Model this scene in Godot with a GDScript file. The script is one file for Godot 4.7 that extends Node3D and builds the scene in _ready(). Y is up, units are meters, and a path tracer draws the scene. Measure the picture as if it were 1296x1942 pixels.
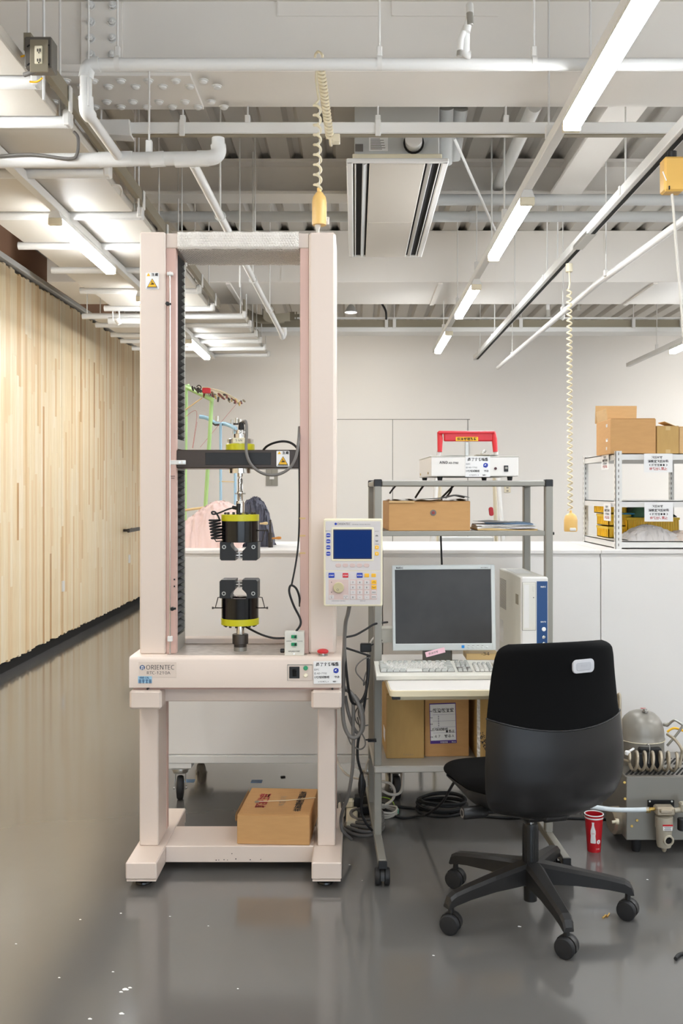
extends Node3D
# A materials-testing machine, a computer trolley and an office chair in a white workshop.
# World: the camera stands at (0, EYE, 0) and looks along -z; y is up; metres.
const FOCAL := 1888.0
const EYE := 1.45
const VX := 674.0
const VY := 932.0
var M := {}
var taken := {}
var rng := RandomNumberGenerator.new()
var sans: SystemFont
var bold: SystemFont

# ---------------------------------------------------------------- geometry
class Geo:
	var v := PackedVector3Array()
	var n := PackedVector3Array()
	var uv := PackedVector2Array()
	var cl := PackedColorArray()
	var xf := Transform3D()
	var tint := Color.WHITE
	func at(t: Transform3D):
		xf = t
		return self
	func tri(a: Vector3, b: Vector3, c: Vector3, na: Vector3, nb: Vector3, nc: Vector3, ua := Vector2.ZERO, ub := Vector2.ZERO, uc := Vector2.ZERO):
		var A := xf * a
		var B := xf * b
		var C := xf * c
		var q := xf.basis
		var NA := (q * na).normalized()
		var NB := (q * nb).normalized()
		var NC := (q * nc).normalized()
		if (B - A).cross(C - A).dot(NA + NB + NC) > 0.0:
			v.append_array([A, C, B])
			n.append_array([NA, NC, NB])
			uv.append_array([ua, uc, ub])
		else:
			v.append_array([A, B, C])
			n.append_array([NA, NB, NC])
			uv.append_array([ua, ub, uc])
		cl.append_array([tint, tint, tint])
	func quad(a: Vector3, b: Vector3, c: Vector3, d: Vector3, nn: Vector3, ua := Vector2(0, 1), ub := Vector2(1, 1), uc := Vector2(1, 0), ud := Vector2(0, 0)):
		tri(a, b, c, nn, nn, nn, ua, ub, uc)
		tri(a, c, d, nn, nn, nn, ua, uc, ud)
	func box(c: Vector3, s: Vector3, b := 0.0):
		var h := s / 2.0
		b = minf(b, minf(h.x, minf(h.y, h.z)) * 0.95)
		for ax in 3:
			var i := (ax + 1) % 3
			var j := (ax + 2) % 3
			for sg in [-1.0, 1.0]:
				var nn := Vector3.ZERO
				nn[ax] = sg
				var p := []
				var u := []
				for k in [[-1, -1], [1, -1], [1, 1], [-1, 1]]:
					var q := Vector3.ZERO
					q[ax] = sg * h[ax]
					q[i] = k[0] * (h[i] - b)
					q[j] = k[1] * (h[j] - b)
					p.append(c + q)
					var w := c + q
					u.append(Vector2(w.x + w.z if ax == 1 else w[0 if ax == 2 else 2], w.y if ax != 1 else w.z) if ax != 1 else Vector2(w.x, w.z))
				quad(p[0], p[1], p[2], p[3], nn, u[0], u[1], u[2], u[3])
		if b <= 0.0:
			return self
		for ax in 3:
			var i := (ax + 1) % 3
			var j := (ax + 2) % 3
			for si in [-1.0, 1.0]:
				for sj in [-1.0, 1.0]:
					var p := []
					for e in [[-1.0, 0], [1.0, 0], [1.0, 1], [-1.0, 1]]:
						var q := Vector3.ZERO
						q[ax] = e[0] * (h[ax] - b)
						q[i] = si * (h[i] - (b if e[1] == 1 else 0.0))
						q[j] = sj * (h[j] - (0.0 if e[1] == 1 else b))
						p.append(c + q)
					var nn := Vector3.ZERO
					nn[i] = si
					nn[j] = sj
					quad(p[0], p[1], p[2], p[3], nn.normalized())
		for sx in [-1.0, 1.0]:
			for sy in [-1.0, 1.0]:
				for sz in [-1.0, 1.0]:
					var nn := Vector3(sx, sy, sz).normalized()
					tri(c + Vector3(sx * h.x, sy * (h.y - b), sz * (h.z - b)), c + Vector3(sx * (h.x - b), sy * h.y, sz * (h.z - b)), c + Vector3(sx * (h.x - b), sy * (h.y - b), sz * h.z), nn, nn, nn)
		return self
	func mm(x0: float, x1: float, y0: float, y1: float, z0: float, z1: float, b := 0.0):
		return box(Vector3((x0 + x1) / 2.0, (y0 + y1) / 2.0, (z0 + z1) / 2.0), Vector3(absf(x1 - x0), absf(y1 - y0), absf(z1 - z0)), b)
	func tube(path: Array, r, sides := 8, closed := false):
		var m := path.size()
		var ts := []
		for i in m:
			var a: Vector3 = path[(i - 1 + m) % m] if closed or i > 0 else path[0]
			var b: Vector3 = path[(i + 1) % m] if closed or i < m - 1 else path[m - 1]
			ts.append((b - a).normalized())
		var up := Vector3.UP if absf(ts[0].y) < 0.9 else Vector3.RIGHT
		var side: Vector3 = up.cross(ts[0]).normalized()
		var rings := []
		for i in m:
			side = (side - ts[i] * side.dot(ts[i])).normalized()
			var o: Vector3 = ts[i].cross(side)
			var ring := []
			for k in sides:
				var an := TAU * k / sides
				ring.append(side * cos(an) + o * sin(an))
			rings.append(ring)
		var last := m if closed else m - 1
		var run := 0.0
		for i in last:
			var i2 := (i + 1) % m
			var r1: float = r[i] if r is Array else r
			var r2: float = r[i2] if r is Array else r
			var p: Vector3 = path[i]
			var q: Vector3 = path[i2]
			var run2 := run + p.distance_to(q)
			for k in sides:
				var k2 := (k + 1) % sides
				var n1: Vector3 = rings[i][k]
				var n2: Vector3 = rings[i][k2]
				var n3: Vector3 = rings[i2][k2]
				var n4: Vector3 = rings[i2][k]
				var f := float(k) / sides
				var f2 := float(k + 1) / sides
				tri(p + n1 * r1, p + n2 * r1, q + n3 * r2, n1, n2, n3, Vector2(f, run), Vector2(f2, run), Vector2(f2, run2))
				tri(p + n1 * r1, q + n3 * r2, q + n4 * r2, n1, n3, n4, Vector2(f, run), Vector2(f2, run2), Vector2(f, run2))
			run = run2
		if not closed:
			for e in [0, m - 1]:
				var p: Vector3 = path[e]
				var re: float = r[e] if r is Array else r
				var nn: Vector3 = -ts[0] if e == 0 else ts[m - 1]
				for k in sides:
					tri(p, p + rings[e][k] * re, p + rings[e][(k + 1) % sides] * re, nn, nn, nn)
		return self
	func lathe(prof: Array, segs := 24, o := Vector3.ZERO, axis := Vector3.UP):
		# profile of (radius, height), drawn from bottom to top along the axis
		var bs := Basis()
		if axis != Vector3.UP:
			var sd := axis.cross(Vector3.UP if absf(axis.y) < 0.9 else Vector3.RIGHT).normalized()
			bs = Basis(sd, axis.normalized(), sd.cross(axis.normalized()))
		var m := prof.size()
		var fl := []
		for i in m - 1:
			var d: Vector2 = prof[i + 1] - prof[i]
			fl.append(Vector2(d.y, -d.x).normalized())
		for i in m - 1:
			var na: Vector2 = fl[i]
			var nb: Vector2 = fl[i]
			if i > 0 and fl[i - 1].dot(fl[i]) > 0.75:
				na = (fl[i] + fl[i - 1]).normalized()
			if i < m - 2 and fl[i + 1].dot(fl[i]) > 0.75:
				nb = (fl[i] + fl[i + 1]).normalized()
			var A: Vector2 = prof[i]
			var B: Vector2 = prof[i + 1]
			for k in segs:
				var a1 := TAU * k / segs
				var a2 := TAU * (k + 1) / segs
				var d1 := Vector3(cos(a1), 0, sin(a1))
				var d2 := Vector3(cos(a2), 0, sin(a2))
				var y := Vector3.UP
				var pts := [d1 * A.x + y * A.y, d2 * A.x + y * A.y, d2 * B.x + y * B.y, d1 * B.x + y * B.y]
				var ns := [d1 * na.x + y * na.y, d2 * na.x + y * na.y, d2 * nb.x + y * nb.y, d1 * nb.x + y * nb.y]
				for q in 4:
					pts[q] = o + bs * pts[q]
					ns[q] = bs * ns[q]
				if B.x > 1e-6:
					tri(pts[0], pts[2], pts[3], ns[0], ns[2], ns[3], Vector2(float(k) / segs, A.y), Vector2(float(k + 1) / segs, B.y), Vector2(float(k) / segs, B.y))
				if A.x > 1e-6:
					tri(pts[0], pts[1], pts[2], ns[0], ns[1], ns[2], Vector2(float(k) / segs, A.y), Vector2(float(k + 1) / segs, A.y), Vector2(float(k + 1) / segs, B.y))
		return self
	func cyl(a: Vector3, b: Vector3, r: float, segs := 16, bev := 0.0):
		var l := a.distance_to(b)
		return lathe([Vector2(0, 0), Vector2(r - bev, 0), Vector2(r, bev), Vector2(r, l - bev), Vector2(r - bev, l), Vector2(0, l)] if bev > 0.0 else [Vector2(0, 0), Vector2(r, 0), Vector2(r, l), Vector2(0, l)], segs, a, (b - a).normalized())
	func prism(poly: PackedVector2Array, z0: float, z1: float, b := 0.0):
		# outline in xy, drawn out from z0 to z1; b bevels the z1 face
		if Geometry2D.is_polygon_clockwise(poly):
			poly = poly.duplicate()
			poly.reverse()
		var top := poly
		if b > 0.0:
			var ins := Geometry2D.offset_polygon(poly, -b)
			if ins.size() == 1 and ins[0].size() == poly.size():
				# match the start corner
				var best := 0
				for k in ins[0].size():
					if ins[0][k].distance_to(poly[0]) < ins[0][best].distance_to(poly[0]):
						best = k
				var re := PackedVector2Array()
				for k in ins[0].size():
					re.append(ins[0][(best + k) % ins[0].size()])
				if Geometry2D.is_polygon_clockwise(re) :
					re = poly
				top = re
			else:
				b = 0.0
		var m := poly.size()
		for face in [[top, z1, 1.0], [poly, z0, -1.0]]:
			var idx := Geometry2D.triangulate_polygon(face[0])
			var nn := Vector3(0, 0, face[2] * signf(z1 - z0))
			for k in range(0, idx.size(), 3):
				var p: Array = []
				for j in 3:
					p.append(face[0][idx[k + j]])
				tri(Vector3(p[0].x, p[0].y, face[1]), Vector3(p[1].x, p[1].y, face[1]), Vector3(p[2].x, p[2].y, face[1]), nn, nn, nn, p[0], p[1], p[2])
		var zs := [[z0, z1 - b * signf(z1 - z0), poly, poly, 0.0]]
		if b > 0.0:
			zs.append([z1 - b * signf(z1 - z0), z1, poly, top, 1.0])
		var fl := []
		for k in m:
			var d := poly[(k + 1) % m] - poly[k]
			fl.append(Vector2(d.y, -d.x).normalized())
		for zz in zs:
			for k in m:
				var k2 := (k + 1) % m
				var na: Vector2 = fl[k]
				var nb: Vector2 = fl[k]
				if fl[(k - 1 + m) % m].dot(fl[k]) > 0.8:
					na = (fl[(k - 1 + m) % m] + fl[k]).normalized()
				if fl[k2].dot(fl[k]) > 0.8:
					nb = (fl[k2] + fl[k]).normalized()
				var lift := Vector3(0, 0, zz[4] * signf(z1 - z0))
				var p1: Vector2 = zz[2][k]
				var p2: Vector2 = zz[2][k2]
				var p3: Vector2 = zz[3][k2]
				var p4: Vector2 = zz[3][k]
				var N1 := (Vector3(na.x, na.y, 0) + lift).normalized()
				var N2 := (Vector3(nb.x, nb.y, 0) + lift).normalized()
				var a := Vector3(p1.x, p1.y, zz[0])
				var bb := Vector3(p2.x, p2.y, zz[0])
				var c := Vector3(p3.x, p3.y, zz[1])
				var d := Vector3(p4.x, p4.y, zz[1])
				tri(a, bb, c, N1, N2, N2, Vector2(p1.x + p1.y, zz[0]), Vector2(p2.x + p2.y, zz[0]), Vector2(p3.x + p3.y, zz[1]))
				tri(a, c, d, N1, N2, N1, Vector2(p1.x + p1.y, zz[0]), Vector2(p3.x + p3.y, zz[1]), Vector2(p4.x + p4.y, zz[1]))
		return self
	func surf(nu: int, nv: int, f: Callable, flip := false):
		var p := []
		for j in nv + 1:
			for i in nu + 1:
				p.append(f.call(float(i) / nu, float(j) / nv))
		var nm := []
		for j in nv + 1:
			for i in nu + 1:
				var a: Vector3 = p[j * (nu + 1) + mini(i + 1, nu)] - p[j * (nu + 1) + maxi(i - 1, 0)]
				var b: Vector3 = p[mini(j + 1, nv) * (nu + 1) + i] - p[maxi(j - 1, 0) * (nu + 1) + i]
				var c := a.cross(b)
				if c.length() < 1e-12:
					c = Vector3.UP
				nm.append(c.normalized() * (-1.0 if flip else 1.0))
		for j in nv:
			for i in nu:
				var a := j * (nu + 1) + i
				var b := a + 1
				var c := a + nu + 2
				var d := a + nu + 1
				var ua := Vector2(float(i) / nu, float(j) / nv)
				var uc := Vector2(float(i + 1) / nu, float(j + 1) / nv)
				tri(p[a], p[b], p[c], nm[a], nm[b], nm[c], ua, Vector2(uc.x, ua.y), uc)
				tri(p[a], p[c], p[d], nm[a], nm[c], nm[d], ua, uc, Vector2(ua.x, uc.y))
		return self
	func mesh(inv: Transform3D) -> ArrayMesh:
		var vv := PackedVector3Array()
		var nn := PackedVector3Array()
		vv.resize(v.size())
		nn.resize(v.size())
		for i in v.size():
			vv[i] = inv * v[i]
			nn[i] = inv.basis * n[i]
		var a := []
		a.resize(Mesh.ARRAY_MAX)
		a[Mesh.ARRAY_VERTEX] = vv
		a[Mesh.ARRAY_NORMAL] = nn
		a[Mesh.ARRAY_TEX_UV] = uv
		a[Mesh.ARRAY_COLOR] = cl
		var me := ArrayMesh.new()
		me.add_surface_from_arrays(Mesh.PRIMITIVE_TRIANGLES, a)
		return me

func geo(t := Transform3D()) -> Geo:
	var g := Geo.new()
	g.xf = t
	return g

func P(x: float, y: float, d: float) -> Vector3:      # the point at depth d on the sight line of a place in the photograph
	return Vector3((x - VX) * d / FOCAL, EYE - (y - VY) * d / FOCAL, -d)

func rrect(w: float, h: float, r: float, seg := 4, c := Vector2.ZERO) -> PackedVector2Array:
	var p := PackedVector2Array()
	for q in [[1, 1, 0.0], [-1, 1, 90.0], [-1, -1, 180.0], [1, -1, 270.0]]:
		for k in seg + 1:
			var a := deg_to_rad(q[2] + 90.0 * k / seg)
			p.append(c + Vector2(q[0] * (w / 2 - r) + r * cos(a), q[1] * (h / 2 - r) + r * sin(a)))
	return p

func spline(pts: Array, per := 8) -> Array:
	var o := []
	var m := pts.size()
	for i in m - 1:
		var a: Vector3 = pts[maxi(i - 1, 0)]
		var b: Vector3 = pts[i]
		var c: Vector3 = pts[i + 1]
		var d: Vector3 = pts[mini(i + 2, m - 1)]
		for k in per:
			var t := float(k) / per
			o.append(b.cubic_interpolate(c, a, d, t))
	o.append(pts[m - 1])
	return o

func pix(pts: Array, per := 8) -> Array:               # a smooth run through [x, y, depth] places
	var o := []
	for p in pts:
		o.append(P(p[0], p[1], p[2]))
	return spline(o, per)

func coil(a: Vector3, b: Vector3, r: float, turns: float, per := 14) -> Array:
	var d := (b - a).normalized()
	var s := d.cross(Vector3(0, 0, 1) if absf(d.z) < 0.9 else Vector3.UP).normalized()
	var o := s.cross(d)
	var pts := []
	var m := int(turns * per)
	for i in m + 1:
		var t := float(i) / m
		pts.append(a.lerp(b, t) + (s * cos(TAU * turns * t) + o * sin(TAU * turns * t)) * r)
	return pts

# ---------------------------------------------------------------- naming
func numbered(called: String) -> String:
	var k: int = taken.get(called, 0)
	taken[called] = k + 1
	return called if k == 0 else "%s_%03d" % [called, k]

func meta(o: Node, label: String, category: String, group := "", kind := ""):
	o.set_meta("label", label)
	if category:
		o.set_meta("category", category)
	if group:
		o.set_meta("group", group)
	if kind:
		o.set_meta("kind", kind)

func thing(called: String, label: String, category: String, at: Vector3, turn := 0.0, group := "", kind := "") -> Node3D:
	var o := Node3D.new()
	o.name = numbered(called)
	o.position = at
	o.rotation.y = deg_to_rad(turn)
	meta(o, label, category, group, kind)
	add_child(o)
	return o

func world_of(o: Node3D) -> Transform3D:
	var t := o.transform
	var p = o.get_parent()
	while p is Node3D and p != self:
		t = p.transform * t
		p = p.get_parent()
	return t

func part(called: String, g: Geo, m: Material, parent: Node3D, label := "") -> MeshInstance3D:     # g holds world places; the mesh sits in its parent's own axes
	var o := MeshInstance3D.new()
	o.name = called
	o.mesh = g.mesh(world_of(parent).affine_inverse())
	o.material_override = m
	if label:
		o.set_meta("label", label)
	parent.add_child(o, true)
	return o

func single(called: String, g: Geo, m: Material, label: String, category: String, at := Vector3.INF, group := "", kind := "") -> MeshInstance3D:   # a thing of one mesh
	var o := MeshInstance3D.new()
	o.name = numbered(called)
	if at == Vector3.INF:
		var b := AABB(g.v[0], Vector3.ZERO)
		for p in g.v:
			b = b.expand(p)
		at = Vector3(b.get_center().x, b.position.y, b.get_center().z)
	o.position = at
	o.mesh = g.mesh(Transform3D(Basis(), at).affine_inverse())
	o.material_override = m
	meta(o, label, category, group, kind)
	add_child(o)
	return o

func struct(called: String, g: Geo, m: Material, label: String, category: String) -> MeshInstance3D:
	return single(called, g, m, label, category, Vector3.INF, "", "structure")

# ---------------------------------------------------------------- materials
func mat(c: Color, rough := 0.6, metal := 0.0) -> StandardMaterial3D:
	var m := StandardMaterial3D.new()
	m.albedo_color = c
	m.roughness = rough
	m.metallic = metal
	return m

func rgb(r: int, g: int, b: int) -> Color:
	return Color8(r, g, b)

func noise(freq: float, size := 256, lo := Color(0.9, 0.9, 0.9), hi := Color.WHITE, oct := 4, sd := 1, kind := FastNoiseLite.TYPE_SIMPLEX_SMOOTH) -> NoiseTexture2D:
	var f := FastNoiseLite.new()
	f.noise_type = kind
	f.frequency = freq
	f.fractal_octaves = oct
	f.seed = sd
	var t := NoiseTexture2D.new()
	t.width = size
	t.height = size
	t.seamless = true
	t.noise = f
	var gr := Gradient.new()
	gr.set_color(0, lo)
	gr.set_color(1, hi)
	t.color_ramp = gr
	return t

func bumps(freq: float, size := 256, strength := 4.0, oct := 3, sd := 1, kind := FastNoiseLite.TYPE_SIMPLEX_SMOOTH) -> NoiseTexture2D:
	var t := noise(freq, size, Color.BLACK, Color.WHITE, oct, sd, kind)
	t.color_ramp = null
	t.as_normal_map = true
	t.bump_strength = strength
	return t

func mottled(c: Color, rough: float, freq: float, lo: Color, scale: Vector3, sd := 1, metal := 0.0) -> StandardMaterial3D:
	var m := mat(c, rough, metal)
	m.albedo_texture = noise(freq, 256, lo, Color.WHITE, 4, sd)
	m.uv1_scale = scale
	return m

func make_materials():
	M.white = mat(rgb(236, 232, 227), 0.5)
	M.wall = mat(rgb(244, 241, 237), 0.8)
	M.white_metal = mat(rgb(224, 222, 218), 0.42)
	M.beam = mat(rgb(236, 231, 224), 0.5)
	M.deck = mat(rgb(190, 185, 177), 0.55)
	M.panel = mat(rgb(206, 199, 188), 0.5)
	M.pipe = mat(rgb(228, 227, 224), 0.38)
	M.pipe_grey = mat(rgb(196, 197, 195), 0.5)
	M.tray = mat(rgb(146, 137, 118), 0.45, 0.3)
	M.steel = mat(rgb(190, 188, 182), 0.28, 0.9)
	M.chrome = mat(rgb(214, 212, 208), 0.14, 1.0)
	M.dark_steel = mat(rgb(70, 64, 60), 0.4, 0.6)
	M.brown_wall = mat(rgb(178, 138, 112), 0.7)
	M.black = mat(rgb(18, 18, 19), 0.42)
	M.black_gloss = mat(rgb(10, 10, 12), 0.16)
	M.black_soft = mat(rgb(20, 20, 22), 0.62)
	M.rubber = mat(rgb(26, 26, 28), 0.6)
	M.machine = mat(rgb(223, 207, 195), 0.42)
	M.machine_pink = mat(rgb(206, 172, 160), 0.42)
	M.machine_plate = mottled(rgb(196, 186, 178), 0.35, 0.03, Color(0.82, 0.8, 0.78), Vector3(3, 3, 1), 5, 0.25)
	M.yellow = mat(rgb(196, 190, 24), 0.35)
	M.grey_post = mat(rgb(150, 147, 138), 0.42, 0.15)
	M.cream = mat(rgb(228, 216, 184), 0.45)
	M.console = mat(rgb(232, 224, 196), 0.45)
	M.console_face = mat(rgb(212, 206, 204), 0.4)
	M.pc = mat(rgb(218, 216, 206), 0.5)
	M.monitor = mat(rgb(212, 217, 216), 0.45)
	M.screen = mottled(rgb(60, 58, 56), 0.4, 0.02, Color(0.8, 0.8, 0.8), Vector3(1, 1, 1), 9)
	M.blue_screen = mat(rgb(4, 44, 108), 0.4)
	M.blue_screen.metallic_specular = 0.25
	M.key_pink = mat(rgb(212, 188, 182), 0.5)
	M.khaki = mat(rgb(196, 184, 146), 0.5)
	M.shelf_grey = mat(rgb(186, 182, 174), 0.45)
	M.blue = mat(rgb(8, 52, 170), 0.5)
	M.navy = mat(rgb(28, 70, 122), 0.35)
	M.red = mat(rgb(206, 28, 40), 0.32)
	M.amber = mat(rgb(248, 190, 20), 0.4)
	M.green = mat(rgb(10, 140, 90), 0.35)
	M.pink_paper = mat(rgb(246, 200, 212), 0.8)
	M.paper = mat(rgb(240, 239, 238), 0.85)
	M.ink = mat(rgb(44, 42, 44), 0.8)
	M.red_ink = mat(rgb(190, 60, 60), 0.8)
	M.purple = mat(rgb(86, 58, 140), 0.7)
	M.cardboard = mottled(rgb(204, 158, 104), 0.85, 0.02, Color(0.97, 0.965, 0.96), Vector3(2, 9, 1), 11)
	M.cardboard_pale = mottled(rgb(214, 178, 128), 0.85, 0.02, Color(0.97, 0.965, 0.96), Vector3(2, 8, 1), 12)
	M.cardboard_olive = mottled(rgb(196, 160, 100), 0.85, 0.02, Color(0.97, 0.965, 0.96), Vector3(9, 2, 1), 13)
	M.kraft = mat(rgb(206, 176, 122), 0.5)
	M.cable_grey = mat(rgb(112, 108, 104), 0.5)
	M.cable_pale = mat(rgb(206, 200, 190), 0.5)
	M.beige_cord = mat(rgb(232, 220, 190), 0.45)
	M.ochre = mat(rgb(236, 194, 118), 0.38)
	M.ochre_dark = mat(rgb(222, 176, 92), 0.4)
	M.grey_case = mat(rgb(134, 130, 122), 0.35, 0.4)
	M.dome = mat(rgb(146, 141, 132), 0.36, 0.2)
	M.bronze = mat(rgb(178, 166, 146), 0.38, 0.6)
	M.filter = mat(rgb(186, 178, 160), 0.4, 0.2)
	M.brass = mat(rgb(196, 164, 92), 0.3, 0.9)
	M.cup = mat(rgb(192, 22, 34), 0.35)
	M.lime = mat(rgb(170, 206, 132), 0.45)
	M.sky_blue = mat(rgb(164, 200, 222), 0.45)
	M.pink_cloth = mat(rgb(240, 212, 204), 0.9)
	M.grey_cloth = mat(rgb(92, 92, 104), 0.9)
	M.crate_yellow = mat(rgb(240, 200, 40), 0.4)
	M.wood_knob = mat(rgb(196, 132, 58), 0.45)
	M.wood_pale = mat(rgb(226, 200, 150), 0.5)
	M.outlet_cream = mat(rgb(232, 222, 196), 0.4)
	M.metal_box = mat(rgb(118, 113, 106), 0.38, 0.6)
	M.clear_film = mat(rgb(242, 236, 228), 0.22)
	M.clear_film.normal_enabled = true
	M.clear_film.normal_texture = bumps(0.06, 256, 8.0, 1, 3, FastNoiseLite.TYPE_CELLULAR)
	M.clear_film.uv1_scale = Vector3(5, 5, 1)
	M.clear_film.normal_scale = 1.2
	M.fabric = mat(rgb(11, 11, 12), 0.95)
	M.fabric.metallic_specular = 0.3
	M.shell = mat(rgb(25, 24, 25), 0.33)
	M.shell.normal_enabled = true
	M.shell.normal_texture = bumps(0.2, 256, 1.0, 2, 6)
	M.shell.uv1_scale = Vector3(6, 6, 1)
	M.shell.normal_scale = 0.25
	M.base_plastic = mat(rgb(30, 29, 29), 0.42)
	M.floor = mat(rgb(107, 105, 103), 0.12)
	M.floor.metallic_specular = 0.62
	M.floor.clearcoat_enabled = true
	M.floor.clearcoat = 0.35
	M.floor.clearcoat_roughness = 0.09
	M.floor.albedo_texture = noise(0.012, 1024, Color(0.96, 0.96, 0.96), Color.WHITE, 5, 21)
	M.floor.uv1_offset = Vector3(0.2, 0.7, 0)
	M.floor.uv1_scale = Vector3(0.05, 0.05, 1)
	M.glow = mat(rgb(255, 252, 244), 0.5)
	M.glow.emission_enabled = true
	M.glow.emission = Color(0.968, 0.985, 1.0)
	M.glow.emission_energy_multiplier = 36.0
	M.glass = mat(Color(1, 1, 1, 0.06), 0.05)
	M.glass.transparency = BaseMaterial3D.TRANSPARENCY_ALPHA
	M.tinted = mat(Color(1, 1, 1), 0.5)
	M.tinted.vertex_color_use_as_albedo = true
	M.black_gap = mat(rgb(24, 22, 20), 0.9)
	M.planks = []
	for k in 7:
		var c: Color = [rgb(240, 218, 180), rgb(244, 226, 194), rgb(236, 208, 166), rgb(246, 230, 203), rgb(226, 192, 144), rgb(241, 221, 185), rgb(200, 156, 104)][k]
		var m := mat(c, 0.36)
		m.albedo_texture = noise(0.02, 256, Color(0.93, 0.91, 0.87), Color.WHITE, 4, 40 + k % 3)
		m.uv1_scale = Vector3(14, 0.6, 1)
		M.planks.append(m)

# ---------------------------------------------------------------- lettering
func lettered(g: Geo, s: String, w: float, h: float, t: Transform3D, font = null):   # s drawn w wide and h high, centred on t, facing its +z
	var tm := TextMesh.new()
	tm.font = font if font else sans
	tm.font_size = 32
	tm.pixel_size = 0.01
	tm.depth = 0.0
	tm.curve_step = 1.5
	tm.text = s
	var a := tm.get_mesh_arrays()
	if a.is_empty() or a[0] == null:
		return
	var vs: PackedVector3Array = a[Mesh.ARRAY_VERTEX]
	var ids: PackedInt32Array = a[Mesh.ARRAY_INDEX] if a[Mesh.ARRAY_INDEX] != null else PackedInt32Array(range(vs.size()))
	if vs.is_empty():
		return
	var b := AABB(vs[0], Vector3.ZERO)
	for p in vs:
		b = b.expand(p)
	var c := b.get_center()
	var keep := g.xf
	g.xf = keep * t
	var sx := w / maxf(b.size.x, 1e-4)
	var sy := h / maxf(b.size.y, 1e-4)
	var zz := Vector3(0, 0, 1)
	for k in range(0, ids.size(), 3):
		var q := []
		for j in 3:
			var p: Vector3 = vs[ids[k + j]] - c
			q.append(Vector3(p.x * sx, p.y * sy, 0))
		g.tri(q[0], q[1], q[2], zz, zz, zz)
	g.xf = keep

# each sign as strokes on a grid of ten by ten, x to the right and y down
const SIGNS := {
	"終": "3012 1233 3306 0646 2609 1719 3748 6042 5181 8144 6297 6566 5778", "了": "1181 8154 5459 5939", "す": "0292 505536465756 565839",
	"る": "217124667869493857", "順": "0108 2127 4149 5191 7152 5398 5357 5595 5797 9398 6859 7899", "番": "7011 0282 4014 4175 4144 1585 151959 8589 1989 1787 4559",
	"引": "0141 4143 4303 03064659 5939 8089", "張": "0131 3133 3303 030636392 5159 5190 5383 5585 4797 6799", "試": "0131 0333 0535 0738 0737 4292 4575 5558 4877 707599 8091",
	"験": "0109 0141 0343 0545 0747 2127 4749 7043 7096 5484 5588 5484 7159 7799", "機": "0343 2029 2306 2346 5052 8082 4494 6065699 8579 5989", "本": "0292 5059 5205 5295 3777",
	"体": "2005 1419 4292 6069 6227 6297 4878", "注": "1021 0414 0919 5061 3292 4585 3999 6269", "意": "5060 1191 3213 7282 0393 1585 151888 1686 1888 0809 2929 5969 8999",
	"取": "0141 1118 3139 1333 1535 0847 5191 9153 5499", "扱": "0333 2029 2909 0636 4181 6159 4149 8195 5499", "恒": "0304 2029 3241 4191 4999 4388 5383 5686", "温": "1021 0314 0919 4181 4145 8185 4343 3699 3699 3639 5659 7679 9699 3999",
	"湿": "1021 0314 0919 4181 4145 8185 4383 4585 3999 5659 7679 4668", "室": "5051 1191 1113 9193 2373 4325 2565 7565 5559 2777 0999", "禁": "0141 2024 2103 2143 5191 7074 7153 7193 2575 0797 4749 2819 7899", "止": "4049 4494 1519 0999",
	"持": "0333 2029 0636 5181 6064 4494 4696 7569 6969", "出": "5059 1114 1494 9194 0609 0999 9699", "管": "1122 2141 6072 7191 0393 2479 2474 2676 2979", "理": "0131 0434 0838 2128 4191 4145 4595 9195 4393 6169 4797 3999",
	"技": "0333 2029 0636 4292 6065 4585 8549 5599", "術": "2003 1519 3363 5059 4338 6378 7191 7494 8489", "所": "0141 1141 1145 4145 1419 6051 5159 5595 7579", "有": "0191 4008 2389 2339 2575 2777",
	"消": "1021 0314 0919 6064 4142 8182 4489 4484 4686", "耗": "0242 2029 0444 2609 2649 5081 5484 5787 7079 7999", "品": "3131 3171 3134 7174 3474 0549 0509 0949 5599 5559 5999", "材": "0343 2029 2306 2346 5393 7079 7348", "料": "0343 2029 1021 3031 2306 2346 5061 5364 4696 7079",
	"号": "3171 3134 7174 3474 0696 2838 287869", "長": "2029 2080 2282 2484 0595 5599 2959", "ち": "0292 403446668959", "し": "202757796", "い": "1116383 6185",
}
func brushed(g: Geo, s: String, size: float, t: Transform3D, wide := 0.09, pitch := 1.12):   # a centred line of signs, facing t's +z
	var keep := g.xf
	g.xf = keep * t
	var m := s.length()
	for k in m:
		var o := Vector2((k - (m - 1) / 2.0) * size * pitch - size / 2.0, size / 2.0)
		if not SIGNS.has(s[k]):
			if s[k] != " ":
				g.xf = keep
				lettered(g, s[k], size * 0.7, size * 0.8, t * Transform3D(Basis(), Vector3(o.x + size / 2.0, 0, 0)))
				g.xf = keep * t
			continue
		for st in SIGNS[s[k]].split(" "):
			for q in range(0, st.length() - 3, 2):
				var a := o + Vector2(int(st[q]), -int(st[q + 1])) * size / 9.5
				var b := o + Vector2(int(st[q + 2]), -int(st[q + 3])) * size / 9.5
				var d := (b - a).normalized() * size * wide / 2.0
				var e := Vector2(-d.y, d.x)
				a -= d
				b += d
				g.quad(Vector3(a.x - e.x, a.y - e.y, 0), Vector3(b.x - e.x, b.y - e.y, 0), Vector3(b.x + e.x, b.y + e.y, 0), Vector3(a.x + e.x, a.y + e.y, 0), Vector3(0, 0, 1))
	g.xf = keep

func off(x: float, y: float, z := 0.0) -> Transform3D:
	return Transform3D(Basis(), Vector3(x, y, z))

func turned(p: Vector3, yaw := 0.0, pitch := 0.0, roll := 0.0) -> Transform3D:
	return Transform3D(Basis.from_euler(Vector3(deg_to_rad(pitch), deg_to_rad(yaw), deg_to_rad(roll))), p)

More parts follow.
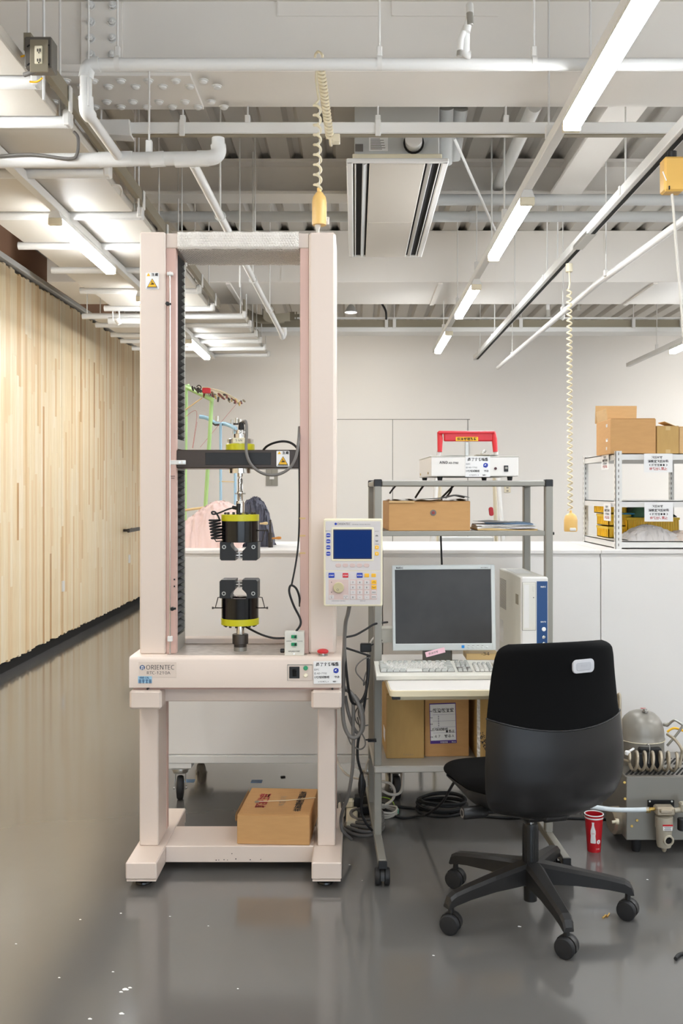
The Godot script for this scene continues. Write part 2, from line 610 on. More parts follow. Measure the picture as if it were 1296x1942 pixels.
# ---------------------------------------------------------------- scene
func _ready():
	rng.seed = 7
	sans = SystemFont.new()
	sans.font_names = PackedStringArray(["Droid Sans"])
	bold = SystemFont.new()
	bold.font_names = PackedStringArray(["Droid Sans"])
	bold.font_weight = 700
	make_materials()
	view_and_light()
	room()
	overhead()
	left_raft()
	testing_machine()
	trolley()
	trolley_load()
	chair()
	cabinets()
	behind()
	cooling_unit()
	cables()
	floor_bits()

func view_and_light():
	var cam := Camera3D.new()
	cam.name = "camera"
	cam.projection = Camera3D.PROJECTION_FRUSTUM
	cam.near = 0.05
	cam.far = 60.0
	cam.size = 1942.0 / FOCAL * cam.near
	cam.frustum_offset = Vector2((648.0 - VX) / FOCAL, (VY - 971.0) / FOCAL) * cam.near
	cam.position = Vector3(0, EYE, 0)
	cam.keep_aspect = Camera3D.KEEP_HEIGHT
	add_child(cam)
	cam.current = true
	var we := WorldEnvironment.new()
	we.name = "environment"
	var e := Environment.new()
	e.background_mode = Environment.BG_COLOR
	e.background_color = Color(0.86, 0.93, 1.0)
	e.background_energy_multiplier = 3.2
	e.tonemap_mode = Environment.TONE_MAPPER_LINEAR
	e.tonemap_exposure = 1.54
	e.sdfgi_enabled = true
	e.ssao_enabled = true
	e.ssil_enabled = true
	we.environment = e
	add_child(we)
	# rows of tube lamps; the ones past the frame light the near half of the room
	var zs := [[-1.554, [-1.0, 1.35, 3.4, 5.74, 7.8, 9.85]], [0.829, [-3.2, -1.0, 1.1, 3.23, 5.38, 7.39, 9.38]], [3.18, [-3.2, -1.0, 1.1, 3.2, 5.3, 7.35, 9.4]], [5.4, [-1.0, 3.2, 5.3, 7.35, 9.4, 11.5]]]
	for row in zs.size():
		for k in zs[row][1].size():
			lamp(row, zs[row][0], zs[row][1][k])

func lamp(row: int, x: float, z: float):
	var words := "out of view to the right of the trolley" if row == 3 else "out of view in the row over the white shelf"
	if row == 0:
		words = {5.74: "lit above the wooden wall, nearest of the left row", 9.85: "lit and small, seen through the machine frame", 7.8: "hidden behind the machine's left column"}.get(z, "near end of the row by the wooden wall")
	elif row == 1:
		words = {3.23: "largest and nearest, crossing the top right of the view", 5.38: "second along the right rail, beside the air conditioner", 7.39: "third along the right rail, under the white box beam", 9.38: "last and smallest on the right rail, before the back wall"}.get(z, "on the right rail behind the viewer")
	elif row == 2 and z == 9.4:
		words = "cut by the right edge of the view above the cardboard boxes"
	var t := thing("tube_lamp", "white tube lamp, " + words, "lamp", Vector3(x, 2.90, -z), 0.0, "tube lamps under the ceiling")
	var hl := 0.6
	var g := geo(t.transform)
	g.prism(PackedVector2Array([Vector2(-0.02, 0.0), Vector2(0.02, 0.0), Vector2(0.034, -0.036), Vector2(-0.034, -0.036)]), -hl, hl)
	part("housing", g, M.white_metal, t)
	g = geo(t.transform)
	g.prism(PackedVector2Array([Vector2(-0.033, -0.036), Vector2(-0.033, -0.058), Vector2(-0.024, -0.072), Vector2(0.024, -0.072), Vector2(0.033, -0.058), Vector2(0.033, -0.036)]), -hl + 0.03, hl - 0.03)
	part("diffuser", g, M.glow, t, "glowing white diffuser")
	for s in [-1, 1]:
		g = geo(t.transform)
		g.box(Vector3(0, -0.054, s * (hl - 0.015)), Vector3(0.069, 0.038, 0.03), 0.004)
		part("end_cap", g, M.outlet_cream, t)
	var a := AreaLight3D.new()
	a.name = "lamp_light"
	a.area_size = Vector2(0.06, 1.1)
	a.light_energy = 0.3
	a.light_color = Color(0.968, 0.985, 1.0)
	a.shadow_enabled = true
	a.position = Vector3(0, -0.076, 0)
	a.rotation_degrees = Vector3(-90, 0, 0)
	a.set("area_range", 20.0)
	a.set("area_attenuation", 2.0)
	t.add_child(a)

func room():
	var g := geo()
	g.mm(-3.3, 6.3, -0.25, 0.0, -13.3, 5.3)
	struct("floor", g, M.floor, "glossy grey painted workshop floor reflecting the room", "floor")
	g = geo()
	g.mm(-3.3, 6.3, 0.0, 3.95, -13.25, -13.0)
	struct("wall_back", g, M.wall, "plain white wall at the far end of the workshop", "wall")
	g = geo()
	g.mm(6.0, 6.25, 0.0, 3.95, -13.25, 5.25)
	struct("wall_right", g, M.wall, "white wall along the right side of the workshop", "wall")
	# the wall behind the viewer has a band of windows
	g = geo()
	g.mm(-3.3, 6.0, 0.0, 0.85, 5.0, 5.25)
	g.mm(-3.3, 6.0, 2.75, 3.95, 5.0, 5.25)
	g.mm(-3.3, -1.6, 0.85, 2.75, 5.0, 5.25)
	g.mm(5.2, 6.0, 0.85, 2.75, 5.0, 5.25)
	struct("wall_front", g, M.wall, "white wall with a band of windows behind the viewer", "wall")
	var w := thing("window_1", "wide window band in the wall behind the viewer", "window", Vector3(1.8, 0.85, 5.1), 0.0, "", "structure")
	g = geo()
	for k in 5:
		g.mm(-1.6 + 1.69 * k, -1.56 + 1.69 * k, 0.85, 2.75, 5.08, 5.14)
	g.mm(-1.6, 5.2, 0.85, 0.9, 5.08, 5.14)
	g.mm(-1.6, 5.2, 2.7, 2.75, 5.08, 5.14)
	part("window_frame", g, M.white_metal, w)
	for k in 4:
		g = geo()
		g.mm(-1.56 + 1.69 * k, -1.6 + 1.69 * (k + 1), 0.9, 2.7, 5.108, 5.112)
		part("pane", g, M.glass, w)
	# left: core wall behind the timber, brown above its track
	g = geo()
	g.mm(-3.3, -2.86, 0.0, 3.31, -13.25, 5.25)
	var wl := struct("wall_left", g, M.black_gap, "wall faced with narrow vertical strips of pale pine", "wall")
	timber(wl)
	g = geo()
	g.mm(-3.3, -2.92, 3.31, 3.95, -13.25, 5.25)
	struct("wall_left_upper", g, M.brown_wall, "brown wall strip above the track of the timber wall", "wall")
	g = geo()
	g.mm(-2.86, -2.815, 0.0, 0.105, -13.0, 5.0)
	struct("baseboard_left", g, M.black_gap, "black recessed plinth under the timber wall", "baseboard")
	g = geo()
	g.mm(-2.86, -2.76, 3.285, 3.325, -13.0, 5.0, 0.004)
	g.mm(-2.80, -2.745, 3.27, 3.29, -13.0, 5.0, 0.004)
	struct("trim_1", g, M.white_metal, "pale grey metal track along the top of the timber wall", "trim")
	# deck: folded metal sheet under a slab
	g = geo()
	var y := 3.65
	var x := -2.92
	var prof := []
	while x < 6.0:
		prof.append_array([Vector2(x, y), Vector2(x + 0.125, y), Vector2(x + 0.15, y + 0.045), Vector2(x + 0.19, y + 0.045)])
		x += 0.215
	for k in prof.size() - 1:
		var a: Vector2 = prof[k]
		var b: Vector2 = prof[k + 1]
		var nn := Vector3(b.y - a.y, -(b.x - a.x), 0).normalized()
		g.quad(Vector3(a.x, a.y, 5.0), Vector3(b.x, b.y, 5.0), Vector3(b.x, b.y, -13.0), Vector3(a.x, a.y, -13.0), nn)
	var cs := geo()
	cs.mm(-3.3, 6.3, 3.76, 4.0, -13.3, 5.3)
	var cl := struct("ceiling", cs, M.deck, "ribbed metal roof deck, painted off-white", "ceiling")
	part("deck_sheet", g, M.deck, cl)
	beams()
	# a pair of flush doors in the far wall
	var d := thing("door_1", "pair of flush white doors in the far wall behind the trolley", "door", Vector3(0.489, 0, -12.99), 0.0, "", "structure")
	for s in [0, 1]:
		g = geo()
		g.mm(-0.485 + s * 0.978, 0.485 + s * 0.978, 0.02, 2.385, -13.0, -12.985, 0.003)
		part("door_leaf", g, M.wall, d)
	g = geo()
	g.mm(-0.52, 1.498, 2.385, 2.395, -13.0, -12.992)
	g.mm(1.467, 1.475, 0.0, 2.39, -13.0, -12.992)
	g.mm(-0.497, -0.489, 0.0, 2.39, -13.0, -12.992)
	g.mm(0.4855, 0.4925, 0.0, 2.39, -13.0, -12.996)
	part("door_gap", g, M.grey_case, d)
	g = geo()
	g.box(P(886, 857, 12.985), Vector3(0.05, 0.26, 0.02), 0.004)
	part("hinge", g, M.steel, d)

func timber(wl: Node3D):
	# sliding leaves 2.76 m wide, faced with strips of staggered length
	var seams := [5.0, 1.1, -1.12, -3.88, -6.64, -9.40, -12.16, -13.0]
	var joints := geo()
	var rest := geo()
	var made := []
	for k in seams.size() - 1:
		var z: float = seams[k] - 0.006
		var z_end: float = seams[k + 1] + 0.006
		var n := int(round((z - z_end) / 0.052))
		var wd := (z - z_end) / n
		for i in n:
			var y := 0.105 + rng.randf_range(-0.018, 0.004)
			var top := 3.245 + rng.randf_range(-0.02, 0.012)
			while y < top - 0.01:
				var l := rng.randf_range(0.35, 1.7)
				if top - (y + l) < 0.3:
					l = top - y
				var q := rng.randf()
				var kind := 6 if q < 0.018 else (4 if q < 0.13 else int(q * 1000.0) % 4 if q < 0.8 else 5)
				made.append([z - wd * i, z - wd * (i + 1), y, y + l, kind, rng.randf_range(0.0, 0.0011)])
				y += l
	var shown := 0
	var by_kind := {}
	for m in made:
		var near: bool = m[0] < -7.5 and shown < 300
		var g: Geo
		if near:
			g = geo()
		else:
			if not by_kind.has(m[4]):
				by_kind[m[4]] = geo()
			g = by_kind[m[4]]
		var z0: float = m[0] - 0.0002
		var z1: float = m[1] + 0.0002
		var x := -2.772 + float(m[5])
		var y0: float = m[2] + 0.0002
		var y1: float = m[3] - 0.0002
		var u := Vector2(z0 * 3.1, y0)
		g.quad(Vector3(x, y0, z0), Vector3(x, y0, z1), Vector3(x, y1, z1), Vector3(x, y1, z0), Vector3(1, 0, 0), Vector2(-z0, y0) + u, Vector2(-z1, y0) + u, Vector2(-z1, y1) + u, Vector2(-z0, y1) + u)
		var b := -2.80
		g.quad(Vector3(x, y0, z0), Vector3(x, y1, z0), Vector3(b, y1, z0), Vector3(b, y0, z0), Vector3(0, 0, 1))
		g.quad(Vector3(x, y0, z1), Vector3(x, y1, z1), Vector3(b, y1, z1), Vector3(b, y0, z1), Vector3(0, 0, -1))
		g.quad(Vector3(x, y1, z0), Vector3(x, y1, z1), Vector3(b, y1, z1), Vector3(b, y1, z0), Vector3(0, 1, 0))
		g.quad(Vector3(x, y0, z0), Vector3(x, y0, z1), Vector3(b, y0, z1), Vector3(b, y0, z0), Vector3(0, -1, 0))
		if near:
			part("plank", g, M.planks[m[4]], wl)
			shown += 1
	for k in by_kind:
		var o := part("timber_strips", by_kind[k], M.planks[k], wl)
		o.set_meta("kind", "stuff")
	for k in seams.size() - 1:
		var b := geo()
		b.mm(-2.86, -2.80, 0.10, 3.23, seams[k] - 0.004, seams[k + 1] + 0.004)
		part("panel", b, M.ochre_dark, wl)
	for q in [[117, 1112, 9.40], [245, 1060, 12.16]]:
		var b := geo()
		b.box(Vector3(-2.765, P(0, q[1], q[2]).y, -q[2] - 0.02), Vector3(0.016, 0.10, 0.05), 0.002)
		part("latch", b, M.white_metal, wl)
	var h := geo()
	h.box(Vector3(-2.69, 0.985, -12.1), Vector3(0.03, 0.045, 0.62), 0.008)
	h.box(Vector3(-2.735, 0.985, -11.9), Vector3(0.08, 0.03, 0.03), 0.004)
	h.box(Vector3(-2.735, 0.985, -12.3), Vector3(0.08, 0.03, 0.03), 0.004)
	part("door_handle", h, M.dark_steel, wl, "dark pull bar")

func bolt(g: Geo, p: Vector3, d: Vector3, r: float):
	g.lathe([Vector2(r * 1.35, 0), Vector2(r * 1.35, r * 0.25), Vector2(r, r * 0.25)], 14, p, d)
	g.lathe([Vector2(r, r * 0.25), Vector2(r, r * 0.95), Vector2(r * 0.85, r * 1.05), Vector2(r * 0.5, r * 1.05)], 6, p, d)
	g.lathe([Vector2(r * 0.55, r * 1.0), Vector2(r * 0.55, r * 1.5), Vector2(r * 0.4, r * 1.62), Vector2(0, r * 1.62)], 10, p, d)

func beams():
	var g := geo()
	g.mm(-2.92, 6.0, 3.23, 3.262, -4.61, -4.217, 0.003)
	g.mm(-2.92, 6.0, 3.262, 3.65, -4.425, -4.405)
	g.mm(-2.92, 6.0, 3.618, 3.65, -4.61, -4.217)
	var b := struct("beam", g, M.beam, "big white steel beam with bolted splice at the top of the view", "beam")
	var a := P(155, 0, 4.405)
	var c := P(234, 0, 4.405)
	g = geo()
	g.mm(a.x, c.x, 3.27, 3.61, -4.405, -4.388, 0.002)
	part("splice_plate", g, M.beam, b)
	for col in [172, 213]:
		for k in 6:
			g = geo()
			bolt(g, P(col, -20 + k * 31, 4.388), Vector3(0, 0, 1), 0.0155)
			part("bolt", g, M.pipe, b)
	g = geo()
	g.mm(P(40, 0, 4.21).x, P(374, 0, 4.40).x, 3.214, 3.2305, -4.60, -4.225, 0.002)
	part("splice_plate", g, M.beam, b)
	for k in 7:
		for r in 4:
			g = geo()
			var z: float = [-4.27, -4.33, -4.50, -4.56][r]
			g.lathe([Vector2(0.022, 0), Vector2(0.022, 0.003), Vector2(0.0175, 0.004), Vector2(0.0165, 0.010), Vector2(0.011, 0.014), Vector2(0, 0.0155)], 16, Vector3(-1.36 + k * 0.118 + (0.05 if r % 2 else 0.0), 3.214, z), Vector3.DOWN)
			part("bolt", g, M.pipe, b)
	# stiffeners on the web
	g = geo()
	for x in [525, 743]:
		g.mm(P(x, 0, 4.4).x, P(x + 4, 0, 4.4).x, 3.555, 3.618, -4.408, -4.398)
	g.mm(P(525, 0, 4.4).x, P(717, 0, 4.4).x, 3.552, 3.556, -4.408, -4.400)
	g.mm(P(743, 0, 4.4).x, P(945, 0, 4.4).x, 3.552, 3.556, -4.408, -4.400)
	part("stiffener", g, M.beam, b)
	g = geo()
	g.mm(-2.92, 6.0, 3.417, 3.437, -6.80, -6.58)
	g.mm(-2.92, 6.0, 3.437, 3.65, -6.705, -6.69)
	g.mm(-2.92, 6.0, 3.63, 3.65, -6.80, -6.58)
	struct("beam", g, M.beam, "slimmer steel beam behind the air conditioner", "beam")
	g = geo()
	g.mm(-2.6, 6.0, 3.214, 3.65, -9.38, -8.39, 0.004)
	for x in [533, 735, 939, 1146]:
		g.mm(P(x, 0, 8.39).x, P(x + 3, 0, 8.39).x, 3.23, 3.63, -8.392, -8.386)
	var wide := struct("beam", g, M.beam, "wide boxed-in white beam beyond the air conditioner", "beam")
	for x in [-1.075, 0.72, 2.54]:
		g = geo()
		g.mm(x - 0.02, x + 0.02, 3.198, 3.215, -9.36, -8.41, 0.003)
		part("batten", g, M.beam, wide)
	g = geo()
	g.mm(1.29, 1.49, 3.41, 3.43, -6.69, -4.43)
	g.mm(1.38, 1.40, 3.43, 3.65, -6.69, -4.43)
	struct("beam", g, M.beam, "short white beam running away at the right of the lamps", "beam")

func rod(g: Geo, x: float, z: float, y0: float, y1: float, r := 0.0045):
	g.cyl(Vector3(x, y0, z), Vector3(x, y1, z), r, 6)

func clamp_on(g: Geo, p: Vector3, r: float):
	g.box(p + Vector3(0, r + 0.014, 0), Vector3(0.02, 0.05, 0.02), 0.003)
	g.lathe([Vector2(r + 0.001, -0.009), Vector2(r + 0.004, -0.009), Vector2(r + 0.004, 0.009), Vector2(r + 0.001, 0.009)], 16, p, Vector3.RIGHT)

func overhead():
	var g := geo()
	# rails that carry the lamps
	var rails := [["white rail carrying the row of lamps on the right", 0.829, -10.4, 4.2], ["white rail carrying the row of lamps by the wooden wall", -1.554, -8.2, 3.0], ["white rail carrying the far right row of lamps", 3.18, -11.6, 4.2], ["short white rail over the small lamp beyond the machine", -1.554, -10.9, -9.0]]
	for r in rails:
		var t := thing("lamp_rail", r[0], "rail", Vector3(r[1], 2.9, (r[2] + r[3]) / 2.0), 0.0, "lamp rails")
		g = geo()
		g.mm(r[1] - 0.022, r[1] + 0.022, 2.90, 2.945, r[2], r[3], 0.003)
		part("channel", g, M.white_metal, t)
		var z: float = r[3] - 0.9
		while z > r[2]:
			g = geo()
			rod(g, r[1] - 0.012, z, 2.97, 3.66)
			g.box(Vector3(r[1] - 0.012, 2.965, z), Vector3(0.03, 0.06, 0.022), 0.004)
			part("hanger", g, M.white_metal, t)
			z -= 1.25
	# pipe in front of the big beam, with its drop, then the run across on the left
	var h := P(0, 122, 3.66).y
	var t := thing("water_pipe", "white pipe along the big beam that drops and turns at the left", "pipe", Vector3(0.8, h, -3.66))
	var xl := P(163, 0, 3.66).x
	g = geo()
	g.tube([Vector3(5.9, h, -3.66), Vector3(xl + 0.03, h, -3.66)], 0.022, 16)
	part("pipe_run", g, M.pipe, t)
	g = geo()
	g.tube(spline([Vector3(xl + 0.05, h, -3.66), Vector3(xl + 0.012, h - 0.008, -3.66), Vector3(xl, h - 0.05, -3.66)], 6), 0.027, 16)
	g.tube(spline([Vector3(xl, 2.90, -3.66), Vector3(xl, 2.855, -3.67), Vector3(xl, 2.85, -3.71)], 6), 0.027, 16)
	part("elbow", g, M.pipe, t)
	g = geo()
	g.tube([Vector3(xl, h - 0.045, -3.66), Vector3(xl, 2.89, -3.66)], 0.022, 16)
	g.tube([Vector3(xl, 2.85, -3.70), Vector3(xl, 2.85, -4.17)], 0.02, 16)
	part("pipe_run", g, M.pipe, t)
	for x in [720, 1013]:
		g = geo()
		var p := P(x, 120, 3.66)
		rod(g, p.x, -3.66, h + 0.06, 3.63)
		clamp_on(g, p, 0.022)
		part("hanger", g, M.white_metal, t)
	g = geo()
	clamp_on(g, P(223, 120, 3.66), 0.022)
	rod(g, P(223, 0, 3.66).x, -3.66, h + 0.05, 3.63, 0.004)
	rod(g, P(168, 0, 3.64).x, -3.64, 2.86, 3.63, 0.004)
	part("hanger", g, M.white_metal, t)
	# stub with fittings
	t = thing("drain_pipe", "short white pipe with metal fittings rising at the top of the view", "pipe", P(888, 105, 3.63))
	g = geo()
	g.tube(pix([[893, 104, 3.63], [886, 103, 3.63], [884, 94, 3.63], [885, 50, 3.63]], 5), 0.014, 12)
	g.tube(pix([[885, 60, 3.61], [891, 30, 3.61], [891, 10, 3.65]], 5), 0.014, 12)
	g.tube(pix([[885, 50, 3.63], [876, 70, 3.61], [873, 95, 3.61]], 5), 0.011, 12)
	part("pipe_run", g, M.pipe, t)
	g = geo()
	g.cyl(P(892, 48, 3.60), P(891, 24, 3.60), 0.0125, 12, 0.002)
	g.cyl(P(871, 107, 3.60), P(872, 96, 3.60), 0.01, 12, 0.002)
	part("fitting", g, M.steel, t, "bare metal fitting")
	# the thicker pipe across on the left
	t = thing("air_pipe", "thick white pipe crossing below the panels, with an upturned right end", "pipe", P(210, 300, 4.18))
	g = geo()
	g.tube([P(-200, 308, 4.18), P(390, 300, 4.18)], 0.029, 18)
	part("pipe_run", g, M.pipe, t)
	g = geo()
	g.tube(pix([[375, 300, 4.18], [402, 299, 4.18], [414, 290, 4.18], [414, 275, 4.18]], 5), 0.032, 18)
	g.tube([P(414, 285, 4.18), P(414, 262, 4.18)], 0.027, 18)
	part("elbow", g, M.pipe, t)
	for q in [[188, 252], [332, 395], [285, 312]]:
		g = geo()
		g.tube([P(q[0], 303, 4.18), P(q[1], 301, 4.18)], 0.032, 18)
		part("sleeve", g, M.pipe, t)
	for x in [283]:
		g = geo()
		rod(g, P(x, 0, 4.18).x, -4.18, 2.89, 3.232)
		g.box(P(x, 279, 4.18), Vector3(0.026, 0.055, 0.026), 0.003)
		part("hanger", g, M.white_metal, t)
	g = geo()
	g.tube(spline([P(-10, 297, 4.14), P(60, 293, 4.14), P(130, 301, 4.14), P(146, 292, 4.14), P(148, 262, 4.14), P(140, 250, 4.14)], 6), 0.007, 8)
	part("conduit", g, M.cable_grey, t)
	t = thing("drain_pipe", "slim white pipe sloping away behind the machine's top beam", "pipe", P(370, 318, 4.22))
	g = geo()
	g.tube([P(366, 310, 4.19), P(535, 634, 8.87)], 0.02, 14)
	part("pipe_run", g, M.pipe, t)
	g = geo()
	g.tube(pix([[533, 630, 8.83], [536, 640, 8.93], [540, 632, 8.97], [539, 622, 8.97]], 5), 0.022, 12)
	part("elbow", g, M.pipe, t)
	for q in [[418, 410, 4.98], [480, 530, 6.45], [512, 588, 7.55]]:
		g = geo()
		var p := P(q[0], q[1], q[2])
		rod(g, p.x, p.z, p.y, 3.66)
		g.tube(coil(p + Vector3(0, 0.0, -0.012), p + Vector3(0, 0, 0.012), 0.025, 1.0, 10), 0.004, 5)
		part("hanger", g, M.white_metal, t)
	# raceway
	var zr := -4.6
	t = thing("power_raceway", "white power raceway crossing the view under the big beam", "raceway", P(720, 258, 4.6))
	g = geo()
	var y0 := P(0, 258, 4.6).y
	var y1 := P(0, 234, 4.6).y
	g.mm(P(240, 0, 4.6).x, 5.9, y0 + 0.006, y1, zr - 0.03, zr + 0.02, 0.004)
	part("channel", g, M.pipe, t)
	g = geo()
	g.mm(P(240, 0, 4.6).x, 5.9, y0, y0 + 0.006, zr - 0.02, zr + 0.012)
	part("slot", g, M.tray, t, "dark slot underneath")
	g = geo()
	g.prism(PackedVector2Array([Vector2(P(143, 0, 4.58).x, y1 + 0.005), Vector2(P(143, 0, 4.58).x, y0 + 0.004), Vector2(P(250, 0, 4.58).x, y0 - 0.012), Vector2(P(247, 0, 4.58).x, y1 + 0.005)]), zr - 0.04, zr + 0.04, 0.003)
	part("feed_box", g, M.white_metal, t)
	for x in [347, 470, 717, 960]:
		g = geo()
		var p := P(x, 246, 4.6)
		rod(g, p.x, -4.6, y1 + 0.03, 3.64, 0.004)
		g.box(Vector3(p.x, y1 + 0.01, -4.6), Vector3(0.024, 0.05, 0.03), 0.003)
		if x == 347 or x == 717:
			g.box(Vector3(p.x, (y0 + y1) / 2, -4.575), Vector3(0.026, 0.075, 0.012), 0.003)
		part("hanger", g, M.white_metal, t)
	# loose hanger rods of the roof, each one by itself
	var nth := ["first", "second", "third", "fourth", "fifth", "sixth", "seventh", "last"]
	var seen := 0
	for q in [[83, 3.6, -30, 190], [263, 5.2, 205, 405], [345, 6.3, 205, 440], [455, 6.1, 205, 545], [484, 6.2, 205, 440], [933, 6.2, 258, 465], [1058, 6.9, 325, 520], [1120, 4.1, -10, 132]]:
		g = geo()
		g.cyl(P(q[0], q[2], q[1]), P(q[0], q[3], q[1]), 0.005, 6)
		single("hanger_rod", g, M.pipe, "thin white roof rod, " + nth[seen] + " of eight counted from the left", "rod", Vector3.INF, "thin rods hanging from the roof deck")
		seen += 1
	# grey ducts
	t = thing("grey_pipe", "thick grey pipe coming from the left and turning across the roof", "pipe", P(300, 411, 6.81))
	var hy := P(0, 411, 6.81).y
	var xp := P(292, 411, 6.81).x
	g = geo()
	g.tube([Vector3(xp, hy, -4.7), Vector3(xp, hy, -6.70)] + spline([Vector3(xp, hy, -6.74), Vector3(xp + 0.02, hy, -6.79), Vector3(xp + 0.08, hy, -6.81)], 5) + [Vector3(2.2, hy, -6.81)], 0.036, 16)
	part("pipe_run", g, M.pipe_grey, t)
	for x in [322, 440, 890]:
		g = geo()
		g.tube([P(x, 411, 6.81), P(x + 14, 411, 6.81)], 0.040, 16)
		part("sleeve", g, M.pipe_grey, t)
	t = thing("grey_pipe", "straight blue-grey pipe crossing the roof right of the air conditioner", "pipe", P(1060, 379, 6.42))
	g = geo()
	g.tube([P(815, 379, 6.42), P(1400, 379, 6.42)], 0.036, 16)
	part("pipe_run", g, M.pipe_grey, t)
	t = thing("grey_pipe", "grey pipe rising at the far right of the roof", "pipe", P(1290, 400, 6.81))
	g = geo()
	g.tube([Vector3(2.2, hy, -6.815), Vector3(2.36, hy, -6.81)] + spline([Vector3(2.40, hy, -6.79), Vector3(2.44, hy, -6.74), Vector3(2.45, hy, -6.66)], 5) + [Vector3(2.45, hy, -5.0)], 0.0365, 16)
	part("pipe_run", g, M.pipe_grey, t)
	t = thing("grey_pipe", "white pipe running away to the right of the air conditioner", "pipe", P(970, 300, 5.6))
	g = geo()
	g.tube([P(1015, 200, 5.0), P(938, 368, 6.9)], 0.036, 14)
	part("pipe_run", g, M.pipe, t)
	g = geo()
	g.tube([P(862, 262, 5.3), P(941, 440, 6.6)], 0.0085, 8)
	g.tube([P(938, 430, 6.6), P(941, 470, 6.6)], 0.0085, 8)
	single("brace_rod", g, M.pipe, "slanting white brace rod beside the air conditioner", "rod")
	for q in [[800, 205, 5.6, 800, 232, 0.03], [847, 205, 5.6, 845, 310, 0.04], [872, 205, 5.7, 858, 300, 0.05]]:
		g = geo()
		g.tube([P(q[0], q[1], q[2]), P(q[3], q[4], q[2] + 0.2)], q[5], 14)
		single("air_duct", g, M.pipe_grey, "white pipe coming down beside the air conditioner casing, " + {800: "nearest its label", 847: "in the middle", 872: "outermost on the right"}[q[0]], "pipe", Vector3.INF, "pipes at the air conditioner casing")
	air_conditioner()
	duct_rails()
	tray_back()
	hook_pipe()
	cords()

func air_conditioner():
	var yb := EYE + 1.62
	var t := thing("air_conditioner", "white ceiling air conditioner with two long slots", "air conditioner", Vector3(0.21, yb, -5.9))
	var xl := -0.044
	var xr := 0.462
	var zn := -4.90
	var zf := -6.89
	var g := geo()
	g.mm(xl + 0.04, xr - 0.04, yb + 0.05, yb + 0.42, zf + 0.22, zn - 0.09, 0.004)
	part("casing", g, M.pipe_grey, t)
	g = geo()
	g.mm(xl + 0.03, xr - 0.03, yb + 0.018, yb + 0.06, zf + 0.03, zn - 0.05, 0.004)
	part("gasket", g, M.outlet_cream, t)
	# frame of the face
	g = geo()
	g.mm(xl, xr, yb, yb + 0.022, zn, zn - 0.022, 0.005)
	g.mm(xl, xr, yb, yb + 0.022, zf, zf + 0.022, 0.005)
	g.mm(xl, xl + 0.034, yb, yb + 0.022, zf, zn, 0.006)
	g.mm(xr - 0.034, xr, yb, yb + 0.022, zf, zn, 0.006)
	part("face_frame", g, M.white_metal, t)
	for q in [[zn - 0.022, -5.98], [-5.985, zf + 0.022]]:
		g = geo()
		g.mm(xl + 0.115, xr - 0.115, yb - 0.004, yb + 0.018, q[0], q[1], 0.004)
		part("centre_panel", g, M.panel, t)
	for s in [0, 1]:
		var x0 := xl + 0.034 if s == 0 else xr - 0.115
		g = geo()
		g.mm(x0, x0 + 0.081, yb + 0.012, yb + 0.014, zf + 0.02, zn - 0.02)
		part("slot", g, M.black_gap, t, "dark air slot")
		for k in [0, 2]:
			g = geo()
			var xx: float = x0 + (0.010 if k == 0 else 0.058) if s == 0 else x0 + (0.023 if k == 0 else 0.071)
			g.at(turned(Vector3(xx, yb + 0.006, (zn + zf) / 2), 0, 0, 24.0 if s == 0 else -24.0))
			g.box(Vector3.ZERO, Vector3(0.005 if (k == 0) == (s == 0) else 0.022, 0.012, 1.92), 0.001)
			part("louvre", g, M.white_metal if (k == 0) == (s == 0) else M.pipe_grey, t)
	g = geo()
	g.mm(P(700, 0, 5).x, P(736, 0, 5).x, P(0, 288, 5).y, P(0, 262, 5).y, zn - 0.089, zn - 0.086)
	part("rating_label", g, M.paper, t)
	g = geo()
	for k in 9:
		g.mm(P(703, 0, 5).x, P(703 + 18 + (k * 7) % 13, 0, 5).x, P(0, 266 + k * 2.4, 5).y, P(0, 265 + k * 2.4, 5).y, zn - 0.087, zn - 0.085)
	g.mm(P(674, 0, 5).x, P(689, 0, 5).x, P(0, 289, 5).y, P(0, 275, 5).y, zn - 0.088, zn - 0.085)
	part("printing", g, M.cable_grey, t)
	g = geo()
	g.cyl(P(785, 272, 4.98), P(785, 262, 4.86), 0.042, 18)
	part("spigot", g, M.pipe, t)
	g = geo()
	g.cyl(P(785, 272, 4.985), P(785, 271, 4.97), 0.052, 18)
	part("collar", g, M.black_gap, t)

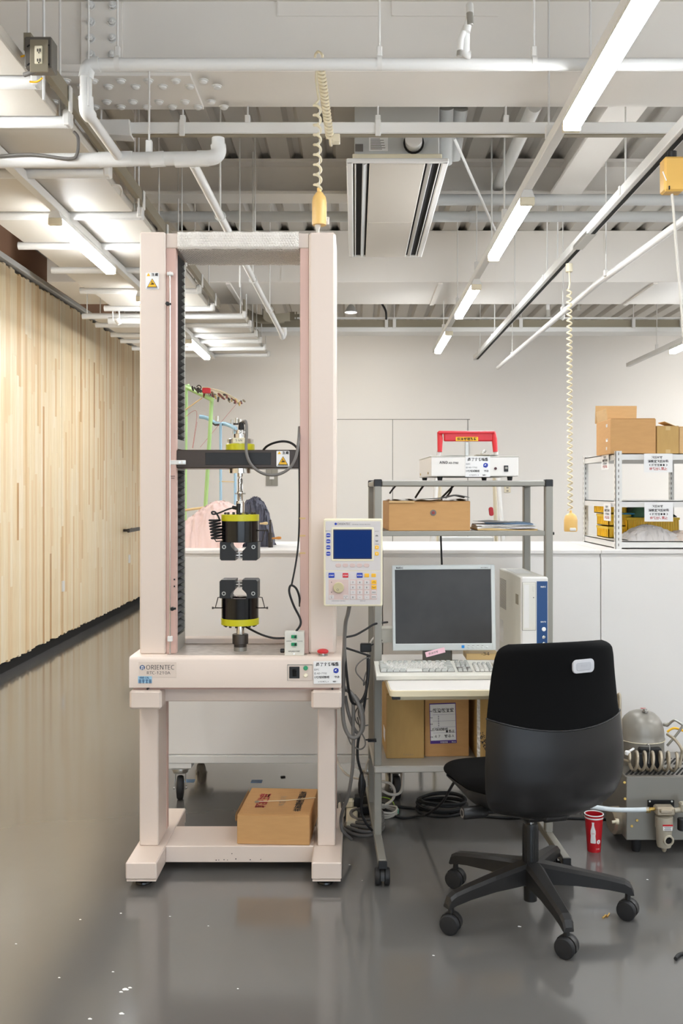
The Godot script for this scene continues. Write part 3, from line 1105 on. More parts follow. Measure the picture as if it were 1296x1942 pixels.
func duct_rails():
	# slotted power rail and slim rail on the right
	var y := EYE + 1.45
	var t := thing("busway", "white and dark slotted power rail slanting away at the right", "rail", Vector3(1.33, y, -6.0))
	var x := 0.918 * 1.45
	var g := geo()
	g.mm(x - 0.028, x + 0.028, y, y + 0.05, -11.0, 2.0, 0.003)
	part("channel", g, M.pipe, t)
	g = geo()
	g.mm(x - 0.004, x + 0.018, y - 0.003, y + 0.001, -10.9, 2.0)
	part("slot", g, M.black_gap, t, "dark slot underneath")
	for z in [-4.9, -6.9, -8.3, -9.5, -10.6]:
		g = geo()
		rod(g, x, z, y + 0.05, 3.66)
		g.box(Vector3(x, y + 0.03, z), Vector3(0.066, 0.05, 0.03), 0.003)
		part("hanger", g, M.white_metal, t)
	g = geo()
	g.mm(x - 0.03, x + 0.03, y - 0.006, y + 0.02, -5.95, -5.6, 0.003)
	part("joint_cover", g, M.steel, t)
	t = thing("slim_rail", "slim white pipe rail slanting away right of the slotted rail", "rail", Vector3(1.55, EYE + 1.3, -6.0))
	g = geo()
	g.tube([P(945, 697, 10.4), P(1130, 540, 6.35), P(1330, 394, 4.6), Vector3(1.62, EYE + 1.31, -2.0)], 0.021, 12)
	part("pipe_run", g, M.pipe, t)
	for q in [[972, 675, 9.6], [1068, 592, 7.25], [1150, 524, 6.05]]:
		var p := P(q[0], q[1], q[2])
		g = geo()
		rod(g, p.x, p.z, p.y, 3.66, 0.004)
		g.box(p + Vector3(0, 0.02, 0), Vector3(0.03, 0.04, 0.03), 0.004)
		part("hanger", g, M.white_metal, t)

func tray_back():
	var z := -10.5
	var t := thing("cable_tray", "brownish cable tray crossing in front of the far wall", "cable tray", Vector3(1.0, P(0, 628, 10.5).y, z))
	var g := geo()
	var x0 := P(480, 0, 10.5).x
	g.mm(x0, 5.9, P(0, 622, 10.5).y, P(0, 607, 10.5).y, z, z + 0.01)
	part("side", g, M.tray, t)
	g = geo()
	g.mm(x0, 5.9, P(0, 630, 10.5).y, P(0, 621, 10.5).y, z - 0.25, z + 0.03, 0.004)
	part("pipe_run", g, M.pipe, t)
	g = geo()
	g.mm(x0, 5.9, P(0, 605, 10.5).y, P(0, 602, 10.5).y, z - 0.02, z + 0.012)
	part("upper_rail", g, M.pipe, t)
	for x in [733, 748, 988, 1201, 1292]:
		g = geo()
		var p := P(x, 612, 10.5)
		g.box(p + Vector3(0, -0.01, 0.02), Vector3(0.035, 0.11, 0.03), 0.004)
		rod(g, p.x, z + 0.02, p.y, 3.66, 0.005)
		part("hanger", g, M.white_metal, t)
	g = geo()
	g.tube(pix([[724, 575, 10.4], [732, 590, 10.4], [733, 606, 10.4]], 6), 0.012, 6)
	part("cable", g, M.rubber, t)
	# bend on the left, joining the raft
	t = thing("cable_tray", "curved grey cable tray behind the machine, left end", "cable tray", P(500, 612, 9.8))
	var run := spline([P(470, 603, 9.4), P(480, 610, 9.9), P(500, 614, 10.3), P(540, 613, 10.5), P(568, 612, 10.5)], 8)
	for s in [0.0, 0.14]:
		g = geo()
		for k in run.size() - 1:
			var a: Vector3 = run[k]
			var b: Vector3 = run[k + 1]
			var d := (b - a).cross(Vector3.UP).normalized()
			g.quad(a + d * s, b + d * s, b + d * s + Vector3(0, 0.09, 0), a + d * s + Vector3(0, 0.09, 0), d)
			g.quad(a + d * (s + 0.008), b + d * (s + 0.008), b + d * (s + 0.008) + Vector3(0, 0.09, 0), a + d * (s + 0.008) + Vector3(0, 0.09, 0), -d)
			g.quad(a + d * s, b + d * s, b + d * (s + 0.008), a + d * (s + 0.008), Vector3.DOWN)
		part("side", g, M.tray, t)
	# small spot lamps washing the far wall
	for q in [["small grey spot lamp hanging near the far wall, right of the machine", P(666, 578, 10.9)], ["small grey spot lamp washing the far wall beyond the right edge of the view", Vector3(4.6, 3.38, -10.9)]]:
		var p: Vector3 = q[1]
		t = thing("spot_lamp", q[0], "lamp", p)
		g = geo()
		g.lathe([Vector2(0.07, -0.085), Vector2(0.064, -0.07), Vector2(0.045, -0.03), Vector2(0.022, 0.0), Vector2(0.0, 0.0)], 18, p)
		g.lathe([Vector2(0.066, -0.083), Vector2(0.06, -0.068), Vector2(0.04, -0.028), Vector2(0.0, -0.006)], 18, p)
		part("lamp_shade", g, M.pipe_grey, t)
		g = geo()
		g.lathe([Vector2(0, -0.07), Vector2(0.035, -0.066), Vector2(0.03, -0.04), Vector2(0, -0.03)], 14, p)
		part("bulb", g, M.glow, t)
		g = geo()
		g.cyl(p, Vector3(p.x, 3.66, p.z), 0.008, 8)
		part("stem", g, M.pipe_grey, t)
		var sl := SpotLight3D.new()
		sl.name = "spot_light"
		sl.position = Vector3(0, -0.09, 0)
		sl.rotation_degrees = Vector3(-40, 0, 0)
		sl.spot_angle = 65.0
		sl.spot_angle_attenuation = 1.0
		sl.light_energy = 1.6
		sl.light_size = 0.05
		sl.light_color = Color(1.0, 0.97, 0.92)
		sl.shadow_enabled = true
		sl.spot_range = 20.0
		sl.spot_attenuation = 2.0
		t.add_child(sl)

func hook_pipe():
	var t := thing("drain_pipe", "white forked pipe with bent ends hanging before the far wall at the right", "pipe", P(1068, 610, 9.6))
	for q in [[[1040, 592, 9.6], [1040, 578, 9.6], [1046, 573, 9.6], [1075, 573, 9.6], [1100, 572, 9.6]], [[1069, 573, 9.6], [1069, 600, 9.6], [1066, 606, 9.6]]]:
		var g := geo()
		g.tube(pix(q, 5), 0.017, 10)
		part("pipe_run", g, M.pipe, t)
	var h := geo()
	h.cyl(P(1040, 600, 9.6), P(1040, 588, 9.6), 0.022, 10)
	part("fitting", h, M.steel, t)
	h = geo()
	h.cyl(P(1098, 588, 9.6), P(1098, 582, 9.6), 0.022, 10)
	h.tube([P(1098, 573, 9.6), P(1098, 586, 9.6)], 0.008, 8)
	part("fitting", h, M.steel, t)
	h = geo()
	h.cyl(P(1069, 573, 9.6), Vector3(P(1069, 573, 9.6).x, 3.66, -9.6), 0.006, 6)
	part("hanger", h, M.pipe, t)

func cords():
	var g := geo()
	# coiled lead left of the air conditioner
	var t := thing("coil_cord", "cream coiled cord hanging over the machine with an ochre socket", "cord", P(605, 430, 3.9))
	g = geo()
	g.tube(spline([P(632, 268, 4.55), P(628, 276, 4.5), P(626, 262, 4.45)], 4) + coil(P(626, 262, 4.45), P(607, 118, 4.03), 0.014, 22.0, 10), 0.006, 6)
	part("bundled_coil", g, M.beige_cord, t)
	g = geo()
	g.tube(pix([[607, 122, 4.05], [612, 106, 4.04], [604, 98, 4.06], [598, 106, 4.08], [602, 122, 4.07], [600, 150, 4.06], [605, 190, 4.03]], 6) + coil(P(602, 200, 4.0), P(603, 360, 3.9), 0.0135, 8.5, 12), 0.0055, 6)
	part("hanging_coil", g, M.beige_cord, t)
	g = geo()
	g.tube([P(606, 190, 4.0), P(606, 362, 3.9)], 0.0014, 5)
	part("string", g, M.paper, t)
	g = geo()
	g.lathe([Vector2(0, 0), Vector2(0.027, 0.0), Vector2(0.0285, 0.01), Vector2(0.0285, 0.09), Vector2(0.025, 0.11), Vector2(0.014, 0.126), Vector2(0.009, 0.13), Vector2(0.009, 0.145), Vector2(0, 0.147)], 20, P(606, 427, 3.9))
	part("socket", g, M.ochre, t, "ochre bottle-shaped socket")
	g = geo()
	g.lathe([Vector2(0, -0.035), Vector2(0.006, -0.034), Vector2(0.007, -0.02), Vector2(0.013, 0.0), Vector2(0, 0.001)], 14, P(603, 426, 3.9))
	part("plug", g, M.cable_pale, t)
	g = geo()
	g.box(P(620, 419, 3.9), Vector3(0.02, 0.03, 0.014), 0.003)
	part("clip", g, M.clear_film, t)
	g = geo()
	g.box(P(637, 264, 4.57), Vector3(0.04, 0.04, 0.04), 0.004)
	part("plug", g, M.outlet_cream, t)
	# coiled lead on the right rail
	t = thing("coil_cord", "cream coiled cord hanging from the slotted rail with an ochre bell socket", "cord", P(1083, 1008, 6.1))
	g = geo()
	g.tube(pix([[1080, 515, 6.12], [1081, 535, 6.12], [1079, 548, 6.12]], 4) + coil(P(1080, 550, 6.12), P(1082, 968, 6.12), 0.0135, 36.0, 12), 0.0055, 6)
	part("hanging_coil", g, M.beige_cord, t)
	g = geo()
	g.cyl(P(1080, 516, 6.12), P(1080, 500, 6.12), 0.022, 14, 0.003)
	part("plug", g, M.outlet_cream, t)
	g = geo()
	g.lathe([Vector2(0, 0), Vector2(0.038, 0.0), Vector2(0.041, 0.01), Vector2(0.041, 0.07), Vector2(0.035, 0.095), Vector2(0.022, 0.108), Vector2(0.008, 0.114), Vector2(0.007, 0.13), Vector2(0, 0.13)], 20, P(1083, 1008, 6.1))
	part("socket", g, M.ochre, t, "ochre bell-shaped socket")
	g = geo()
	g.box(P(1087, 1004, 6.06), Vector3(0.036, 0.018, 0.02), 0.003)
	part("outlet", g, M.paper, t)
	# ochre reel box
	t = thing("cord_reel", "ochre reel box hanging from the slotted rail at the right edge", "reel", P(1275, 366, 4.15))
	g = geo()
	g.box(P(1275, 334, 4.15), Vector3(0.084, 0.144, 0.07), 0.008)
	part("body", g, M.ochre_dark, t)
	g = geo()
	g.box(P(1270, 356, 4.11), Vector3(0.005, 0.016, 0.006), 0.001)
	part("screw_slot", g, M.black, t)
	g = geo()
	g.at(turned(P(1261, 334, 4.112), 0, 0, 22))
	g.box(Vector3.ZERO, Vector3(0.004, 0.04, 0.002))
	part("label_strip", g, M.paper, t)
	g = geo()
	g.cyl(P(1275, 304, 4.15), P(1275, 288, 4.15), 0.02, 10)
	part("hook", g, M.black, t)
	g = geo()
	g.tube(pix([[1275, 368, 4.15], [1278, 400, 4.15], [1284, 480, 4.15], [1291, 560, 4.15], [1297, 640, 4.15], [1302, 760, 4.15]], 5), 0.0055, 7)
	part("cable", g, M.cable_pale, t)
	# outlet box hanging at the top left
	t = thing("outlet_box", "grey metal outlet box hanging at the top left", "outlet", P(77, 138, 3.45))
	g = geo()
	g.box(P(78, 107, 3.47), Vector3(0.094, 0.108, 0.07), 0.004)
	part("body", g, M.metal_box, t)
	g = geo()
	g.box(P(74, 106, 3.42), Vector3(0.062, 0.112, 0.006), 0.002)
	part("cover_plate", g, M.tray, t)
	g = geo()
	g.box(P(73, 104, 3.415), Vector3(0.026, 0.062, 0.005), 0.0015)
	part("receptacle", g, M.outlet_cream, t)
	for dy in [95, 114]:
		g = geo()
		g.box(P(71, dy, 3.41), Vector3(0.0024, 0.009, 0.003))
		g.box(P(76, dy, 3.41), Vector3(0.0024, 0.011, 0.003))
		g.cyl(P(73.5, dy + 5, 3.414), P(73.5, dy + 5, 3.409), 0.0022, 8)
		part("socket_holes", g, M.black, t)
	for q in [[91, 87], [91, 123], [54, 87], [54, 122]]:
		g = geo()
		g.at(turned(P(q[0], q[1], 3.434), 0, 0, 40))
		g.box(Vector3.ZERO, Vector3(0.012, 0.004, 0.002))
		part("slot", g, M.black, t)
	g = geo()
	g.tube(pix([[27, 120, 3.5], [34, 110, 3.5], [48, 105, 3.48]], 5), 0.0035, 6)
	g.tube(pix([[56, 155, 3.5], [70, 155, 3.5], [80, 148, 3.48]], 5), 0.0035, 6)
	part("wire", g, M.amber, t)
	g = geo()
	g.tube(pix([[46, 142, 3.48], [58, 138, 3.47], [68, 134, 3.47]], 4), 0.008, 8)
	part("conduit", g, M.cable_grey, t)

func left_raft():
	var y := EYE + 1.5
	var t := thing("ceiling_raft", "near raft of white ceiling panels on cross tubes above the wooden wall", "ceiling panel", Vector3(-1.6, y, -5.0), 0.0, "rafts of white ceiling panels")
	var zs := [-1.5, -2.2, -2.9, -3.62, -4.01, -4.66, -5.37, -6.03, -6.69, -7.38, -8.09]
	raft(t, zs, -2.02, -1.17, y)
	var t2 := thing("ceiling_raft", "far raft of white ceiling panels seen through the machine frame", "ceiling panel", Vector3(-1.5, y, -9.6), 0.0, "rafts of white ceiling panels")
	raft(t2, [-8.46, -8.9, -9.45, -9.84, -10.35, -10.85], -2.3, -0.955, y)
	var t3 := thing("cable_tray", "grey cable tray along the right edge of the near ceiling raft", "cable tray", Vector3(-1.12, y + 0.02, -5.0))
	var g := geo()
	g.mm(-1.150, -1.125, y + 0.03, y + 0.09, -8.3, -3.45)
	part("side", g, M.tray, t3)
	for z in zs:
		g = geo()
		g.box(Vector3(-1.119, y + 0.04, z + 0.10), Vector3(0.010, 0.10, 0.03), 0.003)
		part("bracket", g, M.white_metal, t3)
	g = geo()
	g.tube(pix([[213, 352, 4.7], [226, 352, 4.72], [231, 362, 4.75], [229, 372, 4.75]], 5), 0.006, 6)
	part("cable", g, M.cable_pale, t3)
	t3 = thing("cable_tray", "grey cable tray ends hanging beside the far ceiling raft", "cable tray", P(478, 615, 9.5))
	for q in [[464, 586, 9.0], [480, 622, 9.9], [488, 640, 10.4]]:
		g = geo()
		g.box(P(q[0], q[1], q[2]), Vector3(0.02, 0.16, 0.09), 0.003)
		part("bracket", g, M.tray, t3)
	g = geo()
	g.tube([P(465, 598, 9.0), P(496, 662, 10.8)], 0.022, 8)
	part("side", g, M.tray, t3)
	# stray tube ends over the timber wall
	t3 = thing("tube_end", "white tube ends with small fittings hanging over the wooden wall's far end", "pipe", P(230, 605, 8.2))
	g = geo()
	g.tube([P(206, 609, 8.2), P(275, 609, 8.2)], 0.03, 12)
	g.tube([P(222, 606, 8.0), P(228, 614, 8.0)], 0.022, 10)
	part("pipe_run", g, M.pipe, t3)
	g = geo()
	for x in [214, 226]:
		g.cyl(P(x, 588, 8.1), P(x, 608, 8.1), 0.006, 6)
	part("hanger", g, M.pipe, t3)

func raft(t: Node3D, zs: Array, x0: float, x1: float, y: float):
	for k in zs.size() - 1:
		var a: float = zs[k] - 0.03
		var b: float = zs[k + 1] + 0.03
		var step := 0.02 * (k % 2)
		var g := geo()
		g.mm(x0 + 0.02 + step, x1 - 0.005 - step, y, y + 0.022, a, b, 0.003)
		g.mm(x1 - 0.012 - step, x1 - 0.004 - step, y + 0.01, y + 0.045, a, b)
		part("ceiling_panel", g, M.panel, t)
	for k in zs.size():
		var g := geo()
		g.tube([Vector3(x0 - 0.02, y - 0.012, zs[k]), Vector3(x1 + 0.01, y - 0.012, zs[k])], 0.024, 12)
		part("cross_tube", g, M.pipe, t)
		g = geo()
		g.box(Vector3(x1 + 0.012, y + 0.0, zs[k]), Vector3(0.03, 0.06, 0.06), 0.006)
		rod(g, x1 - 0.02, zs[k], y + 0.0, 3.66, 0.005)
		part("hanger", g, M.white_metal, t)
		g = geo()
		rod(g, x0 + 0.02, zs[k], y + 0.0, 3.66, 0.005)
		part("hanger", g, M.white_metal, t)

func warning_label(g_parent: Node3D, c: Vector3, w: float, h: float, called := "warning_label"):
	# white label: small triangle and two signs on top, big yellow triangle with a black mark below
	var g := geo(off(c.x, c.y).translated(Vector3(0, 0, c.z)))
	g.prism(rrect(w, h, w * 0.06), 0.0, 0.0012)
	var base := part(called, g, M.paper, g_parent)
	var z := 0.0016
	for q in [[0.0, -0.12, 0.78, M.ink], [0.0, -0.125, 0.66, M.amber], [-0.28, 0.385, 0.26, M.amber]]:
		g = geo(Transform3D(Basis(), c))
		var s: float = q[2] * w
		var o := Vector2(q[0] * w, q[1] * h)
		g.prism(PackedVector2Array([o + Vector2(-s / 2, -s * 0.42), o + Vector2(s / 2, -s * 0.42), o + Vector2(0, s * 0.44)]), 0.0, z)
		z += 0.0003
		part("triangle", g, q[3], base)
	g = geo(Transform3D(Basis(), c))
	brushed(g, "注", w * 0.2, off(0.05 * w, 0.38 * h, z), 0.16)
	brushed(g, "意", w * 0.2, off(0.33 * w, 0.38 * h, z), 0.16)
	g.box(Vector3(0, -0.20 * h, z), Vector3(w * 0.3, w * 0.045, 0.0004))
	g.box(Vector3(-0.02 * w, -0.12 * h, z), Vector3(w * 0.05, w * 0.26, 0.0004))
	g.box(Vector3(0.06 * w, -0.15 * h, z), Vector3(w * 0.14, w * 0.05, 0.0004))
	for k in 11:
		g.box(Vector3((k - 5) * w * 0.075, -0.43 * h, z), Vector3(w * 0.045, w * 0.06, 0.0004))
	part("printing", g, M.ink, base)

func shutdown_notice(parent: Node3D, t: Transform3D, w: float):
	# the laminated sheet with the order of switching off
	var h := w * 0.82
	var g := geo(t)
	g.prism(rrect(w, h, 0.002), 0.0, 0.0012)
	var s := part("notice", g, M.paper, parent, "laminated notice in black type")
	g = geo(t)
	brushed(g, "終了する順番", w * 0.125, off(0.01 * w, 0.36 * h, 0.0016), 0.13)
	var rows := ["1PC", "2AD-7702", "3"]
	for k in 3:
		g.tube(coil(Vector3(-0.44 * w, (0.13 - 0.17 * k) * h, 0.0014), Vector3(-0.44 * w, (0.13 - 0.17 * k) * h, 0.0016), w * 0.032, 1.0, 10), w * 0.004, 4)
	lettered(g, "1", w * 0.012, w * 0.035, off(-0.44 * w, 0.13 * h, 0.0016))
	lettered(g, "2", w * 0.022, w * 0.035, off(-0.44 * w, -0.04 * h, 0.0016))
	lettered(g, "3", w * 0.022, w * 0.035, off(-0.44 * w, -0.21 * h, 0.0016))
	lettered(g, "PC", w * 0.1, w * 0.06, off(-0.34 * w, 0.13 * h, 0.0016))
	lettered(g, "AD-7702", w * 0.36, w * 0.06, off(-0.2 * w, -0.04 * h, 0.0016))
	brushed(g, "引張試験機", w * 0.085, off(-0.16 * w, -0.21 * h, 0.0016), 0.13)
	brushed(g, "本体", w * 0.085, off(0.35 * w, -0.21 * h, 0.0016), 0.13)
	brushed(g, "(する本了し)", w * 0.05, off(-0.15 * w, -0.41 * h, 0.0016), 0.13)
	brushed(g, "順番い", w * 0.05, off(0.28 * w, -0.41 * h, 0.0016), 0.13)
	part("printing", g, M.ink, s)
	g = geo(t)
	g.lathe([Vector2(w * 0.05, 0), Vector2(w * 0.095, 0.0), Vector2(w * 0.095, 0.0006), Vector2(w * 0.05, 0.0006)], 18, Vector3(0.32 * w, 0.07 * h, 0.0012), Vector3(0, 0, 1))
	g.tube([Vector3(0.23 * w, 0.0, 0.0015), Vector3(0.33 * w, 0.04 * h, 0.0015), Vector3(0.40 * w, 0.15 * h, 0.0015)], w * 0.02, 5)
	part("emblem", g, M.blue, s, "blue round emblem")

func testing_machine():
	var t := thing("testing_machine", "tall pinkish-white materials testing machine with two columns and black grips", "testing machine", Vector3(-0.443, 0, -3.9))
	var g := geo()
	var zb := -3.66
	# stand: feet, legs, rails, head blocks
	for s in [0, 1]:
		var x0 := -0.836 if s == 0 else -0.159
		var x1 := -0.723 if s == 0 else -0.050
		g = geo()
		g.mm(x0, x1, 0.038, 0.10, -4.245, -3.62, 0.004)
		g.mm(x0 + 0.003, x1 - 0.003, 0.030, 0.037, -4.24, -3.625)
		var foot := part("foot", g, M.machine, t)
		for z in [-3.69, -4.18]:
			var cx := (x0 + x1) / 2 - 0.005
			g = geo()
			g.lathe([Vector2(0, 0), Vector2(0.028, 0.0), Vector2(0.032, 0.004), Vector2(0.03, 0.01), Vector2(0.016, 0.016), Vector2(0.012, 0.018), Vector2(0.012, 0.034), Vector2(0, 0.034)], 20, Vector3(cx, 0.0, z))
			part("levelling_pad", g, M.black_gloss, foot)
		x0 = -0.822 if s == 0 else -0.143
		x1 = -0.750 if s == 0 else -0.076
		g = geo()
		g.mm(x0, x1, 0.10, 0.652, -3.99, -3.79, 0.004)
		part("leg", g, M.machine, t)
		g = geo()
		g.mm(x1 - 0.001, x1 + 0.003, 0.11, 0.652, -3.985, -3.955)
		part("leg_flange", g, M.machine_pink, t)
		x0 = -0.8315 if s == 0 else -0.1616
		x1 = -0.713 if s == 0 else -0.0506
		g = geo()
		g.mm(x0, x1, 0.648, 0.7185, -4.16, zb, 0.008)
		part("head_block", g, M.machine, t)
	g = geo()
	g.mm(-0.724, -0.158, 0.036, 0.099, -4.02, -3.793, 0.003)
	part("foot_rail", g, M.machine, t)
	g = geo()
	for k in 12:
		g.cyl(Vector3(-0.55 + rng.randf() * 0.2, 0.044 + rng.randf() * 0.012, -3.7935), Vector3(-0.55 + rng.randf() * 0.2, 0.05, -3.7925), 0.0022, 6)
	part("paint_chips", geo_dots([[-0.52, 0.046], [-0.50, 0.047], [-0.487, 0.046], [-0.455, 0.05], [-0.40, 0.047], [-0.47, 0.07], [-0.53, 0.0455], [-0.36, 0.048]], -3.792), M.dark_steel, t)
	g = geo()
	g.mm(-0.72, -0.16, 0.662, 0.715, -3.80, -3.735, 0.004)
	part("top_rail", g, M.machine, t)
	g = geo()
	g.mm(-0.72, -0.16, 0.662, 0.715, -4.16, -4.10, 0.004)
	part("top_rail", g, M.machine, t)
	g = geo()
	g.mm(-0.82, -0.062, 0.7185, 0.729, -4.14, -3.68)
	part("mounting_gap", g, M.machine_pink, t)
	g = geo()
	for x in [-0.764, -0.084]:
		g.cyl(Vector3(x, 0.724, zb + 0.001), Vector3(x, 0.724, zb - 0.03), 0.004, 8)
	part("screw", g, M.dark_steel, t)
	# base box
	g = geo()
	g.prism(PackedVector2Array([Vector2(4.19, 0.7285), Vector2(3.66, 0.7285), Vector2(3.66, 0.828), Vector2(3.685, 0.8415), Vector2(4.19, 0.8415)]), -0.8315, -0.0506)
	var gb := geo(Transform3D(Basis(Vector3(0, 0, -1), Vector3(0, 1, 0), Vector3(1, 0, 0)), Vector3.ZERO))
	gb.prism(PackedVector2Array([Vector2(4.19, 0.7285), Vector2(3.66, 0.7285), Vector2(3.66, 0.829), Vector2(3.664, 0.837), Vector2(3.672, 0.8415), Vector2(4.19, 0.8415)]), -0.8315, -0.0506, 0.003)
	var base := part("base", gb, M.machine, t)
	g = geo()
	g.mm(-0.70, -0.18, 0.8412, 0.8422, -3.965, -3.70)
	part("table_plate", g, M.machine_plate, base)
	g = geo()
	g.mm(-0.80, -0.08, 0.8415, 0.864, -4.03, -3.965, 0.003)
	part("rear_lip", g, M.machine, base)
	# writing on the base
	g = geo()
	var zt := zb + 0.0012
	var c := P(299, 1270, -zt)
	g.box(Vector3(c.x, c.y, zb), Vector3(0.138, 0.058, 0.002), 0.0005)
	var pl := part("name_plate", g, M.machine, base)
	g = geo()
	lettered(g, "ORIENTEC", 0.103, 0.0165, Transform3D(Basis(), P(304, 1265.5, -zt)))
	lettered(g, "RTC-1210A", 0.086, 0.011, Transform3D(Basis(), P(301, 1276, -zt)))
	part("lettering", g, M.ink, pl)
	g = geo()
	var e := P(270, 1266, -zt)
	g.lathe([Vector2(0, 0), Vector2(0.0093, 0), Vector2(0.0093, 0.0004), Vector2(0, 0.0004)], 24, e, Vector3(0, 0, 1))
	part("emblem", g, M.navy, pl, "blue round emblem with a white figure")
	g = geo()
	for dx in [-0.003, 0.003]:
		g.box(e + Vector3(dx, -0.0015, 0.0005), Vector3(0.0028, 0.0115, 0.0006))
	g.box(e + Vector3(0, 0.0045, 0.0005), Vector3(0.0085, 0.0028, 0.0006))
	part("emblem_figure", g, M.paper, pl)
	g = geo()
	c = P(275, 1289, -zt)
	g.box(Vector3(c.x, c.y, zb + 0.0005), Vector3(0.051, 0.0255, 0.0016))
	var st := part("sticker", g, mat(rgb(160, 200, 222), 0.5), base, "pale blue sticker")
	g = geo()
	lettered(g, "AND CAL", 0.036, 0.007, Transform3D(Basis(), c + Vector3(-0.002, 0.0075, 0.0016)), bold)
	for r in 3:
		for k in 4:
			g.box(c + Vector3(-0.018 + k * 0.0125, -0.001 - r * 0.005, 0.0012), Vector3(0.009 - (k * r % 3) * 0.002, 0.0028, 0.0005))
	part("lettering", g, M.navy, st)
	# switch panel
	c = P(569, 1275.5, -zt)
	g = geo()
	g.box(Vector3(c.x, c.y, zb), Vector3(0.092, 0.06, 0.003), 0.001)
	var sw := part("switch_panel", g, M.machine, base)
	g = geo()
	g.mm(c.x - 0.046, c.x + 0.046, c.y + 0.027, c.y + 0.03, zb, zb + 0.002)
	g.mm(c.x - 0.046, c.x - 0.0445, c.y - 0.03, c.y + 0.03, zb, zb + 0.002)
	part("panel_line", g, M.grey_post, sw)
	g = geo()
	g.mm(c.x - 0.039, c.x - 0.001, c.y - 0.021, c.y + 0.022, zb, zb + 0.004, 0.001)
	part("rocker_frame", g, M.black, sw)
	g = geo()
	g.at(turned(Vector3(c.x - 0.02, c.y, zb + 0.004), 0, 8, 0))
	g.box(Vector3.ZERO, Vector3(0.016, 0.026, 0.008), 0.002)
	part("rocker", g, M.black_gloss, sw)
	g = geo()
	g.cyl(P(580, 1267, 3.66), P(580, 1267, 3.652), 0.0085, 18, 0.002)
	part("lamp_button", g, M.green, sw)
	g = geo()
	g.cyl(P(580, 1281, 3.66), P(580, 1281, 3.652), 0.0075, 18, 0.002)
	part("push_button", g, M.outlet_cream, sw)
	shutdown_notice(base, turned(P(621, 1275, 3.655), 0, 0, 1.0), 0.101)
	# emergency stop
	g = geo()
	g.lathe([Vector2(0.018, 0), Vector2(0.018, 0.004), Vector2(0.012, 0.005), Vector2(0.011, 0.014)], 16, Vector3(-0.12, 0.8415, -3.69))
	var es := part("stop_collar", g, M.steel, base)
	g = geo()
	g.lathe([Vector2(0.008, 0.008), Vector2(0.019, 0.010), Vector2(0.0215, 0.015), Vector2(0.02, 0.02), Vector2(0.013, 0.024), Vector2(0, 0.025)], 20, Vector3(-0.12, 0.8415, -3.69))
	part("stop_button", g, M.red, es, "red emergency stop button")
	# columns
	var zc := -3.72
	for s in [0, 1]:
		var x0 := -0.806 if s == 0 else -0.1735
		var x1 := -0.7097 if s == 0 else -0.073
		g = geo()
		g.mm(x0, x1, 0.8415, 2.42, zc - 0.26, zc, 0.005 if s == 0 else 0.009)
		var col := part("column", g, M.machine, t)
		g = geo()
		var p0 := x1 if s == 0 else x0 - 0.0335
		g.mm(p0, p0 + (0.0375 if s == 0 else 0.0335), 0.8415, 2.362, zc - 0.05, zc - 0.012, 0.002)
		part("cover_strip", g, M.machine_pink, col, "pink cover strip")
	# bellows in the left column
	var lc: Node3D = t.get_node("column")
	var bx := -0.672
	for q in [[0.90, 1.531], [1.648, 2.36]]:
		g = geo()
		var n := int((q[1] - q[0]) / 0.0255)
		var hh: float = (q[1] - q[0]) / n
		for k in n:
			var y: float = q[0] + k * hh
			var sq := hh
			for f in [[0.0, 0.5, -0.020, 0.0], [0.5, 1.0, 0.0, -0.020]]:
				var a := Vector3(bx + f[2], y + f[0] * sq, zc - 0.05)
				var b := Vector3(bx + f[3], y + f[1] * sq, zc - 0.05)
				var dz := Vector3(0, 0, -0.16)
				var nn := (b - a).cross(dz).normalized()
				g.quad(a, b, b + dz, a + dz, nn if nn.x > 0 else -nn)
		part("bellows", g, M.rubber, lc, "black folded bellows")
	g = geo()
	g.mm(bx - 0.03, bx - 0.003, 0.85, 2.36, zc - 0.23, zc - 0.21)
	g.mm(bx - 0.03, bx - 0.001, 1.531, 1.552, zc - 0.21, zc - 0.03)
	g.mm(bx - 0.03, bx - 0.001, 1.612, 1.648, zc - 0.21, zc - 0.03)
	g.mm(bx - 0.03, bx - 0.002, 0.8415, 0.90, zc - 0.21, zc - 0.05)
	part("bellows_frame", g, M.grey_post, lc)
	# stroke rod with stops
	g = geo()
	var rx := P(322.5, 0, 3.715).x
	g.cyl(Vector3(rx, 0.835, zc + 0.004), Vector3(rx, 2.27, zc + 0.004), 0.0026, 8)
	var rodp := part("stop_rod", g, M.chrome, lc)
	g = geo()
	g.box(Vector3(rx, 2.262, zc + 0.002), Vector3(0.022, 0.013, 0.016), 0.002)
	g.box(Vector3(rx, 0.90, zc + 0.002), Vector3(0.018, 0.02, 0.016), 0.002)
	part("rod_bracket", g, M.white_metal, rodp)
	for y in [577, 1154]:
		g = geo()
		var q := P(319 if y == 577 else 328, y, 3.70)
		g.cyl(q, q + Vector3(0, 0, 0.018), 0.0075, 14, 0.002)
		g.box(q + Vector3(0.004, 0, 0.003), Vector3(0.016, 0.008, 0.008), 0.001)
		part("stop_knob", g, M.black, rodp)
	g = geo()
	for q in [[328, 903, 0.016, 0.0018], [328, 907, 0.012, 0.0018], [331, 1099, 0.006, 0.006], [331, 1112, 0.005, 0.006]]:
		g.box(P(q[0], q[1], 3.731), Vector3(q[2], q[3], 0.0016))
	part("pen_marks", g, M.ink, lc)
	# screws behind the columns and the top beam
	g = geo()
	g.mm(-0.7097, -0.1735, 2.362, 2.418, zc - 0.25, zc - 0.012, 0.003)
	part("top_beam", g, M.machine, t)
	g = geo()
	var wrap := PackedVector2Array()
	var x_a := P(337, 0, 3.73).x
	var x_b := P(567, 0, 3.73).x
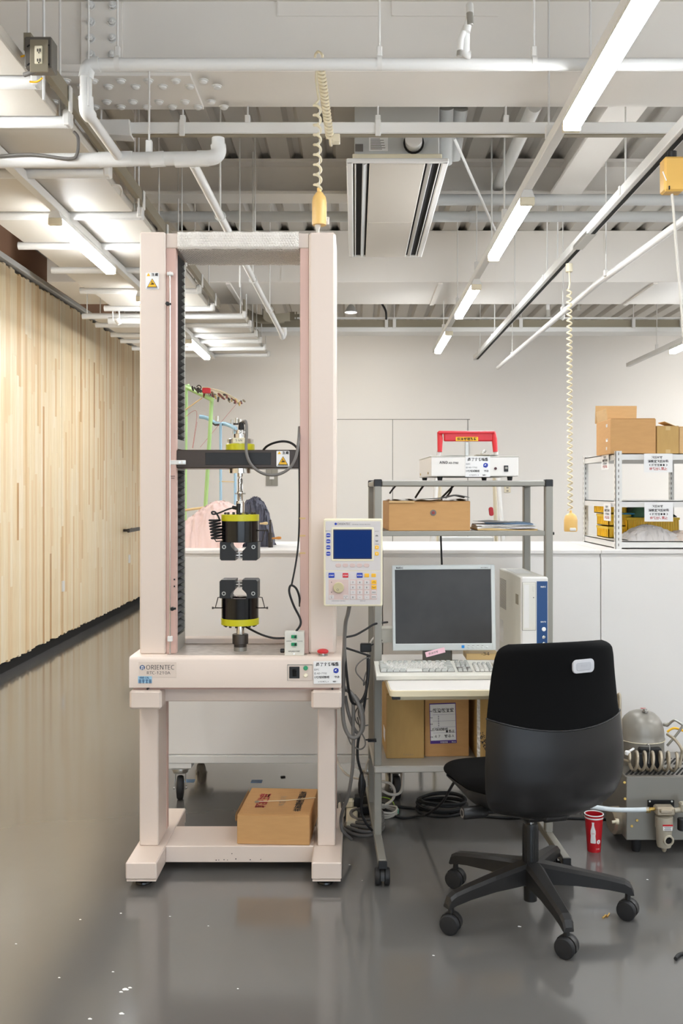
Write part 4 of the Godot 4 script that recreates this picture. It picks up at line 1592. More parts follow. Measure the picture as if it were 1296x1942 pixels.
	var outline := [Vector2(zc - 0.26, 2.4215), Vector2(zc - 0.01, 2.4225), Vector2(zc - 0.004, 2.418), Vector2(zc - 0.004, 2.366), Vector2(zc - 0.012, 2.358), Vector2(zc - 0.255, 2.3535), Vector2(zc - 0.262, 2.36), Vector2(zc - 0.26, 2.4215)]
	var run := []
	for k in outline.size() - 1:
		for j in 6:
			run.append(outline[k].lerp(outline[k + 1], j / 6.0))
	run.append(outline[0])
	g.surf(40, run.size() - 1, func(u, v):
		var r: Vector2 = run[int(round(v * (run.size() - 1)))]
		var w := sin(u * 37.0 + r.x * 60.0) * 0.0009 + sin(u * 91.0 + r.y * 80.0) * 0.0005
		return Vector3(lerpf(x_a, x_b, u), r.y + w, r.x + w))
	# bubbles of the wrap
	part("bubble_wrap", g, M.clear_film, t, "translucent bubble wrap round the top beam")
	g = geo()
	var pitch := 0.0105
	var zz := zc - 0.004
	for face in 2:
		var rows := 5 if face == 0 else 22
		for r in rows:
			for k in int((x_b - x_a - 0.01) / pitch):
				var cx := x_a + 0.006 + k * pitch + (pitch / 2 if r % 2 else 0.0)
				var cc := Vector3(cx, 2.370 + r * 0.0095, zz) if face == 0 else Vector3(cx, 2.3565 - 0.0045 * r / 22.0, zc - 0.018 - r * 0.0105)
				g.lathe([Vector2(0.0046, 0), Vector2(0.0034, 0.0016), Vector2(0, 0.0023)], 6, cc, Vector3(0, 0, 1) if face == 0 else Vector3(0, -1, 0))
	var bub := part("bubbles", g, M.clear_film, t)
	bub.set_meta("kind", "stuff")
	warning_label(lc, P(289, 533, 3.719), 0.050, 0.062)
	crosshead(t)
	grip(t, false)
	grip(t, true)
	console(t)
	jaw_box()
	taped_bits(t)

func geo_dots(pts: Array, z: float) -> Geo:
	var g := geo()
	for p in pts:
		g.cyl(Vector3(p[0], p[1], z - 0.002), Vector3(p[0], p[1], z), 0.0016 + fmod(absf(p[0]) * 37.0, 1.0) * 0.001, 6)
	return g

func taped_bits(t: Node3D):
	var col: Node3D = t.get_node("column2") if t.has_node("column2") else t.get_child(0)
	for y in [983, 1016, 1049]:
		var g := geo()
		g.box(P(574, y, 3.731), Vector3(0.022, 0.006, 0.0016))
		part("tape", g, M.kraft, t)

func crosshead(t: Node3D):
	var z0 := -3.745
	var g := geo()
	g.mm(-0.673, -0.2085, P(0, 888, 3.745).y, P(0, 853, 3.745).y, z0 - 0.20, z0, 0.003)
	var ch := part("crosshead", g, mat(rgb(66, 56, 50), 0.35, 0.3), t, "dark brown metal crosshead")
	g = geo()
	var c := P(452, 870, 3.745)
	g.box(Vector3(c.x, c.y, z0), Vector3(0.247, 0.046, 0.0024), 0.001)
	part("plate", g, M.black, ch)
	warning_label(ch, P(537, 870, 3.743), 0.049, 0.059)
	g = geo()
	g.box(P(337, 877, 3.735), Vector3(0.062, 0.0165, 0.01), 0.002)
	var br := part("stop_bracket", g, M.white_metal, ch)
	g = geo()
	for x in [341, 349]:
		g.cyl(P(x, 877, 3.731), P(x, 877, 3.727), 0.0045, 10)
	part("screw", g, M.steel, br)
	# load cell on top
	var ax := Vector3(-0.4388, 0, -3.80)
	var yt := P(0, 853, 3.745).y
	g = geo()
	g.lathe([Vector2(0.055, 0), Vector2(0.055, 0.022), Vector2(0.053, 0.024), Vector2(0, 0.024)], 32, ax + Vector3(0, yt, 0))
	var cell := part("load_cell", g, M.yellow, ch, "yellow load cell ring")
	g = geo()
	g.lathe([Vector2(0.046, 0.024), Vector2(0.046, 0.042), Vector2(0.044, 0.044), Vector2(0, 0.044)], 28, ax + Vector3(0, yt, 0))
	g.lathe([Vector2(0.05, 0.030), Vector2(0.05, 0.042), Vector2(0.046, 0.042)], 6, ax + Vector3(0, yt, 0))
	part("cell_flange", g, M.steel, cell)
	g = geo()
	g.box(ax + Vector3(0, yt + 0.036, 0.046), Vector3(0.045, 0.02, 0.004), 0.001)
	part("tag", g, M.console, cell)
	g = geo()
	lettered(g, "5 kN", 0.024, 0.009, Transform3D(Basis(), ax + Vector3(0, yt + 0.036, 0.0485)))
	part("lettering", g, M.ink, cell)
	g = geo()
	g.lathe([Vector2(0.026, 0.044), Vector2(0.026, 0.062), Vector2(0.018, 0.064), Vector2(0.016, 0.078), Vector2(0.0, 0.08)], 20, ax + Vector3(0, yt, 0))
	g.tube([ax + Vector3(-0.026, yt + 0.06, 0.01), ax + Vector3(-0.028, yt + 0.075, 0.01), ax + Vector3(0.026, yt + 0.075, 0.01), ax + Vector3(0.028, yt + 0.06, 0.01)], 0.003, 6)
	part("coupling", g, M.chrome, cell)
	g = geo()
	g.lathe([Vector2(0.011, 0.075), Vector2(0.012, 0.085), Vector2(0.010, 0.105), Vector2(0.006, 0.108)], 14, ax + Vector3(0.004, yt, 0.0))
	part("plug", g, M.black, cell)
	# grey lead that loops over the crosshead
	g = geo()
	g.tube(pix([[456, 815, 3.84], [457, 806, 3.82], [462, 799, 3.78], [467, 801, 3.74], [468, 820, 3.72], [467, 848, 3.71], [470, 868, 3.70], [480, 885, 3.70], [497, 897, 3.70], [515, 901, 3.70], [533, 898, 3.70], [550, 887, 3.70], [561, 868, 3.70], [566, 840, 3.71], [568, 810, 3.76]], 6), 0.0055, 9)
	part("cable", g, M.cable_grey, ch, "grey lead looping over the crosshead")
	g = geo()
	g.tube(pix([[500, 853, 3.86], [507, 846, 3.84], [520, 840, 3.82], [537, 837, 3.80], [552, 840, 3.79], [563, 849, 3.78], [569, 862, 3.78]], 6), 0.0045, 8)
	part("cable", g, M.rubber, ch, "black lead behind the crosshead")
	# below
	var yb := P(0, 888, 3.745).y
	g = geo()
	g.lathe([Vector2(0, -0.018), Vector2(0.042, -0.018), Vector2(0.042, 0.0)], 30, ax + Vector3(0, yb, 0))
	part("spigot", g, M.chrome, ch)
	g = geo()
	for k in 6:
		var a := TAU * k / 6.0 + 0.3
		g.cyl(ax + Vector3(cos(a) * 0.036, yb - 0.018, sin(a) * 0.036), ax + Vector3(cos(a) * 0.036, yb - 0.001, sin(a) * 0.036), 0.0045, 8)
	part("bolt", g, M.dark_steel, ch)

func grip(t: Node3D, lower: bool):
	# upper grip hangs from the crosshead, the lower one stands on the base: same body turned over
	var ax := Vector3(-0.4388, 0, -3.80)
	var face := P(0, 1027, 3.80).y if not lower else P(0, 1132, 3.80).y
	var s := 1.0 if not lower else -1.0
	var fr := Transform3D(Basis(Vector3(1, 0, 0), Vector3(0, s, 0), Vector3(0, 0, s)), ax + Vector3(-0.001 if lower else 0.0, face, 0))
	if lower:
		fr.basis = Basis(Vector3(-1, 0, 0), Vector3(0, -1, 0), Vector3(0, 0, 1))
	var r := 0.0705
	var g := geo(fr)
	g.lathe([Vector2(0, 0), Vector2(r, 0.0), Vector2(r, 0.079), Vector2(0, 0.079)], 48)
	var b := part("lower_grip" if lower else "upper_grip", g, M.black_gloss, t, "glossy black pneumatic grip with a lime band")
	g = geo(fr)
	g.lathe([Vector2(r, 0.079), Vector2(r + 0.0015, 0.0795), Vector2(r + 0.0015, 0.103), Vector2(r, 0.104), Vector2(0, 0.104)], 48)
	part("band", g, M.yellow, b, "lime yellow band")
	for k in 14:
		var a := TAU * k / 14.0 + 0.1
		g = geo(fr)
		g.cyl(Vector3(cos(a) * 0.058, 0.104, sin(a) * 0.058), Vector3(cos(a) * 0.058, 0.1115, sin(a) * 0.058), 0.0052, 8, 0.001)
		part("bolt", g, M.dark_steel, b)
	# jaw housing with the cut-out
	var jaw := PackedVector2Array([Vector2(-0.0715, -0.063), Vector2(-0.066, -0.069), Vector2(-0.0135, -0.069), Vector2(-0.0135, -0.034), Vector2(-0.021, -0.027), Vector2(-0.029, -0.018), Vector2(-0.032, -0.008), Vector2(-0.027, 0.0), Vector2(-0.0715, 0.0)])
	for side in [1, -1]:
		var pl := PackedVector2Array()
		for p in jaw:
			pl.append(Vector2(p.x * side, p.y))
		g = geo(fr)
		g.prism(pl, -0.05, 0.05, 0.0015)
		part("jaw_block", g, M.black, b)
		g = geo(fr)
		for z in [0.0505]:
			g.lathe([Vector2(0.0045, 0.0), Vector2(0.0075, 0.0), Vector2(0.0075, 0.0015), Vector2(0.0045, 0.0015)], 16, Vector3(side * 0.0555, -0.018, z), Vector3(0, 0, 1))
		part("pin_ring", g, M.steel, b)
		g = geo(fr)
		g.mm(side * 0.0135, side * 0.004, -0.062, -0.040, -0.03, 0.03, 0.001)
		g.mm(side * 0.0045, side * 0.0008, -0.066, -0.036, -0.03, 0.03)
		part("jaw_face", g, M.chrome, b)
		g = geo(fr)
		for y in [-0.045, -0.056]:
			g.cyl(Vector3(side * 0.0135, y, 0.031), Vector3(side * 0.003, y, 0.031), 0.0028, 8)
		part("screw", g, M.dark_steel, b)
		# side levers
		g = geo(fr)
		g.tube([Vector3(side * 0.070, 0.0, 0.0), Vector3(side * 0.084, 0.002, 0.0), Vector3(side * 0.094, 0.040, 0.0), Vector3(side * 0.070, 0.042, 0.0)] if side > 0 or lower else [Vector3(-0.07, 0.002, 0), Vector3(-0.092, 0.0, 0), Vector3(-0.1, 0.012, 0)], 0.0022, 6)
		g.cyl(Vector3(side * 0.07, 0.042, 0.0), Vector3(side * 0.105, 0.042, 0.0), 0.0022, 8)
		g.cyl(Vector3(side * 0.101, 0.042, 0.0), Vector3(side * 0.107, 0.042, 0.0), 0.0045, 8)
		part("lever", g, M.dark_steel, b)
	g = geo(fr)
	g.lathe([Vector2(0.0, -0.004), Vector2(0.03, -0.003), Vector2(0.034, 0.0)], 20)
	part("piston", g, M.chrome, b)
	if lower:
		g = geo(fr)
		g.lathe([Vector2(0.020, 0.104), Vector2(0.022, 0.120), Vector2(0.0225, 0.132), Vector2(0.017, 0.152)], 22)
		var yy := 0.104
		var nk := geo(Transform3D(Basis(), ax))
		var y_top := P(0, 1186, 3.80).y
		nk.lathe([Vector2(0.0135, 0), Vector2(0.015, -0.018), Vector2(0.0155, -0.042), Vector2(0.0155, -0.05)].map(func(p): return Vector2(p.x, y_top + p.y)), 22)
		part("neck", nk, M.chrome, b)
		g = geo(Transform3D(Basis(), ax))
		var ys := P(0, 1239, 3.80).y
		g.lathe([Vector2(0.0245, 0.8415), Vector2(0.0245, 0.868), Vector2(0.0305, 0.870), Vector2(0.0305, 0.904), Vector2(0.029, 0.906), Vector2(0.0, 0.906)], 26)
		part("collar", g, M.dark_steel, b)
		g = geo(Transform3D(Basis(), ax))
		g.lathe([Vector2(0.0248, 0.8415), Vector2(0.0248, 0.857), Vector2(0.0244, 0.858)], 26)
		part("collar_base", g, M.grey_case, b)
		g = geo()
		g.tube(pix([[464, 1187, 3.82], [480, 1196, 3.79], [500, 1205, 3.76], [520, 1210, 3.74], [542, 1210, 3.72]], 6), 0.0042, 8)
		part("air_hose", g, M.rubber, b)
	else:
		g = geo(Transform3D(Basis(), ax))
		var f := func(y): return P(0, y, 3.80).y
		g.lathe([Vector2(0.012, f.call(975)), Vector2(0.0165, f.call(973)), Vector2(0.0165, f.call(954)), Vector2(0.0145, f.call(950)), Vector2(0.0105, f.call(949)), Vector2(0.0105, f.call(938)), Vector2(0.012, f.call(937)), Vector2(0.012, f.call(933)), Vector2(0.009, f.call(931)), Vector2(0.009, f.call(910)), Vector2(0.007, f.call(908)), Vector2(0.007, f.call(905)), Vector2(0.0105, f.call(904)), Vector2(0.0105, f.call(897)), Vector2(0.006, f.call(896))], 22)
		part("shaft", g, M.chrome, b)
		g = geo(Transform3D(Basis(), ax))
		g.cyl(Vector3(-0.02, f.call(936), 0.0), Vector3(0.02, f.call(936), 0.0), 0.003, 8)
		g.cyl(Vector3(0, f.call(915), 0.0), Vector3(0, f.call(915), 0.014), 0.003, 8)
		part("pin", g, M.steel, b)
		g = geo(Transform3D(Basis(), ax))
		g.cyl(Vector3(-0.03, f.call(962), 0.012), Vector3(-0.008, f.call(964), 0.012), 0.007, 12, 0.002)
		g.cyl(Vector3(-0.005, f.call(976), 0.016), Vector3(-0.005, f.call(955), 0.016), 0.008, 12)
		part("air_fitting", g, M.black, b)
		g = geo()
		g.tube(pix([[449, 963, 3.84], [435, 965, 3.82], [415, 973, 3.80], [404, 975, 3.80], [402, 971, 3.80], [408, 971, 3.80], [414, 979, 3.80], [417, 987, 3.80]], 6) + coil(P(407, 985, 3.8), P(412, 1022, 3.8), 0.021, 6.5, 14), 0.0034, 7)
		part("air_hose", g, M.rubber, b, "black coiled air hose")

func console(t: Node3D):
	var z := 3.60
	var o := P(670, 1067, z)
	var fr := Transform3D(Basis(), o)
	var px := z / FOCAL
	var c := thing("control_console", "cream control console with a blue screen fixed to the machine's right column", "control console", o + Vector3(0, -0.158, 0))
	var L := func(x, y): return Vector3((x - 670.0) * px, (1067.0 - y) * px, 0)
	var g := geo(fr)
	g.at(fr * off(0, 0, -0.045))
	g.prism(rrect(0.2135, 0.3165, 0.006), 0.0, 0.045, 0.003)
	part("casing", g, M.console, c)
	g = geo(fr)
	g.prism(rrect(0.199, 0.178, 0.004, 4, Vector2(0, 0.061)), 0.0, 0.0015)
	g.prism(rrect(0.199, 0.120, 0.004, 4, Vector2(0, -0.091)), 0.0, 0.0015)
	var fc := part("face", g, M.console_face, c)
	var a: Vector3 = L.call(669, 1032)
	g = geo(fr)
	g.prism(rrect(0.153, 0.122, 0.004, 4, Vector2(a.x, a.y)), 0.0, 0.003, 0.001)
	part("screen_bezel", g, M.console, c)
	g = geo(fr)
	g.prism(rrect(0.140, 0.107, 0.001, 2, Vector2(a.x, a.y)), 0.0, 0.0034)
	var sb := part("screen_edge", g, mat(rgb(20, 24, 70), 0.3), c)
	g = geo(fr)
	g.prism(rrect(0.133, 0.100, 0.001, 2, Vector2(a.x, a.y)), 0.0, 0.0038)
	part("screen", g, M.blue_screen, c, "dark blue screen")
	# keys
	var keys := []
	for y in [1015, 1026.5, 1038, 1050]:
		keys.append([623, y, 0.0145, 0.0145, 0.004, M.blue, M.paper, "MENU"])
	for y in [1038, 1050]:
		keys.append([715, y, 0.0135, 0.0135, 0.004, M.amber, M.paper, "o"])
	for x in [642, 655.5, 669, 682, 695.5]:
		keys.append([x, 1072, 0.0205, 0.0135, 0.0066, M.key_pink, null, ""])
	keys.append([629, 1091, 0.0215, 0.0175, 0.002, M.blue, M.paper, "START"])
	keys.append([655.5, 1091, 0.0205, 0.0165, 0.002, M.red, M.paper, "STOP"])
	keys.append([682.5, 1091, 0.0215, 0.0175, 0.002, M.blue, M.paper, "RETURN"])
	keys.append([696, 1091, 0.0165, 0.013, 0.002, M.amber, M.ochre_dark, "SET Z"])
	keys.append([709, 1091, 0.0165, 0.0125, 0.002, M.amber, M.ochre_dark, "SPEED"])
	var caps := [["7", "8", "9"], ["4", "5", "6"], ["1", "2", "3"], ["0", "-", "."]]
	for r in 4:
		for q in 3:
			keys.append([669.5 + q * 13.2, 1104.5 + r * 9.4, 0.0185, 0.0145, 0.0012, M.console_face, M.ink, caps[r][q]])
	keys.append([709.5, 1104, 0.018, 0.0145, 0.0012, M.amber, M.ink, "^"])
	keys.append([709.5, 1113.5, 0.018, 0.0145, 0.0012, M.amber, M.ink, "v"])
	keys.append([709.5, 1123, 0.0175, 0.0125, 0.0012, M.console_face, M.ink, "CANCEL"])
	keys.append([709.5, 1132, 0.0175, 0.0125, 0.0012, M.console_face, M.ink, "ENTER"])
	# pink fields
	g = geo(fr)
	a = L.call(642.5, 1118)
	g.prism(rrect(0.0725, 0.073, 0.001, 2, Vector2(a.x, a.y)), 0.0, 0.002)
	a = L.call(689.5, 1118)
	g.prism(rrect(0.098, 0.073, 0.001, 2, Vector2(a.x, a.y)), 0.0, 0.002)
	part("key_field", g, M.key_pink, fc)
	for k in keys:
		a = L.call(k[0], k[1])
		g = geo(fr)
		g.prism(rrect(k[2], k[3], k[4], 4, Vector2(a.x, a.y)), 0.0, 0.0036, 0.0006)
		var kk := part("key", g, k[5], c)
		if k[6] != null:
			g = geo(fr)
			var s: String = k[7]
			if s == "^" or s == "v":
				var d := 1.0 if s == "^" else -1.0
				g.tube([a + Vector3(-0.006, -0.0018 * d, 0.004), a + Vector3(0, 0.0018 * d, 0.004), a + Vector3(0.006, -0.0018 * d, 0.004)], 0.0008, 5)
			else:
				lettered(g, s, k[2] * (0.78 if s.length() > 1 else (0.2 if s != "1" else 0.08)), k[3] * (0.26 if s.length() > 1 else (0.42 if s != "-" and s != "." else 0.08)), Transform3D(Basis(), a + Vector3(0, 0, 0.0038)), bold)
			part("legend", g, k[6], kk)
	# printing
	g = geo(fr)
	lettered(g, "ORIENTEC", 0.047, 0.0075, Transform3D(Basis(), L.call(652.5, 993.5) + Vector3(0, 0, 0.0018)))
	lettered(g, "UNIVERSAL TESTING MACHINE", 0.066, 0.0028, Transform3D(Basis(), L.call(685.5, 994.5) + Vector3(0, 0, 0.0018)))
	lettered(g, "MENU", 0.018, 0.003, Transform3D(Basis(), L.call(622.5, 1007) + Vector3(0, 0, 0.0018)))
	lettered(g, "PAGE", 0.013, 0.002, Transform3D(Basis(), L.call(715, 1007.5) + Vector3(0, 0, 0.0018)))
	lettered(g, "ITEM", 0.013, 0.003, Transform3D(Basis(), L.call(715, 1032) + Vector3(0, 0, 0.0018)))
	lettered(g, "CROSSHEAD CONTROL", 0.05, 0.0028, Transform3D(Basis(), L.call(642.5, 1139.5) + Vector3(0, 0, 0.0018)))
	lettered(g, "DATA SET", 0.02, 0.0028, Transform3D(Basis(), L.call(688.5, 1139.5) + Vector3(0, 0, 0.0018)))
	for q in [[1016, 1.0], [1026, -1.0]]:
		a = L.call(715, q[0]) + Vector3(0, 0, 0.0018)
		for dy in [-0.0012, 0.0016]:
			g.tube([a + Vector3(-0.0045, dy - 0.001 * q[1], 0), a + Vector3(0, dy + 0.0012 * q[1], 0), a + Vector3(0.0045, dy - 0.001 * q[1], 0)], 0.0007, 4)
	for q in [[629, 1104], [629, 1123]]:
		g.cyl(L.call(q[0], q[1]), L.call(q[0], q[1]) + Vector3(0, 0, 0.0026), 0.0016, 8)
	part("printing", g, M.ink, fc)
	g = geo(fr)
	g.cyl(L.call(637, 993.5), L.call(637, 993.5) + Vector3(0, 0, 0.0022), 0.0045, 18)
	part("emblem", g, M.blue, fc)
	for x in [629, 656]:
		a = L.call(x, 1132)
		g = geo(fr)
		g.prism(rrect(0.0175, 0.014, 0.001, 2, Vector2(a.x, a.y)), 0.0, 0.0036, 0.0006)
		var kk := part("key", g, M.console_face, c)
		g = geo(fr)
		lettered(g, "UP" if x == 629 else "RETURN", 0.005 if x == 629 else 0.013, 0.0028, Transform3D(Basis(), a + Vector3(0, 0.003, 0.0038)))
		g.cyl(a + Vector3(0, -0.0025, 0.003), a + Vector3(0, -0.0025, 0.004), 0.0014, 8)
		part("legend", g, M.ink, kk)
	g = geo(fr)
	a = L.call(642.5, 1114)
	g.cyl(a, a + Vector3(0, 0, 0.014), 0.0195, 28, 0.002)
	var kn := part("dial", g, M.khaki, c, "khaki dial")
	g = geo(fr)
	g.lathe([Vector2(0.0028, 0), Vector2(0.0045, 0), Vector2(0.0045, 0.0006), Vector2(0.0028, 0.0006)], 12, a + Vector3(-0.003, -0.0075, 0.014), Vector3(0, 0, 1))
	part("finger_dent", g, M.tray, kn)

func jaw_box():
	var t := thing("switch_box", "small pale grey air jaw control box standing on the machine base", "control box", P(558, 1243, 3.69))
	var g := geo()
	g.mm(P(540, 0, 3.69).x, P(577, 0, 3.69).x, 0.8415, P(0, 1198, 3.69).y, -3.73, -3.69, 0.0015)
	part("casing", g, M.pc, t)
	for y in [1207.5, 1222]:
		g = geo()
		g.box(P(558, y, 3.689), Vector3(0.021, 0.012, 0.006), 0.001)
		var s := part("switch", g, M.green, t, "green rocker switch")
		g = geo()
		g.box(P(560.5, y, 3.684), Vector3(0.006, 0.009, 0.003), 0.001)
		part("rocker", g, M.black, s)
	g = geo()
	lettered(g, "OPEN", 0.018, 0.004, Transform3D(Basis(), P(548, 1216, 3.688)))
	lettered(g, "CLOSE", 0.02, 0.004, Transform3D(Basis(), P(569, 1216, 3.688)))
	lettered(g, "UPPER", 0.014, 0.003, Transform3D(Basis(), P(558, 1213, 3.688)))
	lettered(g, "LOWER", 0.014, 0.003, Transform3D(Basis(), P(558, 1227, 3.688)))
	lettered(g, "AIR JAW CONT", 0.043, 0.0052, Transform3D(Basis(), P(558, 1235.5, 3.688)), bold)
	part("printing", g, M.ink, t)
	g = geo()
	for y in [1201, 1240]:
		g.cyl(P(558, y, 3.69), P(558, y, 3.687), 0.003, 10)
	part("screw", g, M.steel, t)
	g = geo()
	g.cyl(P(540, 1234, 3.71), P(532, 1234, 3.71), 0.008, 12, 0.002)
	part("strain_relief", g, M.black, t)
	g = geo()
	g.tube(pix([[562, 1197, 3.71], [570, 1185, 3.71], [569, 1172, 3.72], [558, 1150, 3.72], [550, 1128, 3.72], [549, 1116, 3.72], [553, 1110, 3.72], [562, 1116, 3.72], [568, 1132, 3.73], [569, 1150, 3.74]], 6), 0.0042, 8)
	g.tube(pix([[553, 1111, 3.72], [561, 1070, 3.73], [566, 1030, 3.74], [568, 980, 3.74], [568, 900, 3.74], [567, 815, 3.75]], 6), 0.0034, 8)
	part("cable", g, M.rubber, t, "black lead knotted beside the box")

const TROLLEY_AT := Vector3(0.0746, 0, -3.915)
const TROLLEY_TURN := 2.3
func trolley_frame() -> Transform3D:
	return Transform3D(Basis(Vector3.UP, deg_to_rad(TROLLEY_TURN)), TROLLEY_AT)

func trolley():
	var t := thing("computer_trolley", "tall grey steel computer trolley with shelves, white tabletop and castors", "trolley", TROLLEY_AT, TROLLEY_TURN)
	var fr := t.transform
	var w := 0.71
	var dp := 0.41
	for q in [[0.0, 0.0], [w - 0.03, 0.0], [0.0, -dp], [w - 0.03, -dp]]:
		var g := geo(fr)
		g.mm(q[0], q[0] + 0.03, 0.10, 1.472, q[1] - 0.034, q[1], 0.003)
		g.mm(q[0] + 0.005, q[0] + 0.025, 0.10, 1.47, q[1], q[1] + 0.0008)
		part("post", g, M.grey_post, t)
		g = geo(fr)
		g.mm(q[0] - 0.001, q[0] + 0.031, 1.468, 1.498, q[1] - 0.035, q[1] + 0.001, 0.003)
		part("corner_cap", g, M.black, t, "black corner cap")
	for z in [0.0, -dp]:
		var g := geo(fr)
		g.mm(0.031, w - 0.031, 1.471, 1.491, z - 0.034, z, 0.003)
		part("top_bar", g, M.grey_post, t)
	for x in [0.0, w - 0.03]:
		var g := geo(fr)
		g.mm(x, x + 0.03, 1.471, 1.491, -dp, -0.034, 0.003)
		part("top_bar", g, M.grey_post, t)
	var g := geo(fr)
	g.mm(0.01, w - 0.01, 1.488, 1.4935, -dp - 0.01, -0.02, 0.001)
	part("top_board", g, M.white_metal, t)
	g = geo(fr)
	g.mm(0.031, w - 0.031, 1.274, 1.2935, -dp - 0.02, -0.002, 0.002)
	part("shelf", g, M.grey_post, t)
	g = geo(fr)
	for q in [[w + 0.001, -0.016, 1.283], [w + 0.001, -0.016, 0.36]]:
		g.cyl(Vector3(w, q[2], -0.016), Vector3(w + 0.008, q[2], -0.016), 0.006, 8)
	part("bolt", g, M.black, t)
	# tabletop
	g = geo(fr * Transform3D(Basis(Vector3(1, 0, 0), Vector3(0, 0, -1), Vector3(0, 1, 0)), Vector3(0.036 + 0.335, 0.716, 0.0)))
	g.prism(rrect(0.67, 0.78, 0.02, 5, Vector2(0, 0.03)), 0.0, 0.0215, 0.002)
	var tt := part("tabletop", g, M.cream, t)
	g = geo(fr * Transform3D(Basis(Vector3(1, 0, 0), Vector3(0, 0, -1), Vector3(0, 1, 0)), Vector3(0.036 + 0.335, 0.737, 0.0)))
	g.prism(rrect(0.662, 0.772, 0.018, 5, Vector2(0, 0.03)), 0.0, 0.003, 0.001)
	part("white_laminate", g, M.white, tt)
	g = geo(fr)
	g.mm(0.062, 0.70, 0.696, 0.716, 0.29, 0.325, 0.004)
	part("front_rail", g, M.cream, tt)
	g = geo(fr)
	g.mm(0.045, 0.075, 0.70, 0.7155, 0.30, 0.335, 0.002)
	part("bracket", g, M.black, tt)
	g = geo(fr)
	g.mm(0.0, 0.69, 0.345, 0.372, -0.45, 0.012, 0.004)
	part("lower_shelf", g, M.shelf_grey, t)
	for x in [0.0, w - 0.03]:
		g = geo(fr)
		g.mm(x, x + 0.03, 0.068, 0.10, -0.66, 0.27, 0.003)
		var ft := part("foot_bar", g, M.grey_post, t)
		g = geo(fr)
		g.mm(x - 0.001, x + 0.031, 0.069, 0.099, 0.27, 0.278, 0.002)
		part("end_plug", g, M.black, ft)
		for z in [0.245, -0.63]:
			castor(ft, fr * Vector3(x + 0.016, 0.068, z), 0.032, 0.0 if z > 0 else 50.0)

func castor(parent: Node3D, top: Vector3, r: float, yaw: float, m: Material = null, called := "castor") -> Node3D:
	# twin-wheel castor hanging from a point
	var fr := turned(Vector3(top.x, 0, top.z), yaw)
	var g := geo(fr)
	g.cyl(Vector3(0, r * 1.2, 0), Vector3(0, top.y + 0.002, 0), r * 0.3, 10)
	var hood := PackedVector2Array()
	for k in 9:
		var a := deg_to_rad(-10.0 + 200.0 * k / 8.0)
		hood.append(Vector2(cos(a) * r * 1.08, r + sin(a) * r * 1.08))
	for k in 9:
		var a := deg_to_rad(190.0 - 200.0 * k / 8.0)
		hood.append(Vector2(cos(a) * r * 0.6, r + sin(a) * r * 0.6))
	g.at(fr * Transform3D(Basis(Vector3(0, 0, 1), Vector3(0, 1, 0), Vector3(-1, 0, 0)), Vector3.ZERO))
	g.prism(hood, -r * 0.22, r * 0.22)
	var o := part(called, g, m if m else M.base_plastic, parent)
	for s in [-1, 1]:
		g = geo(fr)
		g.lathe([Vector2(0, 0.0), Vector2(r * 0.86, 0.0), Vector2(r, r * 0.14), Vector2(r, r * 0.5), Vector2(r * 0.9, r * 0.64), Vector2(r * 0.55, r * 0.68), Vector2(0, r * 0.7)], 26, Vector3(s * r * 0.2, r, 0), Vector3(s, 0, 0))
		part("wheel", g, M.rubber, o)
	return o

func card_box(called: String, label: String, category: String, fr: Transform3D, w: float, h: float, d: float, m: Material, flaps := true, group := "") -> Node3D:
	# closed carton: front face at z = 0, base at y = 0, centred in x
	var t := Node3D.new()
	t.name = numbered(called)
	t.transform = fr
	meta(t, label, category, group)
	add_child(t)
	var g := geo(fr)
	g.mm(-w / 2, w / 2, 0.0, h, -d, 0.0, 0.002)
	part("carton", g, m, t)
	if flaps:
		g = geo(fr)
		g.mm(-w / 2 + 0.001, w / 2 - 0.001, h, h + 0.0025, -d + 0.001, -d / 2 - 0.001, 0.001)
		g.mm(-w / 2 + 0.001, w / 2 - 0.001, h, h + 0.003, -d / 2 + 0.001, -0.001, 0.001)
		part("flap", g, m, t)
	return t

